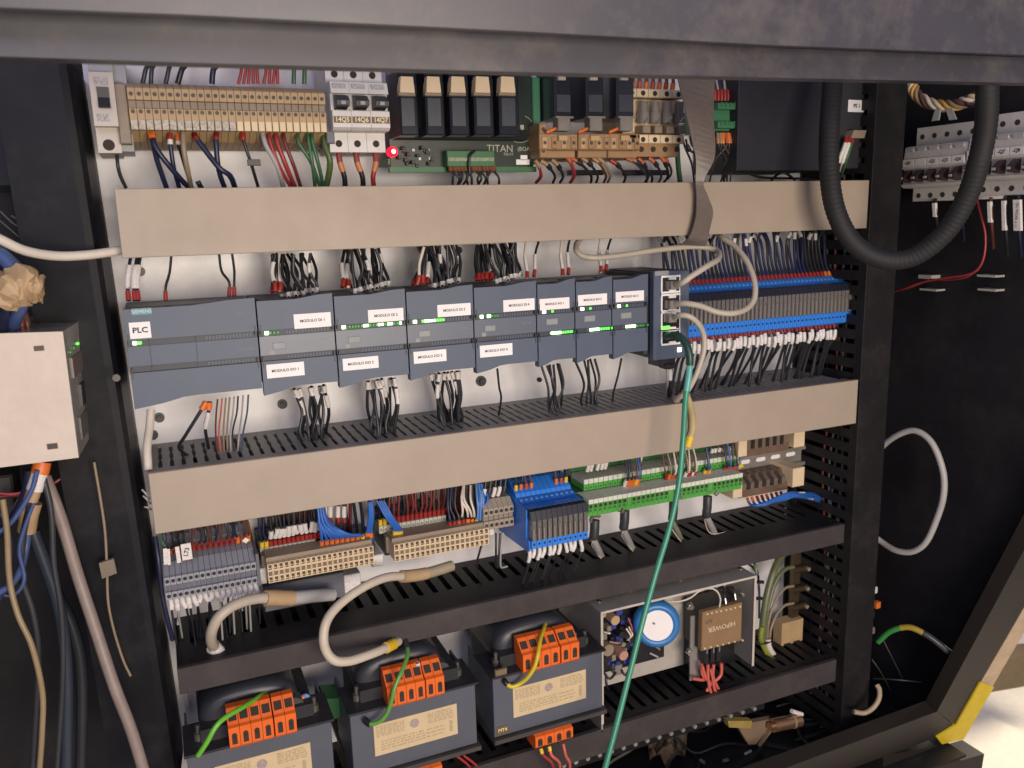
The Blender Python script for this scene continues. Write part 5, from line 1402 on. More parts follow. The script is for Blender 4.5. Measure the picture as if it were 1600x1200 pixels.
for up_, (v0, v1, lab) in enumerate((((300, 395), (62, 165), 'lower'), ((62, 165), (62, 165), 'upper'))):
    y = .045
    if up_ == 0:
        pA_, pB_ = P(*cE(925, 362), y), P(*cE(1308, 262), y)
        zt_, zb_ = P(*cE(1205, 262), y).z, P(*cE(1205, 348), y).z
    else:
        pA_, pB_ = P(*cE(955, 120), y), P(*cE(1310, 62), y)
        zt_, zb_ = P(*cE(1285, 62), y).z + .012, P(*cE(1285, 120), y).z
    t = thing('comb_terminal_block', 'beige block with dark comb teeth %s' % ('below the bare rail', 'above the bare rail, half hidden by the beige duct'), 'terminal block', (pA_.x, .11, zb_)) if False else thing('comb_terminal_block', ('beige block with dark comb teeth below the bare rail', 'beige block with dark comb teeth above the bare rail, half hidden')[up_], 'terminal block', (pA_.x, .11, zb_), 'beige comb blocks')
    ww = (pB_.x - pA_.x)
    MB().box(pA_.x, pA_.x + ww * .13, y, .105, zb_ - .004, zt_ - .006, .001).build('end_bracket', M_BEIGEL, t)
    MB().box(pB_.x - ww * .17, pB_.x, y - .002, .105, zb_ - .003, zt_ + .001, .001).build('end_bracket', M_BEIGEL, t)
    MB().box(pA_.x + ww * .13, pB_.x - ww * .17, y + .02, .105, zb_, zt_ - .004).box(pA_.x + ww * .13, pB_.x - ww * .17, y + .008, .09, zb_ - .008, zb_ + .002).build('base', mat('dusty_brown_plastic', (.13, .08, .05), .6, noise=.2), t)
    for k in range(6):
        xx = pA_.x + ww * (.15 + .111 * k)
        MB().prism([(y + .003, zb_ + .003), (y + .003, zt_ - .010), (y + .012, zt_ - .004), (y + .03, zt_ - .003), (y + .03, zb_ + .003)], 'x', xx, xx + ww * .05).build('comb_tooth', mat('taupe_tooth', (.14, .11, .085), .45, noise=.1), t)
        MB().cyl((xx + ww * .08, y + .021, (zb_ + zt_) / 2 - .004), (xx + ww * .08, y + .016, (zb_ + zt_) / 2 - .004), .0022, 8).build('screw', M_SCREW, t)
for i in range(8):
    a0 = 1000 + i * 26
    s = [P(*cE(a0, 412 - i * 5), .055), P(*cE(a0 + 20, 435 + rnd.uniform(0, 22) - i * 5), .045), P(*cE(1080 + i * 25, 452 - i * 8 + rnd.uniform(-8, 8)), .035), P(*cE(1230 + i * 8, 395 + rnd.uniform(-12, 14)), .035), P(*cE(1340 + i * 4, 390 + rnd.uniform(-6, 30)), .05), P(*cE(1400 + rnd.uniform(-5, 12), 420 + rnd.uniform(0, 22)), .07), P(*cE(1395 + rnd.uniform(-15, 12), 478), .09)]
    wire('blue wire in the loose loop under the beige comb block', 'blue loop under the comb block', s, .0018, W_BLUE, [('ferrule', 0, .007, .0022, rnd.choice([M_RED, M_ORANGE, M_ORTD]))] + ([('marker', .075, .090, .0023, M_MARK)] if i in (2, 5) else []), sub=4)

# two grey connectors with thick cables under the beige blocks
cI = crop(240, 860, 4.0)
o, pa = cable('interface_cable', 'thick grey cable with a pale connector under the grey terminals, its end curling down', 'cable', cpts(cI, [(1120, 275, .045), (1000, 285, .035), (860, 298, .025), (740, 297, .015), (620, 305, .008), (500, 345, .0), (410, 415, -.004), (365, 500, .0), (362, 570, .012), (392, 625, .03)]), .0052, W_GREY)
MB().tube(along(pa, 0, .052), .0068, 12, ).build('connector_shell', mat('pale_grey_shell', (.42, .41, .39), .4, noise=.08, dirt=.1), o)
MB().tube(along(pa, .050, .082), .0078, 10).build('masking_tape', M_TAPE, o)
MB().cyl(pa[-1] + Vector((-.003, -.006, .008)), pa[-1] + Vector((.002, -.004, -.001)), .0072, 8).build('frayed_end', M_MARK, o)
o, pa = cable('interface_cable', 'thick grey cable under the right beige block looping down with a yellow collar', 'cable', cpts(cI, [(1390, 165, .03)])[:0] + [P(706, 884, .04), P(670, 895, .03), P(640, 900, .02)] + cpts(cI, [(1480, 165, .008), (1370, 200, -.002), (1240, 275, -.012), (1130, 370, -.022), (1075, 460, -.03), (1062, 560, -.034), (1085, 640, -.036), (1140, 690, -.038), (1230, 690, -.036), (1340, 655, -.03), (1440, 615, -.02), (1530, 570, .0)]), .0046, mat('cream_sheath', (.50, .44, .35), .45, noise=.06, dirt=.15))
MB().tube(along(pa, 0, .04), .0060, 10).build('connector_shell', mat('tan_shell', (.33, .28, .19), .5, noise=.1), o)
MB().tube(along(pa, .035, .07), .0066, 10).build('masking_tape', M_TAPE, o)
MB().tube(along(pa, -.026, -.010), .0058, 10).build('yellow_collar', M_YELF, o)
for i, (tl, br, lb) in enumerate((((830, 250), (1180, 330), 'left'), ((1190, 130), (1340, 175), 'right'))):
    x0, x1, z0, z1 = rect(cI(*tl), cI(*br), .06)
for i, (tl, br, lb) in enumerate((((680, 235), (1190, 270), 'left'), ((1180, 165), (1290, 240), 'middle'), )):
    x0, x1, z0, z1 = rect(cI(*tl), cI(*br), .07)
    solo(MB().box(x0, x1, .062, .10, z0, z1 + .004, .001), 'connector_base', (M_GREYTD, M_MARK)[i], ('dark grey connector base under the left beige block', 'small white connector base right of the left grey connector')[i], 'connector')
p0 = P(*cI(690, 345), .03)
solo(MB().box(p0.x, p0.x + .030, .028, .034, p0.z, p0.z + .004), 'white_strip', M_MARK, 'small white strip under the left grey cable connector', 'strip')

# ------------------------------------------------------------------ transformers
cG, cH, cK = crop(660, 920, 4.285), crop(270, 940, 3.556), crop(600, 840, 4.0)
cF = crop(900, 850, 3.636)
M_TRF = mat('blue_grey_painted_sheet', (.080, .090, .112), .42, noise=.06, scale=20, dirt=.08)
M_TRD = mat('black_core', (.020, .020, .024), .5, noise=.2, bump=.1)
M_COIL = mat('dark_coil_wrap', (.034, .036, .044), .4, noise=.15)
M_CARD = mat('cream_rating_plate', (.56, .44, .26), .5, noise=.06)
M_CARDL = mat('faint_brown_print', (.42, .33, .20), .5, noise=.15, scale=300)


def orange_block(name, parent, x0, x1, z0, z1, yf, n, top_h=.012, top_m=M_ORTD, slot_top=True, gap=()):
    """orange spring terminal: front face with n keyhole slots, sloped top with n slots; each way a part"""
    w = (x1 - x0) / n
    grp = MB().prism([(yf + .004, z0), (yf, z0 + .004), (yf, z1 - top_h), (yf + .004, z1 - top_h + .001), (yf + .016, z1), (yf + .024, z1), (yf + .024, z0)], 'x', .0002, w - .0002).mesh('terminal', M_ORT)
    h = z1 - top_h - z0
    zc = z0 + h * .50
    sl = MB().box(w * .27, w * .73, yf - .0005, yf + .002, zc - h * .22, zc + h * .10).cyl((w * .5, yf + .002, zc + h * .16), (w * .5, yf - .0005, zc + h * .16), w * .25, 8).mesh('opening', M_HOLE)
    d = Vector((0, .012, top_h - .001)).normalized()
    nn = Vector((0, -d.z, d.y))
    c = Vector((w / 2, yf + .010, z1 - top_h / 2))
    ax, dz = Vector((w * .36, 0, 0)), d * (top_h * .36)
    q = [c - ax - dz, c + ax - dz, c + ax + dz, c - ax + dz]
    ts = MB().add([p + nn * .0006 for p in q] + [p - nn * .001 for p in q], [(0, 1, 2, 3), (7, 6, 5, 4), (4, 5, 1, 0), (5, 6, 2, 1), (6, 7, 3, 2), (7, 4, 0, 3)]).mesh('opening', M_HOLE)
    for i in range(n):
        g = sum(v for k, v in gap if i >= k)
        t = inst(name, grp, parent, Vector((x0 + i * w + g, 0, 0)) - base(parent))
        inst('opening', sl, t)
        if slot_top: inst('opening', ts, t)


YTR = -.028
F3 = (P(769.7, 1060, YTR), P(941, 1018, YTR), P(773, 1153, YTR), P(943.5, 1104, YTR))
xw = F3[1].x - F3[0].x
ztr1 = (F3[0].z + F3[1].z) / 2
ztr0 = (F3[2].z + F3[3].z) / 2


def transformer(i, xl, label, nameplate_text):
    x0, x1 = xl, xl + xw
    t = thing('transformer', label, 'transformer', (xl + xw / 2, .06, ztr0 - .01), 'grey fronted transformers')
    MB().box(x0, x1, YTR, YTR + .0025, ztr0, ztr1, .0006).box(x0, x0 + .0025, YTR + .0025, .05, ztr0, ztr1).box(x1 - .0025, x1, YTR + .0025, .05, ztr0, ztr1).build('front_panel', M_TRF, t)
    MB().box(x0 - .002, x1 + .003, YTR - .006, .09, ztr0 - .006, ztr0 - .001, .001).build('lower_flange', mat('brown_grey_flange', (.05, .045, .042), .5, noise=.15), t)
    MB().box(x0 - .002, x1 + .003, YTR - .004, .022, ztr1 + .0005, ztr1 + .003, .0008).build('upper_flange', M_TRD, t)
    core = MB()
    for k in range(24):
        core.box(x0 + .014, x1 - .014, YTR + .012 + k * .0038, YTR + .0150 + k * .0038, ztr0 + .002, ztr1 + .016)
    core.build('laminated_core', M_TRD, t)['kind'] = 'stuff'
    cx = x0 + xw * .46
    cl = MB()
    m = 32
    prof = []
    for k in range(m):
        a = 2 * math.pi * k / m
        e = 2.6
        ca, sa = math.cos(a), math.sin(a)
        prof.append((cx + .048 * abs(ca) ** (2 / e) * (1 if ca > 0 else -1), (ztr1 + .012) + .030 * abs(sa) ** (2 / e) * (1 if sa > 0 else -1)))
    cl.prism(prof, 'y', .012, .10)
    rings = [(.012, 1), (.007, .99), (.003, .965), (.0, .92), (-.002, .85), (-.003, .72)]
    vs = [(cx + (a - cx) * sc, y_, ztr1 + .012 + (b - ztr1 - .012) * sc) for y_, sc in rings for a, b in prof]
    fs = [(j * m + k, j * m + (k + 1) % m, (j + 1) * m + (k + 1) % m, (j + 1) * m + k) for j in range(len(rings) - 1) for k in range(m)]
    cl.add(vs, fs, True)
    cl.add(vs[-m:], [tuple(range(m))])
    cl.build('coil', M_COIL, t)
    bk_ = MB()
    prof = [(cx + .020 + .030 * math.cos(math.pi * k / 10) * (1 if True else 0), ztr1 + .016 + .010 * math.sin(math.pi * k / 10)) for k in range(11)]
    bk_.prism([(cx + .055, ztr1 + .003)] + prof + [(cx - .015, ztr1 + .003)], 'y', -.010, .004)
    bk_.build('terminal_carrier', mat('grey_carrier', (.06, .062, .068), .4, noise=.1), t)
    for xx in (x0 + .012, x1 - .012):
        MB().cyl((xx, -.008, ztr1 + .002), (xx, -.008, ztr1 + .010), .0045, 6).cyl((xx, -.008, ztr1 + .010), (xx, -.008, ztr1 + .018), .0022, 8).build('stud', mat('dark_zinc', (.16, .15, .13), .4, .6), t)
    return t


T3 = transformer(2, F3[0].x, 'right transformer with a cream rating plate, next to the metal power supply tray', '')
T2x = P(547, 1125.6, YTR).x
T1x = P(292.5, 1193, YTR).x
T2 = transformer(1, T2x, 'middle transformer of three with a cream rating plate, left of the right one', '')
T1 = transformer(0, T1x, 'left transformer of three, only its upper part and orange terminals in view', '')


def rating(t, tl, tr, bl, br):
    y = YTR - .0008
    a, b, c_, d = (P(*q, y) for q in (tl, tr, bl, br))
    x0, x1, z1, z0 = (a.x + c_.x) / 2, (b.x + d.x) / 2, (a.z + b.z) / 2, (c_.z + d.z) / 2
    k = MB().box(x0, x1, y, y + .0008, z0, z1).build('rating_plate', M_CARD, t)
    w, h = x1 - x0, z1 - z0
    pr_ = MB()
    for (fa, fb, n, f0, f1) in ((.03, .36, 5, .58, .93), (.64, .96, 5, .58, .93), (.08, .60, 4, .12, .46), (.62, .84, 3, .12, .46)):
        for j in range(n):
            zc = z0 + h * (f0 + (f1 - f0) * (j + .5) / n)
            u = fa
            while u < fb - .02:
                v = min(fb, u + rnd.uniform(.02, .07))
                pr_.box(x0 + w * u, x0 + w * v, y - .0002, y, zc - h * .022, zc + h * .022)
                u = v + rnd.uniform(.008, .02)
    pr_.box(x0 + w * .90, x0 + w * .94, y - .0002, y, z0 + h * .15, z0 + h * .5)
    pr_.build('print', M_CARDL, k)['kind'] = 'stuff'
    MB().cyl((x0 + w * .48, y, z0 + h * .73), (x0 + w * .48, y - .0003, z0 + h * .73), h * .14, 16).build('printed_emblem', mat('faint_grey_print', (.33, .27, .24), .5, noise=.3, scale=500), k)
    fr = MB().box(x0, x1, y - .0003, y, z1 - .0012, z1 - .0005).box(x0, x1, y - .0003, y, z0 + .0005, z0 + .0012).box(x0 + .0005, x0 + .0012, y - .0003, y, z0, z1).box(x1 - .0012, x1 - .0005, y - .0003, y, z0, z1)
    return k, (x0, x1, z0, z1)


k3, r3 = rating(T3, (801, 1076), (915.5, 1046), (803, 1122.5), (915.5, 1090))
dz = (r3[0] - F3[0].x, r3[1] - F3[0].x)
for T, xl in ((T2, T2x), (T1, T1x)):
    src = k3
    c = copy_tree(src, T)
    c.location = Vector((xl - F3[0].x, 0, 0)) + base(T3) - base(T)
text('MT4', .0055, M_GOLDT, MB().box(*rect(cG(498, 932), cG(578, 960), YTR - .0005)[:2], YTR - .0006, YTR + .0005, *rect(cG(498, 932), cG(578, 960), YTR - .0005)[2:]).build('marking_tag', M_GOLD, T3), P(*cG(538, 946), YTR - .0009), bold=.0001)
# orange terminals on top of each transformer
x0, x1 = P(*cG(668, 470), YTR - .006).x, P(*cG(1045, 400), YTR - .006).x
zb, zt_ = P(*cG(870, 525), YTR - .006).z, P(*cG(850, 330), YTR - .006).z
orange_block('orange_terminal', T3, x0, x1 - .0015, zb, zt_, YTR - .008, 6, .012, gap=((4, .0015),))
ob = x0 - F3[0].x, x1 - F3[0].x
x0, x1 = P(605, 1085, YTR - .008).x, P(693, 1066, YTR - .008).x
zb2, zt2 = P(652, 1101, YTR - .008).z, P(645, 1052, YTR - .008).z
orange_block('orange_terminal', T2, x0, x1, zb, zt_, YTR - .008, 6, .012, gap=((4, .001),))
x0, x1 = P(358, 1157, YTR - .008).x, P(462, 1130, YTR - .008).x
orange_block('orange_terminal', T1, x0, x1, zb, zt_, YTR - .008, 6, .012, gap=((4, .001),))
# lower orange plug of the right transformer and the two others
x0, x1 = P(834, 1150, YTR - .006).x, P(893, 1140, YTR - .006).x
zl1_, zl0_ = P(862, 1126, YTR).z, P(862, 1166, YTR - .01).z
orange_block('orange_terminal', T3, x0, x1, zl0_, zl1_, YTR - .010, 4, .008, slot_top=False)
orange_block('orange_terminal', T2, x0 - F3[0].x + T2x, x1 - F3[0].x + T2x, zl0_, zl1_, YTR - .010, 4, .008, slot_top=False)
for i, (a, b, c_) in enumerate(((845, 870, 862), (858, 905, 868), (880, 900, 884))):
    wire('salmon wire looping below the orange plug of the right transformer', 'salmon wires under the right transformer', [P(a, 1170 - i * 4, YTR - .002), P(a + 4, 1180, YTR - .006), P(c_ + (6 if i else 0), 1192, YTR - .004), P(c_ + 6, 1215, YTR + .01)], .0019, W_PINK if i else W_RED, [('ferrule', 0, .005, .0024, M_YELF)] if i < 2 else ())
for i in range(2):
    wire('dull red wire lying below the middle transformer', 'red wires below the middle transformer', [P(712 + i * 12, 1180, .0), P(728 + i * 12, 1192, .0), P(745 + i * 14, 1210, .01)], .0015, W_RED)
# small salmon plug standing on each top block
for T, (a, b), lb in ((T3, (861, 1000), 'right'), (T2, (655, 1045), 'middle'), (T1, (387, 1112), 'left')):
    p = P(a, b, YTR + .008)
    wire('short salmon wire end standing in the orange terminals of the %s transformer' % lb, 'salmon wire ends', [p + Vector((0, 0, -.008)), p, p + Vector((-.002, -.001, .008))], .0022, W_PINK, [('marker', -.004, 0, .0026, M_MARK if lb == 'middle' else M_ORTD)], sub=2)
# yellow and green earth leads
o, pa = cable('earth_wire', 'yellow earth lead curving over the orange terminals of the right transformer', 'wire', cpts(cG, [(838, 188, .02), (815, 260, -.01), (790, 340, -.03), (775, 430, -.042), (755, 510, -.044), (715, 580, -.042), (660, 630, -.038), (600, 655, -.036), (560, 632, -.034), (548, 612, -.030)]), .0023, W_YEL)
MB().tube(along(pa, -.006, 0), .0030, 8).build('lug_sleeve', M_BLACK, o)
MB().box(pa[-1].x - .010, pa[-1].x + .004, pa[-1].y, pa[-1].y + .004, pa[-1].z + .004, pa[-1].z + .013, .001).build('cable_lug', mat('brass_lug', (.30, .22, .13), .4, .6), o)
o, pa = cable('earth_wire', 'green earth lead hanging over the orange terminals of the middle transformer', 'wire', cpts(cH, [(1295, 215, .0), (1305, 290, -.02), (1275, 380, -.036), (1235, 470, -.042), (1215, 550, -.044), (1190, 620, -.044), (1150, 665, -.042), (1095, 680, -.038), (1065, 655, -.032)]), .0023, mat('leaf_green_wire', (.10, .28, .05), .35))
MB().tube(along(pa, -.008, 0), .0032, 8).build('lug_sleeve', M_BLACK, o)
MB().tube(along(pa, 0, .014), .0026, 8).build('grey_sleeve', W_GRY, o)
o, pa = cable('earth_wire', 'bright green earth lead slanting down left of the left transformer', 'wire', cpts(cH, [(575, 462, .02), (500, 515, -.005), (400, 580, -.03), (290, 645, -.045), (235, 700, -.05), (190, 780, -.052), (140, 855, -.05)]), .0024, W_LIME)
MB().tube(along(pa, 0, .008), .0028, 8).build('grey_sleeve', W_GRY, o)
solo(MB().box(*rect(cH(60, 495), cH(90, 600), .09)[:2], .088, .092, *rect(cH(60, 495), cH(90, 600), .09)[2:]), 'marker_strip', mat('dusty_white_flag', (.33, .31, .29), .6), 'narrow pale strip on the plate at the left of the left transformer', 'strip')
for i, (a, b, c_, d) in enumerate(((690, 540, 760, 555), (720, 528, 770, 548))):
    wire(('small red wire end on the coil of the left transformer', 'small blue wire end on the coil of the left transformer')[i], None, [P(*cH(a, b), .0), P(*cH((a + c_) / 2, b - 6), -.002), P(*cH(c_, d), .0)], .0022, (M_ORANGE, mat('pale_blue_wire', (.12, .26, .50), .35))[i])
x0, x1, z0, z1 = rect(cH(770, 530), cH(940, 625), .04)
solo(MB().prism([(x0, z0), (x1, z0 + .004), (x1, z1 - .004), (x0 + .012, z1)], 'y', .03, .06), 'green_plug', M_GREEND, 'dark green plug body between the left and middle transformers', 'plug')

# ------------------------------------------------------------------ power supply tray
yf = .0
tl, tr = P(938.5, 956, yf), P(1182, 899.5, yf)
xl, xr, zt_ = tl.x, tr.x, (tl.z + tr.z) / 2
zb_ = P(1183, 1034, yf).z - .004
tray = thing('power_supply_tray', 'open metal tray holding a circuit board, a blue ring coil and a brown transformer', 'power supply', ((xl + xr) / 2, PLY - .002, zb_))
th = .0022
MB().box(xl, xr, yf, PLY - .008, zt_ - th, zt_, .0004).build('top_flange', mat('grey_sheet_metal', (.36, .35, .325), .45, .2, noise=.1, dirt=.2), tray)
MB().box(xl, xl + th, yf, PLY - .008, zb_ - .03, zt_ - th - .0002).build('side_wall', M_ALU, tray)
MB().box(xr - th, xr, yf, PLY - .008, zb_, zt_ - th - .0002).build('side_wall', M_ALU, tray)
MB().box(xl + th, xr - th, .058, .060, P(*cF(400, 742), .058).z, zt_ - th).build('back_wall', mat('pale_tray_metal', (.52, .48, .42), .45, .2, noise=.08, dirt=.15), tray)
MB().box(xl, xr, yf - .0006, yf + .0002, zt_ - .0026, zt_ + .0002).box(xl - .0002, xl + .003, yf - .0006, yf + .0002, zb_ - .02, zt_ - .0028).box(xr - .003, xr + .0002, yf - .0006, yf + .0002, zb_, zt_ - .0028).build('bare_edge', mat('bare_edge_metal', (.62, .56, .48), .4, .3, noise=.08), tray)
for a, b in ((133, 328), (310, 265), (590, 203), (935, 142)):
    p = PZ(900 + a / 3.636, 850 + b / 3.636, zt_)
    MB().cyl((p.x, p.y, zt_ - .001), (p.x, p.y, zt_ + .0012), .0026, 10).build('rivet', M_NICKEL, tray)
cF = crop(900, 850, 3.636)
# circuit board with parts
yb = .048
x0, x1, z0, z1 = rect(cF(145, 400), cF(500, 640), yb)
pcb = MB().box(x0, x1, yb, yb + .002, z0, zt_ - .012).build('circuit_board', mat('black_board', (.016, .015, .017), .4, noise=.3, scale=200), tray)
cols = [mat('blue_component', (.03, .05, .22), .35), M_BLACK, M_BLACK, M_TAUPE, mat('blue_component', (.03, .05, .22), .35), M_CLEAR]
for i in range(46):
    a, b = rnd.uniform(150, 340), rnd.uniform(385, 720)
    if a > 300 and b < 560: continue
    p = P(*cF(a, b), yb - .015)
    h = rnd.uniform(.006, .020)
    rr = rnd.uniform(.002, .0055)
    if rnd.random() < .5:
        MB().cyl((p.x, yb, p.z), (p.x, yb - h, p.z), rr, 10).build('capacitor', rnd.choice(cols), pcb)
    else:
        MB().box(p.x - rr, p.x + rr, yb - h, yb, p.z - rr * rnd.uniform(.5, 1.8), p.z + rr, .0005).build('component', rnd.choice(cols), pcb)
for a, b, r_, m_ in ((185, 605, .0075, M_TAUPE), (272, 635, .0062, mat('salmon_component', (.45, .24, .17), .4)), (225, 435, .006, M_TAPE), (160, 405, .003, M_TAPE)):
    p = P(*cF(a, b), yb - .026)
    MB().cyl((p.x, yb, p.z), (p.x, yb - .026, p.z), r_, 14).build('capacitor', m_, pcb)
for a, b, c_, d, m_ in ((296, 420, 300, 540, W_RED), (285, 480, 292, 545, W_WHT), (300, 470, 296, 540, W_WHT), (160, 500, 180, 495, W_WHT), (430, 570, 470, 600, W_TAN), (420, 620, 460, 640, W_LGREY), (190, 555, 250, 550, W_TAN)):
    p, q = P(*cF(a, b), yb - .02), P(*cF(c_, d), yb - .018)
    MB().tube(smooth_path([p, p.lerp(q, .5) + Vector((.002, -.006, 0)), q], 4), .0012, 6).build('jumper', m_, pcb)
for i, (a, b, c_) in enumerate(((150, 720, 235), (250, 700, 310), (170, 740, 180))):
    p = P(*cF(a, b), yb - .012)
    q = P(*cF(c_, b - 5 if i < 2 else b + 80), yb - .012)
    wire('black wire loop at the bottom of the tray circuit board', 'wire loops of the tray', [p, P(*cF((a + c_) / 2, b + 45), yb - .02), q] if i < 2 else [p, p.lerp(q, .5) + Vector((-.003, -.004, 0)), q], .0016, W_BLK if i != 2 else W_NAVY)
# blue ring coil
c0 = P(*cF(455, 450), .022)
ax = (CC - c0); ax.z *= .3; ax = (ax.normalized() * .55 + Vector((-.25, -1, .12))).normalized()
ringr = (P(*cF(552, 450), .022) - P(*cF(358, 450), .022)).length / 2 * 1.12
m_ = MB()
u = ax.orthogonal().normalized(); v = ax.cross(u)
R1, R2, seg, ns = ringr * .80, ringr * .24, 40, 12
vs, fs = [], []
for i in range(seg):
    a = 2 * math.pi * i / seg
    d = u * math.cos(a) + v * math.sin(a)
    for k in range(ns):
        b = 2 * math.pi * k / ns
        vs.append(c0 + d * (R1 + R2 * math.cos(b)) + ax * (R2 * 1.5 * math.sin(b)))
for i in range(seg):
    for k in range(ns):
        fs.append((i * ns + k, ((i + 1) % seg) * ns + k, ((i + 1) % seg) * ns + (k + 1) % ns, i * ns + (k + 1) % ns))
m_.add(vs, fs, True)
tor = m_.build('ring_coil', mat('blue_tape', (.025, .16, .42), .35, noise=.08, scale=300), tray)
MB().cyl(c0 - ax * .008, c0 + ax * (R2 * 1.25), R1 * .90, 32, smooth=False).build('white_disc', M_WHITE, tor)
pd = c0 + ax * (R2 * 1.25 + .0004) + u * 0
MB().cyl(pd + Vector((-.005, 0, .004)), pd + Vector((-.005, 0, .004)) + ax * .0008, .0012, 8).build('red_dot', M_RED, tor)
# brown transformer in its bracket
yb = .030
x0, x1, z0, z1 = rect(cF(612, 330), cF(975, 640), yb + .012)
z1 = P(*cF(950, 235), yb + .012).z
br = MB().box(x0, x0 + .016, yb - .004, yb - .002, z0, z1 - .016).build('bracket', M_ALU, tray)
MB().box(x0 + (x1 - x0) * .88, x1, yb + .012, yb + .014, z0, z1).build('bracket', mat('dark_bracket', (.08, .075, .07), .4, .5), tray)
MB().box(x0 + .012, x1 - .006, yb + .014, .057, z0, z1 - .004).box(x0 + .016, x1 - .012, yb + .006, yb + .014, z0 + .002, z1 - .008, .002).build('black_core', mat('glossy_black', (.012, .012, .013), .25, noise=.1), tray)
for k in range(4):
    xx = x0 + .03 + k * .012
    MB().cyl((xx, yb + .008, z1 - .014), (xx + .004, yb + .03, z1 - .004), .0045, 10).build('winding', M_BLACK, tray)
for a, b in ((643, 350), (945, 280), (640, 610)):
    p = P(*cF(a, b), yb - .004)
    MB().cyl((p.x, yb - .004, p.z), (p.x, yb - .008, p.z), .0052, 6, .0045).cyl((p.x, yb - .008, p.z), (p.x, yb - .011, p.z), .0028, 8).build('bolt', M_NICKEL, br)
yb = .008
x0, x1 = P(*cF(717, 490), yb).x, P(*cF(943, 450), yb).x
z1, z0 = P(*cF(830, 362), yb).z, P(*cF(830, 580), yb).z
MB().box(x0 + .002, x1 - .002, yb + .0085, yb + .04, z0 - .001, z1 + .002, .002).build('black_winding', M_BLACK, tray)
hp = MB().box(x0, x1, yb, yb + .008, z0, z1, .0010).build('potted_transformer', mat('tan_brown_plastic', (.235, .145, .068), .5, noise=.08, dirt=.06), tray)
text('HiPOWER', .0095, mat('pale_tan_print', (.62, .50, .34), .5), hp, ((x0 + x1) / 2 - .001, yb - .0005, (z0 + z1) / 2 + .001), rot=(math.pi / 2, math.pi, 0), bold=.0001)
text('LT3', .0060, M_INK, hp, P(*cF(757, 442), yb - .0005))
bx_ = MB().box(*rect(cF(735, 428), cF(780, 458), yb)[:2], yb - .0004, yb, *rect(cF(735, 430), cF(780, 433), yb)[2:])
pins_t = [(742, 395), (768, 390), (795, 383), (820, 378), (850, 372), (875, 367), (900, 360), (928, 353)]
pins_b = [(728, 590), (762, 583), (800, 575), (832, 568), (865, 560), (897, 552), (943, 545)]
for a, b in pins_t + pins_b:
    p = P(*cF(a, b), yb)
    MB().cyl((p.x, yb + .001, p.z), (p.x, yb - .0018, p.z), .0013, 7).build('pin', M_CREAM, hp)
for i, (a, b) in enumerate(((738, 620), (775, 615), (808, 608))):
    p = P(*cF(a, b - 10), .012)
    MB().box(p.x - .0035, p.x + .0035, .010, .022, p.z - .016, p.z + .005, .0008).build('terminal_boot', M_BLACK, hp)
    MB().box(p.x - .0008, p.x + .0008, .0092, .0102, p.z - .002, p.z + .006).build('terminal_tab', M_NICKEL, hp)
cr = crop(1080, 1020, 1)
RWS = [[(1096, 1037), (1097, 1052), (1100, 1062), (1082, 1060)], [(1097, 1040), (1103, 1060), (1110, 1068), (1104, 1080)], [(1106, 1038), (1106, 1055), (1108, 1072), (1112, 1086)], [(1115, 1038), (1114, 1056), (1120, 1072), (1127, 1085)], [(1127, 1036), (1127, 1052), (1122, 1060), (1114, 1066)], [(1110, 1045), (1114, 1062), (1116, 1076), (1122, 1086)]]
for i, q in enumerate(RWS):
    wire('salmon wire below the brown transformer dropping into the black duct', 'salmon wires below the brown transformer', [P(a, b, .014 - .002 * (i % 3)) for a, b in q], .0022, W_PINK)
wire('thin cream wire arching over the blue ring coil to the brown transformer', None, [P(*cF(a, b), y) for a, b, y in ((415, 332, .045), (500, 328, .03), (590, 325, .02), (650, 305, .015), (700, 268, .012), (760, 252, .01), (800, 268, .008), (820, 310, .008), (815, 358, .01))], .0011, W_WHT)
for i, (a, b) in enumerate(((840, 265), (895, 240))):
    wire('black wire at the top of the brown transformer', 'black wires of the brown transformer', [P(*cF(a - 30, b), .03), P(*cF(a, b + 15), .018), P(*cF(a + 12, b + 80), .012)], .0016, W_BLK, [('ferrule', -.008, -.001, .0018, M_NICKEL)])
# earth bar at the right
yb = .075
x0, x1 = P(*cF(1232, 200), yb).x, P(*cF(1275, 200), yb).x
z1, z0 = P(*cF(1250, 35), yb).z + .01, P(*cF(1250, 470), yb).z
eb = thing('earth_bar', 'upright dark brown earth bar on a beige foot right of the power supply tray', 'earth bar', (x0, PLY, z0 - .02))
MB().box(x0, x1, yb, yb + .006, z0, z1, .0006).build('bar', mat('dark_bronze', (.12, .085, .05), .35, .7, noise=.15), eb)
xa, xb, za, zb2 = rect(cF(1165, 450), cF(1280, 545), yb - .005)
MB().box(xa, xb, yb - .008, yb + .010, za, zb2, .001).build('foot', M_BEIGE, eb)
for v in (135, 245, 345):
    p = P(*cF(1255, v), yb)
    MB().cyl((x0 - .006, yb - .004, p.z), (x1 + .007, yb - .004, p.z - .001), .0052, 10).build('clamp', mat('dark_bronze', (.12, .085, .05), .35, .7), eb)
    MB().cyl((x1 + .004, yb - .008, p.z), (x1 + .004, yb - .012, p.z), .003, 8).build('clamp_screw', M_TAUPE, eb)
cF_ = lambda l: [P(*cF(a, b), y) for a, b, y in l]
cable('earth_cable', 'thick olive green earth cable bowing beside the metal tray', 'cable', cF_([(1215, 30, .09), (1165, 70, .08), (1125, 150, .07), (1090, 270, .065), (1070, 380, .062), (1060, 480, .06), (1065, 550, .06), (1095, 610, .062), (1150, 650, .07), (1210, 690, .08)]), .0050, mat('olive_earth_sheath', (.12, .135, .065), .4, noise=.2))
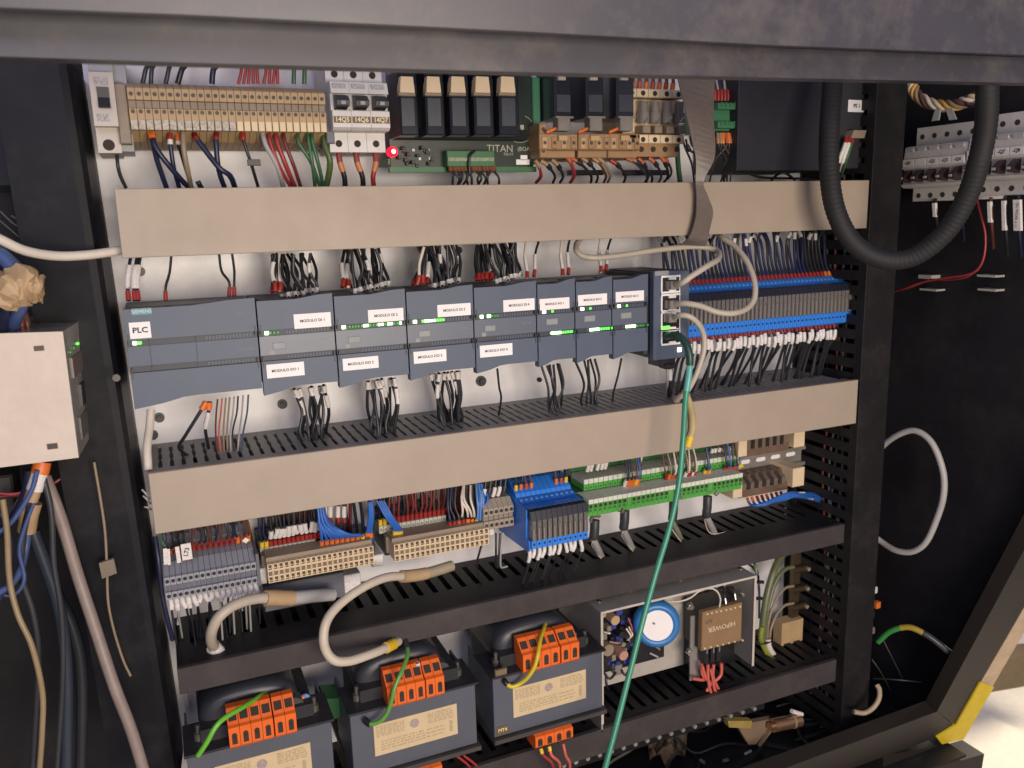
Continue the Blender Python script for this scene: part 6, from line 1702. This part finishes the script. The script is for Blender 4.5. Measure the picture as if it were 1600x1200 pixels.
cable('earth_cable', 'thin olive earth cable from the top clamp with a cream sleeve', 'cable', cF_([(1235, 130, .07), (1195, 140, .068), (1150, 185, .066), (1115, 270, .063), (1085, 400, .060), (1075, 520, .06)]), .0028, mat('olive_earth_sheath', (.12, .135, .065), .4))
o, pa = cable('earth_cable', 'thin tan earth cable from the middle clamp of the earth bar', 'cable', cF_([(1235, 238, .07), (1190, 250, .068), (1145, 300, .066), (1110, 380, .062), (1090, 470, .06), (1085, 540, .06)]), .0019, W_TAN)
o, pa = cable('earth_cable', 'thin tan earth cable from the lowest clamp of the earth bar', 'cable', cF_([(1235, 336, .07), (1185, 350, .068), (1140, 400, .064), (1108, 480, .06), (1100, 540, .06)]), .0019, W_TAN)
cable('earth_cable', 'white cable bending right at the foot of the olive earth cables', 'cable', cF_([(1090, 540, .055), (1095, 580, .053), (1115, 620, .053), (1145, 645, .058), (1175, 655, .066)]), .0042, W_WHT)
cable('earth_cable', 'yellow green cable at the foot of the olive earth cables', 'cable', cF_([(1055, 470, .056), (1050, 540, .055), (1068, 590, .055), (1100, 640, .058), (1150, 690, .065), (1220, 705, .075)]), .0038, W_YG)
p = P(*cF(1078, 560), .052)
solo(MB().tube([p + Vector((.014 * math.cos(a), .008 * math.sin(a) + .006, 0)) for a in [2 * math.pi * k / 16 for k in range(17)]], .0012, 6), 'cable_tie', M_BLACK, 'black cable tie round the earth cables beside the tray', 'cable tie')
for i, (a, b, c_, d, m_) in enumerate(((985, 75, 1025, 165, W_YG), (995, 70, 1015, 140, W_GRN), (975, 110, 1030, 180, W_BLUE), (1005, 140, 1030, 175, W_NAVY))):
    wire('%s wire over the top right corner of the metal tray' % ('yellow green', 'dark green', 'blue', 'navy')[i], 'wires at the tray corner', [P(*cF(a, b), .06), P(*cF((a + c_) / 2 + 10, (b + d) / 2 - 5), .035), P(*cF(c_, d), .03)], .0018, m_)
wire('black wire running down outside the right wall of the metal tray', None, [P(*cF(1035, 180), .02), P(*cF(1038, 220), .01), P(*cF(1042, 300), .01), P(*cF(1040, 420), .02)], .0014, W_NAVY)
for i, (a, b) in enumerate(((1052, 215), (1046, 308))):
    p = P(*cF(a, b), .01)
    solo(MB().cyl(p + Vector((-.006, 0, .001)), p + Vector((.003, 0, -.001)), .0024, 8), 'tray_screw', M_BLACK, 'black screw end on the right wall of the tray, %s one' % ('upper', 'lower')[i], 'screw')

# ------------------------------------------------------------------ right side wall
cT = crop(1360, 110, 3.2426)
XB = .935
zt_, ztb, zst, ztk1, ztk0, zl1_, zl0_ = [PX(*cT(330, v), XB).z for v in (272, 370, 470, 490, 570, 575, 660)]
yb0 = PX(*cT(212, 620), XB).y + .018
pw_ = .0182
NM = ['-Q1', '', '-Q2', '-Q3', '-Q4', '-Q5', '-Q6', '-Q7', '-Q8', '']
WHR = ['first from the left', 'second from the left', 'third from the left', 'fourth from the left', 'fifth, beside the hose', 'sixth, behind the hose', 'seventh, right of the hose', 'eighth, right of the hose', 'ninth, at the photo edge', 'tenth, outermost']
for i in range(10):
    t = breaker('wall_breaker', 'grey white breaker on the right side wall, %s' % WHR[i], 0, pw_, (zt_, ztb, ztk1, ztk0, ztk1 + .003, ztk1 + .012, zl1_ - .004, zl0_), NM[i], 0, 'breakers on the right side wall', mb=mat('wall_breaker_plastic', (.47, .455, .44), .5, noise=.05, dirt=.1), tag_m=M_BREAK, tag_t=M_INK, tog=mat('brown_black_toggle', (.035, .02, .02), .4), tagsize=.0058, tw=(.36, .74), rd=.003)
    t.rotation_euler = (0, 0, -math.pi / 2)
    t.location = (XB, yb0 - i * pw_ - (.002 if i >= 5 else 0), zl0_ + (.004 if i >= 5 else 0))
MB().box(XB + .052, XB + .056, -.2, .12, zst - .010, zst + .006)
solo(MB().box(XB + .040, XB + .046, -.22, yb0 + .026, ztk0 - .002, ztk1 + .012).box(XB + .046, XB + .080, -.22, yb0 + .026, ztk0 + .002, ztk0 + .004), 'wall_rail', M_STEEL, 'metal rail carrying the breakers on the right side wall', 'rail')
cw = lambda l: [PX(*cT(a, b), x) for a, b, x in l]
for i, (a, b, c_, m_, txt) in enumerate(((330, 672, 742, W_BLK, ''), (460, 690, 735, W_NAVY, ''), (610, 665, 770, W_BRN, ''), (682, 660, 810, W_BLK, ''), (750, 655, 812, W_NAVY, 'QU RIDAR 4 11'))):
    x = XB + .02
    o = wire('dark wire with a white sleeve under the wall breakers, %s of five' % ('leftmost', 'second', 'middle', 'fourth', 'rightmost lettered one')[i], 'sleeved wires of the wall breakers', cw([(a, b - 20, x), (a + 2, b + 40, x - .004), (a + 6, c_ + 20, x), (a + 14, c_ + 130, x + .03)]), .0020, m_)
    q0, q1 = PX(*cT(a - 2, b), x - .004), PX(*cT(a + 2, c_), x - .004)
    wd = .0042 if i < 4 else .0085
    k = MB().prism([(q0.y + wd / 2, q0.z), (q0.y - wd / 2, q0.z), (q1.y - wd / 2, q1.z), (q1.y + wd / 2, q1.z)], 'x', x - .007, x - .003).build('marker', M_MARK, o)
    if txt:
        text(txt, .0042, M_INK, k, (x - .0074, (q0.y + q1.y) / 2, (q0.z + q1.z) / 2), rot=(math.pi / 2, math.pi / 2, -math.pi / 2))
o, pa = cable('red_wire', 'thin red wire hanging from the wall breakers and running off left', 'wire', cw([(540, 655, .96), (562, 740, .955), (582, 830, .955), (578, 930, .955), (550, 1000, .955), (490, 1035, .955), (380, 1052, .955), (270, 1072, .955), (180, 1102, .955), (80, 1132, .97)]), .0013, W_RED)
o, pa = cable('red_wire', 'second thin red wire running beside the first along the right side wall', 'wire', cw([(548, 1010, .96), (480, 1050, .957), (390, 1062, .956), (300, 1060, .956), (240, 1085, .956), (180, 1108, .957), (120, 1122, .965)]), .0012, mat('dark_red_wire', (.16, .025, .03), .4))
for i, (a, b, c_, d) in enumerate(((243, 1035, 308, 1058), (250, 1104, 333, 1120), (540, 1034, 632, 1050), (543, 1104, 632, 1121))):
    p, q = PX(*cT(a, b), 1.0), PX(*cT(c_, d), 1.0)
    solo(MB().box(1.0, 1.017, q.y, p.y, q.z, p.z, 0), 'tie_mount', mat('pale_tie_mount', (.36, .35, .31), .5), 'pale cable tie mount on the right side wall, %s %s' % (('upper', 'lower')[i % 2], ('left', 'right')[i // 2]), 'tie mount', 'tie mounts on the right side wall')
# ring of twisted wires above the breakers
c0 = [PX(*cT(a, b), .93) for a, b in ((215, 40), (212, 75), (235, 125), (300, 168), (380, 180), (450, 170), (520, 140), (580, 100), (605, 70), (612, 40))]
path = smooth_path(c0, 9)
for k in range(5):
    ph = 2 * math.pi * k / 5
    pts = []
    for i, p in enumerate(path):
        t = (path[min(i + 1, len(path) - 1)] - path[max(i - 1, 0)]).normalized()
        u = t.orthogonal().normalized(); u = Vector((1, 0, 0)) - t * t.x; u.normalize(); v = t.cross(u)
        a = ph + i * .28
        pts.append(p + (u * math.cos(a) + v * math.sin(a)) * .0048)
    solo(MB().tube(pts, .0026, 7), 'twisted_wire', (M_CREAM, W_WHT, W_BRN, W_TAN, mat('amber_wire', (.55, .30, .07), .4))[k], '%s wire in the twisted ring above the wall breakers' % ('cream', 'white', 'brown', 'tan', 'amber')[k], 'wire', 'twisted ring above the wall breakers', loc=pts[0])
p = PX(*cT(515, 145), .925)
solo(MB().tube([p + Vector((0, .0085 * math.cos(a), .0085 * math.sin(a))) for a in [2 * math.pi * k / 14 for k in range(15)]], .0016, 6), 'cable_tie', M_BLACK, 'black cable tie on the twisted wire ring', 'cable tie')
for i, (a, b, c_, d) in enumerate(((345, 195, 330, 255), (398, 190, 420, 250))):
    p, q = PX(*cT(a, b), .925), PX(*cT(c_, d), .925)
    solo(MB().prism([(p.y + .004, p.z), (p.y - .004, p.z), (q.y - .005, q.z), (q.y + .005, q.z)], 'x', .924, .9255), 'wire_flag', mat('grey_flag', (.30, .30, .29), .5), 'grey flag hanging from the twisted wire ring, %s one' % ('left', 'right')[i], 'wire flag', 'flags of the twisted ring')
# black hose
hp_ = [(1303, 60, .0), (1301, 130, -.02), (1296, 200, -.035), (1296, 270, -.045), (1306, 330, -.055), (1332, 378, -.065), (1375, 404, -.08), (1425, 402, -.10), (1475, 365, -.125), (1510, 310, -.145), (1530, 250, -.16), (1541, 190, -.165), (1542, 120, -.165), (1538, 50, -.16)]
path = smooth_path([P(*q) for q in hp_], 22)
L = [0]
for i in range(1, len(path)): L.append(L[-1] + (path[i] - path[i - 1]).length)
tot = L[-1]
dense = []
N = 330
for i in range(N + 1):
    dense += along(path, tot * i / N * .9999 + 1e-5, min(tot, tot * i / N + 1e-4))[:1]
solo(MB().tube(dense, .0105, 12, radii=[.0108 + .0003 * math.sin(i * math.pi / 1.5) for i in range(len(dense))]), 'corrugated_hose', M_HOSE, 'thick black corrugated hose hanging in a U over the right end of the upper duct', 'hose', loc=dense[0])
# grey loop, earth lead and small things on the right wall
xw_ = .95
cable('grey_cable', 'pale grey cable making a big loop right of the black upright duct', 'cable', [PX(*q) for q in ((1362, 722, .93), (1378, 698, .93), (1402, 680, .93), (1430, 673, .935), (1456, 692, .94), (1473, 735, .945), (1474, 775, .945), (1462, 815, .945), (1446, 848, .94), (1425, 862, .935), (1400, 860, .93), (1378, 847, .93), (1360, 833, .925))], .0042, W_LGREY)
o, pa = cable('earth_wire', 'green and yellow earth lead arching from the upright duct to the sloping frame', 'wire', [PX(*q) for q in ((1372, 1003, .93), (1392, 986, .935), (1420, 980, .945), (1446, 991, .955), (1466, 1005, .965), (1482, 1018, .975), (1498, 1026, .985))], .0040, mat('fresh_green_sheath', (.05, .26, .06), .4))
MB().tube(along(pa, .045, .075), .0043, 8).build('yellow_stripe', mat('ochre_stripe', (.36, .27, .04), .4), o)
MB().tube(along(pa, .075, 0), .0045, 8).build('lug_sleeve', W_GRY, o)
p = pa[-1]
MB().box(p.x - .006, p.x + .008, p.y - .004, p.y, p.z - .004, p.z + .006, .001).build('cable_lug', M_TAUPE, o)
cable('cable_hook', 'short cream cable end hooking out at the bottom of the upright duct', 'cable', [P(*q) for q in ((1334, 1112, -.02), (1350, 1114, -.025), (1364, 1106, -.03), (1373, 1092, -.03), (1374, 1078, -.025), (1370, 1070, -.02))], .0034, mat('aged_cream_sheath', (.36, .28, .18), .45))
for i, (a, b, m_) in enumerate(((1366, 922, M_MARK), (1371, 945, M_ORANGE), (1362, 960, W_NAVY), (1362, 985, W_LGREY))):
    p = P(a, b, .05)
    solo(MB().box(p.x - .004, p.x + .004, .046, .054, p.z - .005, p.z + .005, .002), 'wire_connector', m_, '%s wire connector peeping out beside the upright duct' % ('white', 'orange', 'navy', 'grey')[i], 'connector')
for i, (q0, q1, q2) in enumerate((((1362, 1030), (1376, 1050), (1392, 1080)), ((1380, 1000), (1395, 1030), (1410, 1060)), ((1365, 1060), (1400, 1062), (1440, 1066)))):
    wire('faint dark wire crossing the black lower right corner', 'faint wires in the lower right corner', [PX(*q0, .95), PX(*q1, .96), PX(*q2, .99)], .0011, W_GRY)
p = P(1430, 1112, -.01)
solo(MB().box(p.x - .010, p.x + .010, -.014, -.004, p.z - .005, p.z + .005, .001), 'frame_clip', M_TAUPE, 'small brown clip on the bottom rail near the sloping frame', 'clip')

# ------------------------------------------------------------------ bottom of the cabinet
zbm = -.668
for i in range(18):
    px, py = 862 + i * 18.6 + 0, 1201 - i * 5.55
    p = P(px, py, .012)
    solo(MB().cyl((p.x, .018, p.z), (p.x, .010, p.z), .0036, 9, .0028), 'rail_screw', mat('grey_screw', (.36, .37, .36), .35, .5), 'shiny screw head in the dotted row under the lowest black duct', 'screw', 'row of screw heads under the lowest duct')
za = P(862, 1201, .018).z
solo(MB().box(P(800, 1200, .018).x, P(1185, 1104, .018).x + .01, .018, .030, za - .009, za + .004), 'terminal_rail', M_BLKDUCT, 'dark rail carrying the row of screw heads under the lowest duct', 'rail')
p = [PZ(a, b, zbm + .01) for a, b in ((1010, 1150), (1075, 1140), (1070, 1195), (1015, 1192))]
cs = MB()
N = 10
vs = []
for i in range(N + 1):
    for j in range(N + 1):
        a = p[0].lerp(p[1], i / N); b = p[3].lerp(p[2], i / N)
        q = a.lerp(b, j / N)
        vs.append(q + Vector((0, 0, rnd.uniform(0, .014) + .012 * math.sin(i * .9) * math.sin(j * .8))))
cs.add(vs, [(i * (N + 1) + j, (i + 1) * (N + 1) + j, (i + 1) * (N + 1) + j + 1, i * (N + 1) + j + 1) for i in range(N) for j in range(N)])
solo(cs, 'crumpled_paper', mat('brown_paper', (.17, .12, .075), .7, noise=.2), 'crumpled brown paper lying in the bottom of the cabinet', 'paper')
wd = thing('folded_card', 'folded brown card with yellow tape at its neck on the cabinet bottom', 'card', PZ(1165, 1145, zbm))
q = [P(a, b, .02) for a, b in ((1150, 1132), (1205, 1122), (1200, 1135), (1180, 1162), (1168, 1162))]
MB().prism([(v.x, v.z) for v in q], 'y', .018, .026).prism([(v.x + .002, v.z - .001) for v in q[1:4]], 'y', .012, .0178).build('card', mat('brown_card', (.19, .13, .085), .6, noise=.15), wd)
q = [P(a, b, .015) for a, b in ((1132, 1122), (1170, 1122), (1168, 1134), (1134, 1132))]
MB().prism([(v.x, v.z) for v in q], 'y', .008, .0175).build('yellow_tape', mat('ochre_tape', (.30, .22, .06), .5, noise=.2), wd)
cp = thing('copper_plug', 'copper coloured round plug lying right of the folded card', 'plug', PZ(1225, 1133, zbm))
a, b = P(1207, 1134, .01), P(1249, 1125, .01)
MB().cyl(a, b, .0088, 16).cyl(a + (a - b) * .12, a, .005, 12).build('shell', mat('copper_metal', (.50, .30, .17), .3, .85, noise=.15), cp)
MB().cyl(a.lerp(b, .70), a.lerp(b, .76), .0094, 16).build('collar', M_TAUPE, cp)
a, b = P(1237, 1111, .01), P(1253, 1116, .01)
solo(MB().tube([a, b], .0032, 6), 'white_stub', M_MARK, 'small white wire stub lying above the copper plug', 'stub')

for i in range(15):
    x_ = rnd.uniform(.45, .93); y_ = rnd.uniform(-.03, .16)
    pts = [Vector((x_, y_, zbm + .004))]
    a = rnd.uniform(0, 6.28)
    for k in range(5):
        a += rnd.uniform(-.9, .9)
        pts.append(pts[-1] + Vector((.045 * math.cos(a), .03 * math.sin(a), 0)))
        pts[-1].z = zbm + rnd.uniform(.003, .02)
        pts[-1].x = min(.97, max(.40, pts[-1].x)); pts[-1].y = min(.21, max(-.035, pts[-1].y))
    wire('dark loose cable lying tangled on the bottom of the cabinet', 'loose cables on the cabinet bottom', pts, rnd.choice([.0022, .003, .0045]), rnd.choice([W_BLK, W_GRY, W_GRY, mat('olive_sheath', (.22, .22, .15), .5), M_HOSE]), name='loose_cable', cat='cable')
for i in range(14):
    x_, y_ = rnd.uniform(.5, .95), rnd.uniform(-.03, .12)
    p = Vector((x_, y_, zbm))
    d = Vector((rnd.uniform(-1, 1), rnd.uniform(-1, 1), 0)).normalized() * rnd.uniform(.003, .008)
    solo(MB().cyl(p + Vector((0, 0, .003)) - d, p + Vector((0, 0, .003)) + d, rnd.uniform(.0012, .003), 6), 'debris_piece', rnd.choice([M_NICKEL, M_TAUPE, M_MARK, M_SCREW]), 'small metal or plastic scrap lying on the dark bottom of the cabinet', 'scrap', 'scraps on the cabinet bottom')

# ------------------------------------------------------------------ left compartment
cW, cV = crop(0, 360, 3.0), crop(0, 700, 2.4)
cL = crop(0, 60, 3.53)
yw = -.02
A_, B_ = P(98, 518, yw), P(123, 715, yw)
zt_, zb_ = A_.z, B_.z
xa_ = (A_.x + B_.x) / 2
dv = thing('wall_device', 'white fronted box with green lamps on its dark side, at the left edge', 'device box', (xa_ - .06, .10, zb_))
xl_ = -.24
pts = [P(-60, 523, yw), P(98, 518, yw), P(123, 715, yw), P(-60, 738, yw)]
MB().prism([(v.x, v.z) for v in pts], 'y', yw, yw + .003).build('front_plate', mat('warm_white_plastic', (.58, .50, .42), .5, noise=.05, dirt=.15), dv)
sd = [(pts[1].x + .0005, pts[1].z), (pts[2].x + .0005, pts[2].z)]
dd = .105
m_ = MB()
vs = [(pts[1].x, yw + .0032, pts[1].z), (pts[2].x, yw + .0032, pts[2].z), (pts[2].x + .010, yw + dd, pts[2].z + .006), (pts[1].x + .016, yw + dd, pts[1].z + .004), (xl_, yw + .0032, pts[1].z), (xl_, yw + .0032, pts[2].z), (xl_, yw + dd, pts[2].z + .006), (xl_, yw + dd, pts[1].z + .004)]
m_.add(vs, [(0, 1, 2, 3), (4, 7, 6, 5), (0, 3, 7, 4), (1, 5, 6, 2), (3, 2, 6, 7), (0, 4, 5, 1)])
m_.build('housing', mat('smoky_grey_plastic', (.30, .28, .26), .2, noise=.25, scale=60, coat=.3), dv)


def side_pt(u, v):
    a = Vector(vs[0]).lerp(Vector(vs[1]), v); b = Vector(vs[3]).lerp(Vector(vs[2]), v)
    return a.lerp(b, u)


for u, v, m_, w_ in ((.72, .16, L_GREENB, .0016), (.42, .17, L_GREEN, .0022), (.28, .18, L_DIM, .0022), (.15, .19, L_DIM, .002)):
    p = side_pt(u, v)
    MB().box(p.x - .0008, p.x + .0004, p.y - w_, p.y + w_, p.z - .0008, p.z + .0008, .0002).build('indicator_light', m_, dv)
for u0, u1, v0, v1, m_ in ((.15, .85, .24, .40, mat('dull_rose_panel', (.16, .12, .11), .35)), (.35, .85, .50, .68, M_BLACK), (.2, .9, .74, .92, mat('grey_glossy_panel', (.12, .115, .11), .25))):
    q = [side_pt(u, v) + Vector((.0006, 0, 0)) for u, v in ((u0, v0), (u1, v0), (u1, v1), (u0, v1))]
    MB().add(q + [p - Vector((.004, 0, 0)) for p in q], [(0, 1, 2, 3), (7, 6, 5, 4), (4, 5, 1, 0), (5, 6, 2, 1), (6, 7, 3, 2), (7, 4, 0, 3)]).build('side_window', m_, dv)
p = side_pt(1.0, .62)
MB().cyl(p, p + Vector((.006, -.002, 0)), .0035, 8).build('red_button', M_RED, dv)
for i, (tl, br) in enumerate((((158, 543), (208, 562)), ((220, 1002), (272, 1021)))):
    x0, x1, z0, z1 = rect(cW(*tl), cW(*br), yw - .0004)
    MB().box(x0, x1, yw - .0012, yw + .001, z0, z1).build('latch', mat('brown_latch', (.045, .028, .022), .4), dv)
q = P(12, 512, -.0)
W_DBL = mat('dull_blue_sheath', (.05, .085, .22), .45, noise=.15, dirt=.1)
# taped blue cables above and below
pth = smooth_path([P(2, 470, -.03), P(18, 455, -.035), P(36, 445, -.035), P(52, 450, -.035), P(66, 452, -.035)], 5)
tpm = MB().tube(pth, .012, 12, radii=[.010 + .006 * math.sin(math.pi * min(1, i / len(pth) * 1.25)) + rnd.uniform(-.001, .001) for i in range(len(pth))], smooth=False)
for v in tpm.v: v += Vector((rnd.uniform(-.0016, .0016), rnd.uniform(-.0016, .0016), rnd.uniform(-.0018, .0018)))
tp = solo(tpm, 'taped_bundle', M_TAPE, 'lump of tan tape round the blue cables above the white fronted box', 'tape', loc=pth[0])
cable('blue_cable', 'thick blue cable entering the tan tape lump above the white fronted box', 'cable', [P(-25, 385, -.02), P(0, 398, -.025), P(20, 418, -.03), P(34, 440, -.035)], .0060, W_DBL)
cable('blue_cable', 'blue cable from the tape lump into the top of the white fronted box', 'cable', [P(40, 448, -.035), P(34, 475, -.03), P(24, 500, -.01), P(20, 520, .02)], .0052, W_DBL)
cable('navy_cable', 'dark navy cable beside the tape lump at the left edge', 'cable', [P(-20, 410, -.0), P(10, 425, -.01), P(28, 445, -.02), P(10, 490, -.01), P(-5, 520, .01)], .0065, W_NAVY)
cable('grey_cable', 'cream cable sagging from the left edge to behind the upper beige duct', 'cable', [P(-30, 360, -.03), P(0, 374, -.025), P(40, 392, -.015), (P(90, 400, .0)), P(140, 398, .01), P(190, 391, .02)], .0040, W_WHT)
for i in range(3):
    a = 26 + i * 9
    p = P(a, 518, .02)
    wire('brown wire at the top of the white fronted box', 'brown wires at the white box', [p, p + Vector((0, .0, .010)), p + Vector((-.004, .01, .022))], .0030, W_RED if i % 2 else W_BRN, sub=3)
tp2, pa = cable('taped_cable', 'cable wrapped in orange and tan tape under the white fronted box', 'cable', [P(66, 722, .0), P(62, 740, -.002), P(55, 762, -.004), P(48, 782, -.004)], .0058, M_TAPE)
MB().tube(along(pa, 0, .010), .0072, 10).build('orange_collar', M_ORANGE, tp2)
MB().tube(along(pa, .010, .024), .0066, 10).build('white_wrap', M_MARK, tp2)
cable('taped_cable', 'short tan taped cable stub left of the long grey cable', 'cable', [P(52, 785, .01), P(46, 805, .01), P(42, 830, .012)], .0075, M_TAPE)
cable('taped_cable', 'tan taped sleeve leaning behind the cable under the white box', 'cable', [P(42, 775, .02), P(33, 795, .02), P(28, 808, .02)], .0062, M_TAPE)
cable('blue_cable', 'blue cable hanging from the taped sleeve and bending off left', 'cable', [P(44, 830, .012), P(40, 860, .01), P(32, 890, .0), P(15, 915, -.01), P(-20, 935, -.02)], .0030, W_DBL)
cable('blue_cable', 'blue cable from the tape running to the lower left edge', 'cable', [P(46, 735, .01), P(40, 770, .01), P(20, 810, .01), P(-15, 845, .01)], .0040, W_NAVY)
cable('grey_cable', 'long straight grey cable slanting down through the dark left compartment', 'cable', [P(70, 745, .02), P(95, 810, .015), P(122, 900, .01), P(150, 985, .0), P(178, 1070, -.01), P(205, 1140, -.015), P(228, 1215, -.02)], .0052, mat('rosy_grey_sheath', (.25, .20, .175), .45, dirt=.1))
cable('tan_cable', 'thin tan cable wandering down at the far left edge', 'cable', [P(4, 780, -.02), P(11, 830, -.02), P(15, 905, -.02), P(28, 960, -.025), P(50, 1010, -.03), P(66, 1080, -.03), P(66, 1140, -.03), P(61, 1215, -.03)], .0024, mat('straw_sheath', (.27, .20, .11), .45))
cable('black_cable', 'dark blue grey cable hanging behind the straight grey cable', 'cable', [P(52, 830, .04), P(70, 880, .04), P(90, 940, .04), P(100, 1000, .04), P(105, 1080, .04), P(104, 1215, .04)], .0055, mat('blue_grey_sheath', (.035, .045, .065), .4))
cable('black_cable', 'second dark cable hanging beside the blue grey one', 'cable', [P(60, 850, .06), P(85, 920, .06), P(115, 985, .06), P(128, 1060, .06), P(126, 1215, .06)], .0055, mat('dim_sheath', (.028, .031, .038), .4))
o, pa = cable('thin_cord', 'thin cord hanging with a brown tag left of the corner post', 'cord', [P(147, 722, .02), P(157, 780, .02), P(164, 830, .02), P(167, 885, .02), P(169, 940, .02), P(178, 985, .02), P(192, 1030, .02), P(204, 1056, .02)], .0012, W_TAN)
x0, x1, z0, z1 = rect(cV(370, 422), cV(440, 478), .018)
MB().prism([(x0, z1 - .002), (x1 - .001, z1), (x1, z0 + .003), (x0 + .001, z0)], 'y', .016, .020).build('tag', mat('brown_tag', (.18, .145, .10), .6, noise=.1), o)
wire('dark red wire running right from under the white fronted box', None, [P(0, 776, .04), P(55, 770, .04), P(100, 745, .045), (P(150, 718, .05))], .0018, mat('dark_red_wire', (.16, .025, .03), .4), name='red_wire')
x0, x1, z0, z1 = rect((0, 740), (30, 800), .07)
solo(MB().box(x0 - .05, x1, .06, .10, z0, z1, .002), 'junction_box', mat('dim_grey_box', (.05, .05, .048), .5), 'dim grey junction box behind the tan taped cables at the left edge', 'box')
TW_ = [([(58, 735), (50, 765), (30, 800), (8, 825), (-20, 838)], W_DBL, .0022, 'dull blue'), ([(62, 732), (56, 775), (40, 820), (30, 860), (38, 905), (20, 930), (-10, 925)], W_DBL, .0018, 'dull blue'), ([(52, 740), (46, 790), (36, 840), (34, 900), (52, 960), (60, 1040), (50, 1215)], W_GRY, .0030, 'charcoal'), ([(-10, 770), (20, 772), (48, 765), (72, 752)], W_RED, .0014, 'red'), ([(0, 800), (16, 842), (12, 905), (-8, 950)], W_NAVY, .0022, 'navy'), ([(66, 738), (80, 800), (84, 880), (96, 960), (98, 1060), (88, 1215)], W_GRY, .0026, 'charcoal'), ([(-10, 395), (14, 402), (34, 420), (44, 440)], W_DBL, .0032, 'dull blue'), ([(-10, 455), (12, 440), (30, 436), (48, 446)], W_GRY, .0030, 'charcoal')]
for i, (q, m_, r_, cn) in enumerate(TW_):
    wire('thin %s cable in the tangle near the white fronted box at the left edge' % cn, 'tangled cables at the left edge', [P(a, b, -.012 + .008 * (i % 4)) for a, b in q], r_, m_, name='tangled_cable', cat='cable')
# glossy device high on the left
x0, x1, z0, z1 = rect((-60, 188), (62, 300), .06)
gd = thing('glossy_device', 'dark glossy device with green glints in the upper left corner', 'device', (x0, .12, z0))
MB().box(x0, x1, .06, .14, z0, z1, .006).build('housing', mat('black_gloss', (.010, .011, .013), .12, noise=.1, coat=.6), gd)
for i, (a, b, c_, d, m_) in enumerate(((44, 202, 52, 236, mat('green_glint', (.03, .16, .11), .15)), (56, 212, 66, 250, mat('green_glint', (.03, .16, .11), .15)), (14, 225, 22, 258, M_CLEAR))):
    x0, x1, z0, z1 = rect((a, b), (c_, d), .05)
    MB().box(x0, x1, .048, .060, z0, z1, .0022).build('lens', m_, gd)  # reflections on the device, built as small green and pale blocks
k = MB().tube(smooth_path([P(20, 288, .05), P(40, 285, .045), P(54, 292, .042), P(60, 305, .042), P(63, 318, .042)], 5), .0030, 8, radii=None).build('lever', M_ALU, gd)
MB().tube([P(57, 303, .040), P(61, 312, .040), P(64, 318, .040)], .0042, 8).build('lever_tip', W_WHT, gd)
for i, (q0, q1, q2, q3) in enumerate((((0, 330), (25, 352), (60, 366), (92, 363)), ((18, 337), (40, 350), (65, 358), (90, 362)), ((0, 345), (20, 362), (35, 375), (48, 388)))):
    wire('faint dark wire curving under the glossy device at the upper left', 'faint wires in the upper left', [P(*q, .05) for q in (q0, q1, q2, q3)], .0014, W_GRY)
# small things on the post and behind its edge
p = P(182, 590, -.0)
solo(MB().cyl(p + Vector((0, .004, 0)), p + Vector((0, -.002, 0)), .0032, 12), 'post_latch', mat('brushed_latch', (.06, .055, .05), .4, .4), 'small round metal latch on the left corner post', 'latch')
for i, (a, b, c_, d) in enumerate(((222, 765, 234, 780), (224, 775, 235, 787), (226, 792, 236, 796))):
    wire('thin pale wire end sticking out left of the lower beige duct', 'pale wire ends at the left', [P(a, b, .01), P((a + c_) / 2, (b + d) / 2 - 1, .008), P(c_, d, .015)], .0009, W_LGREY)
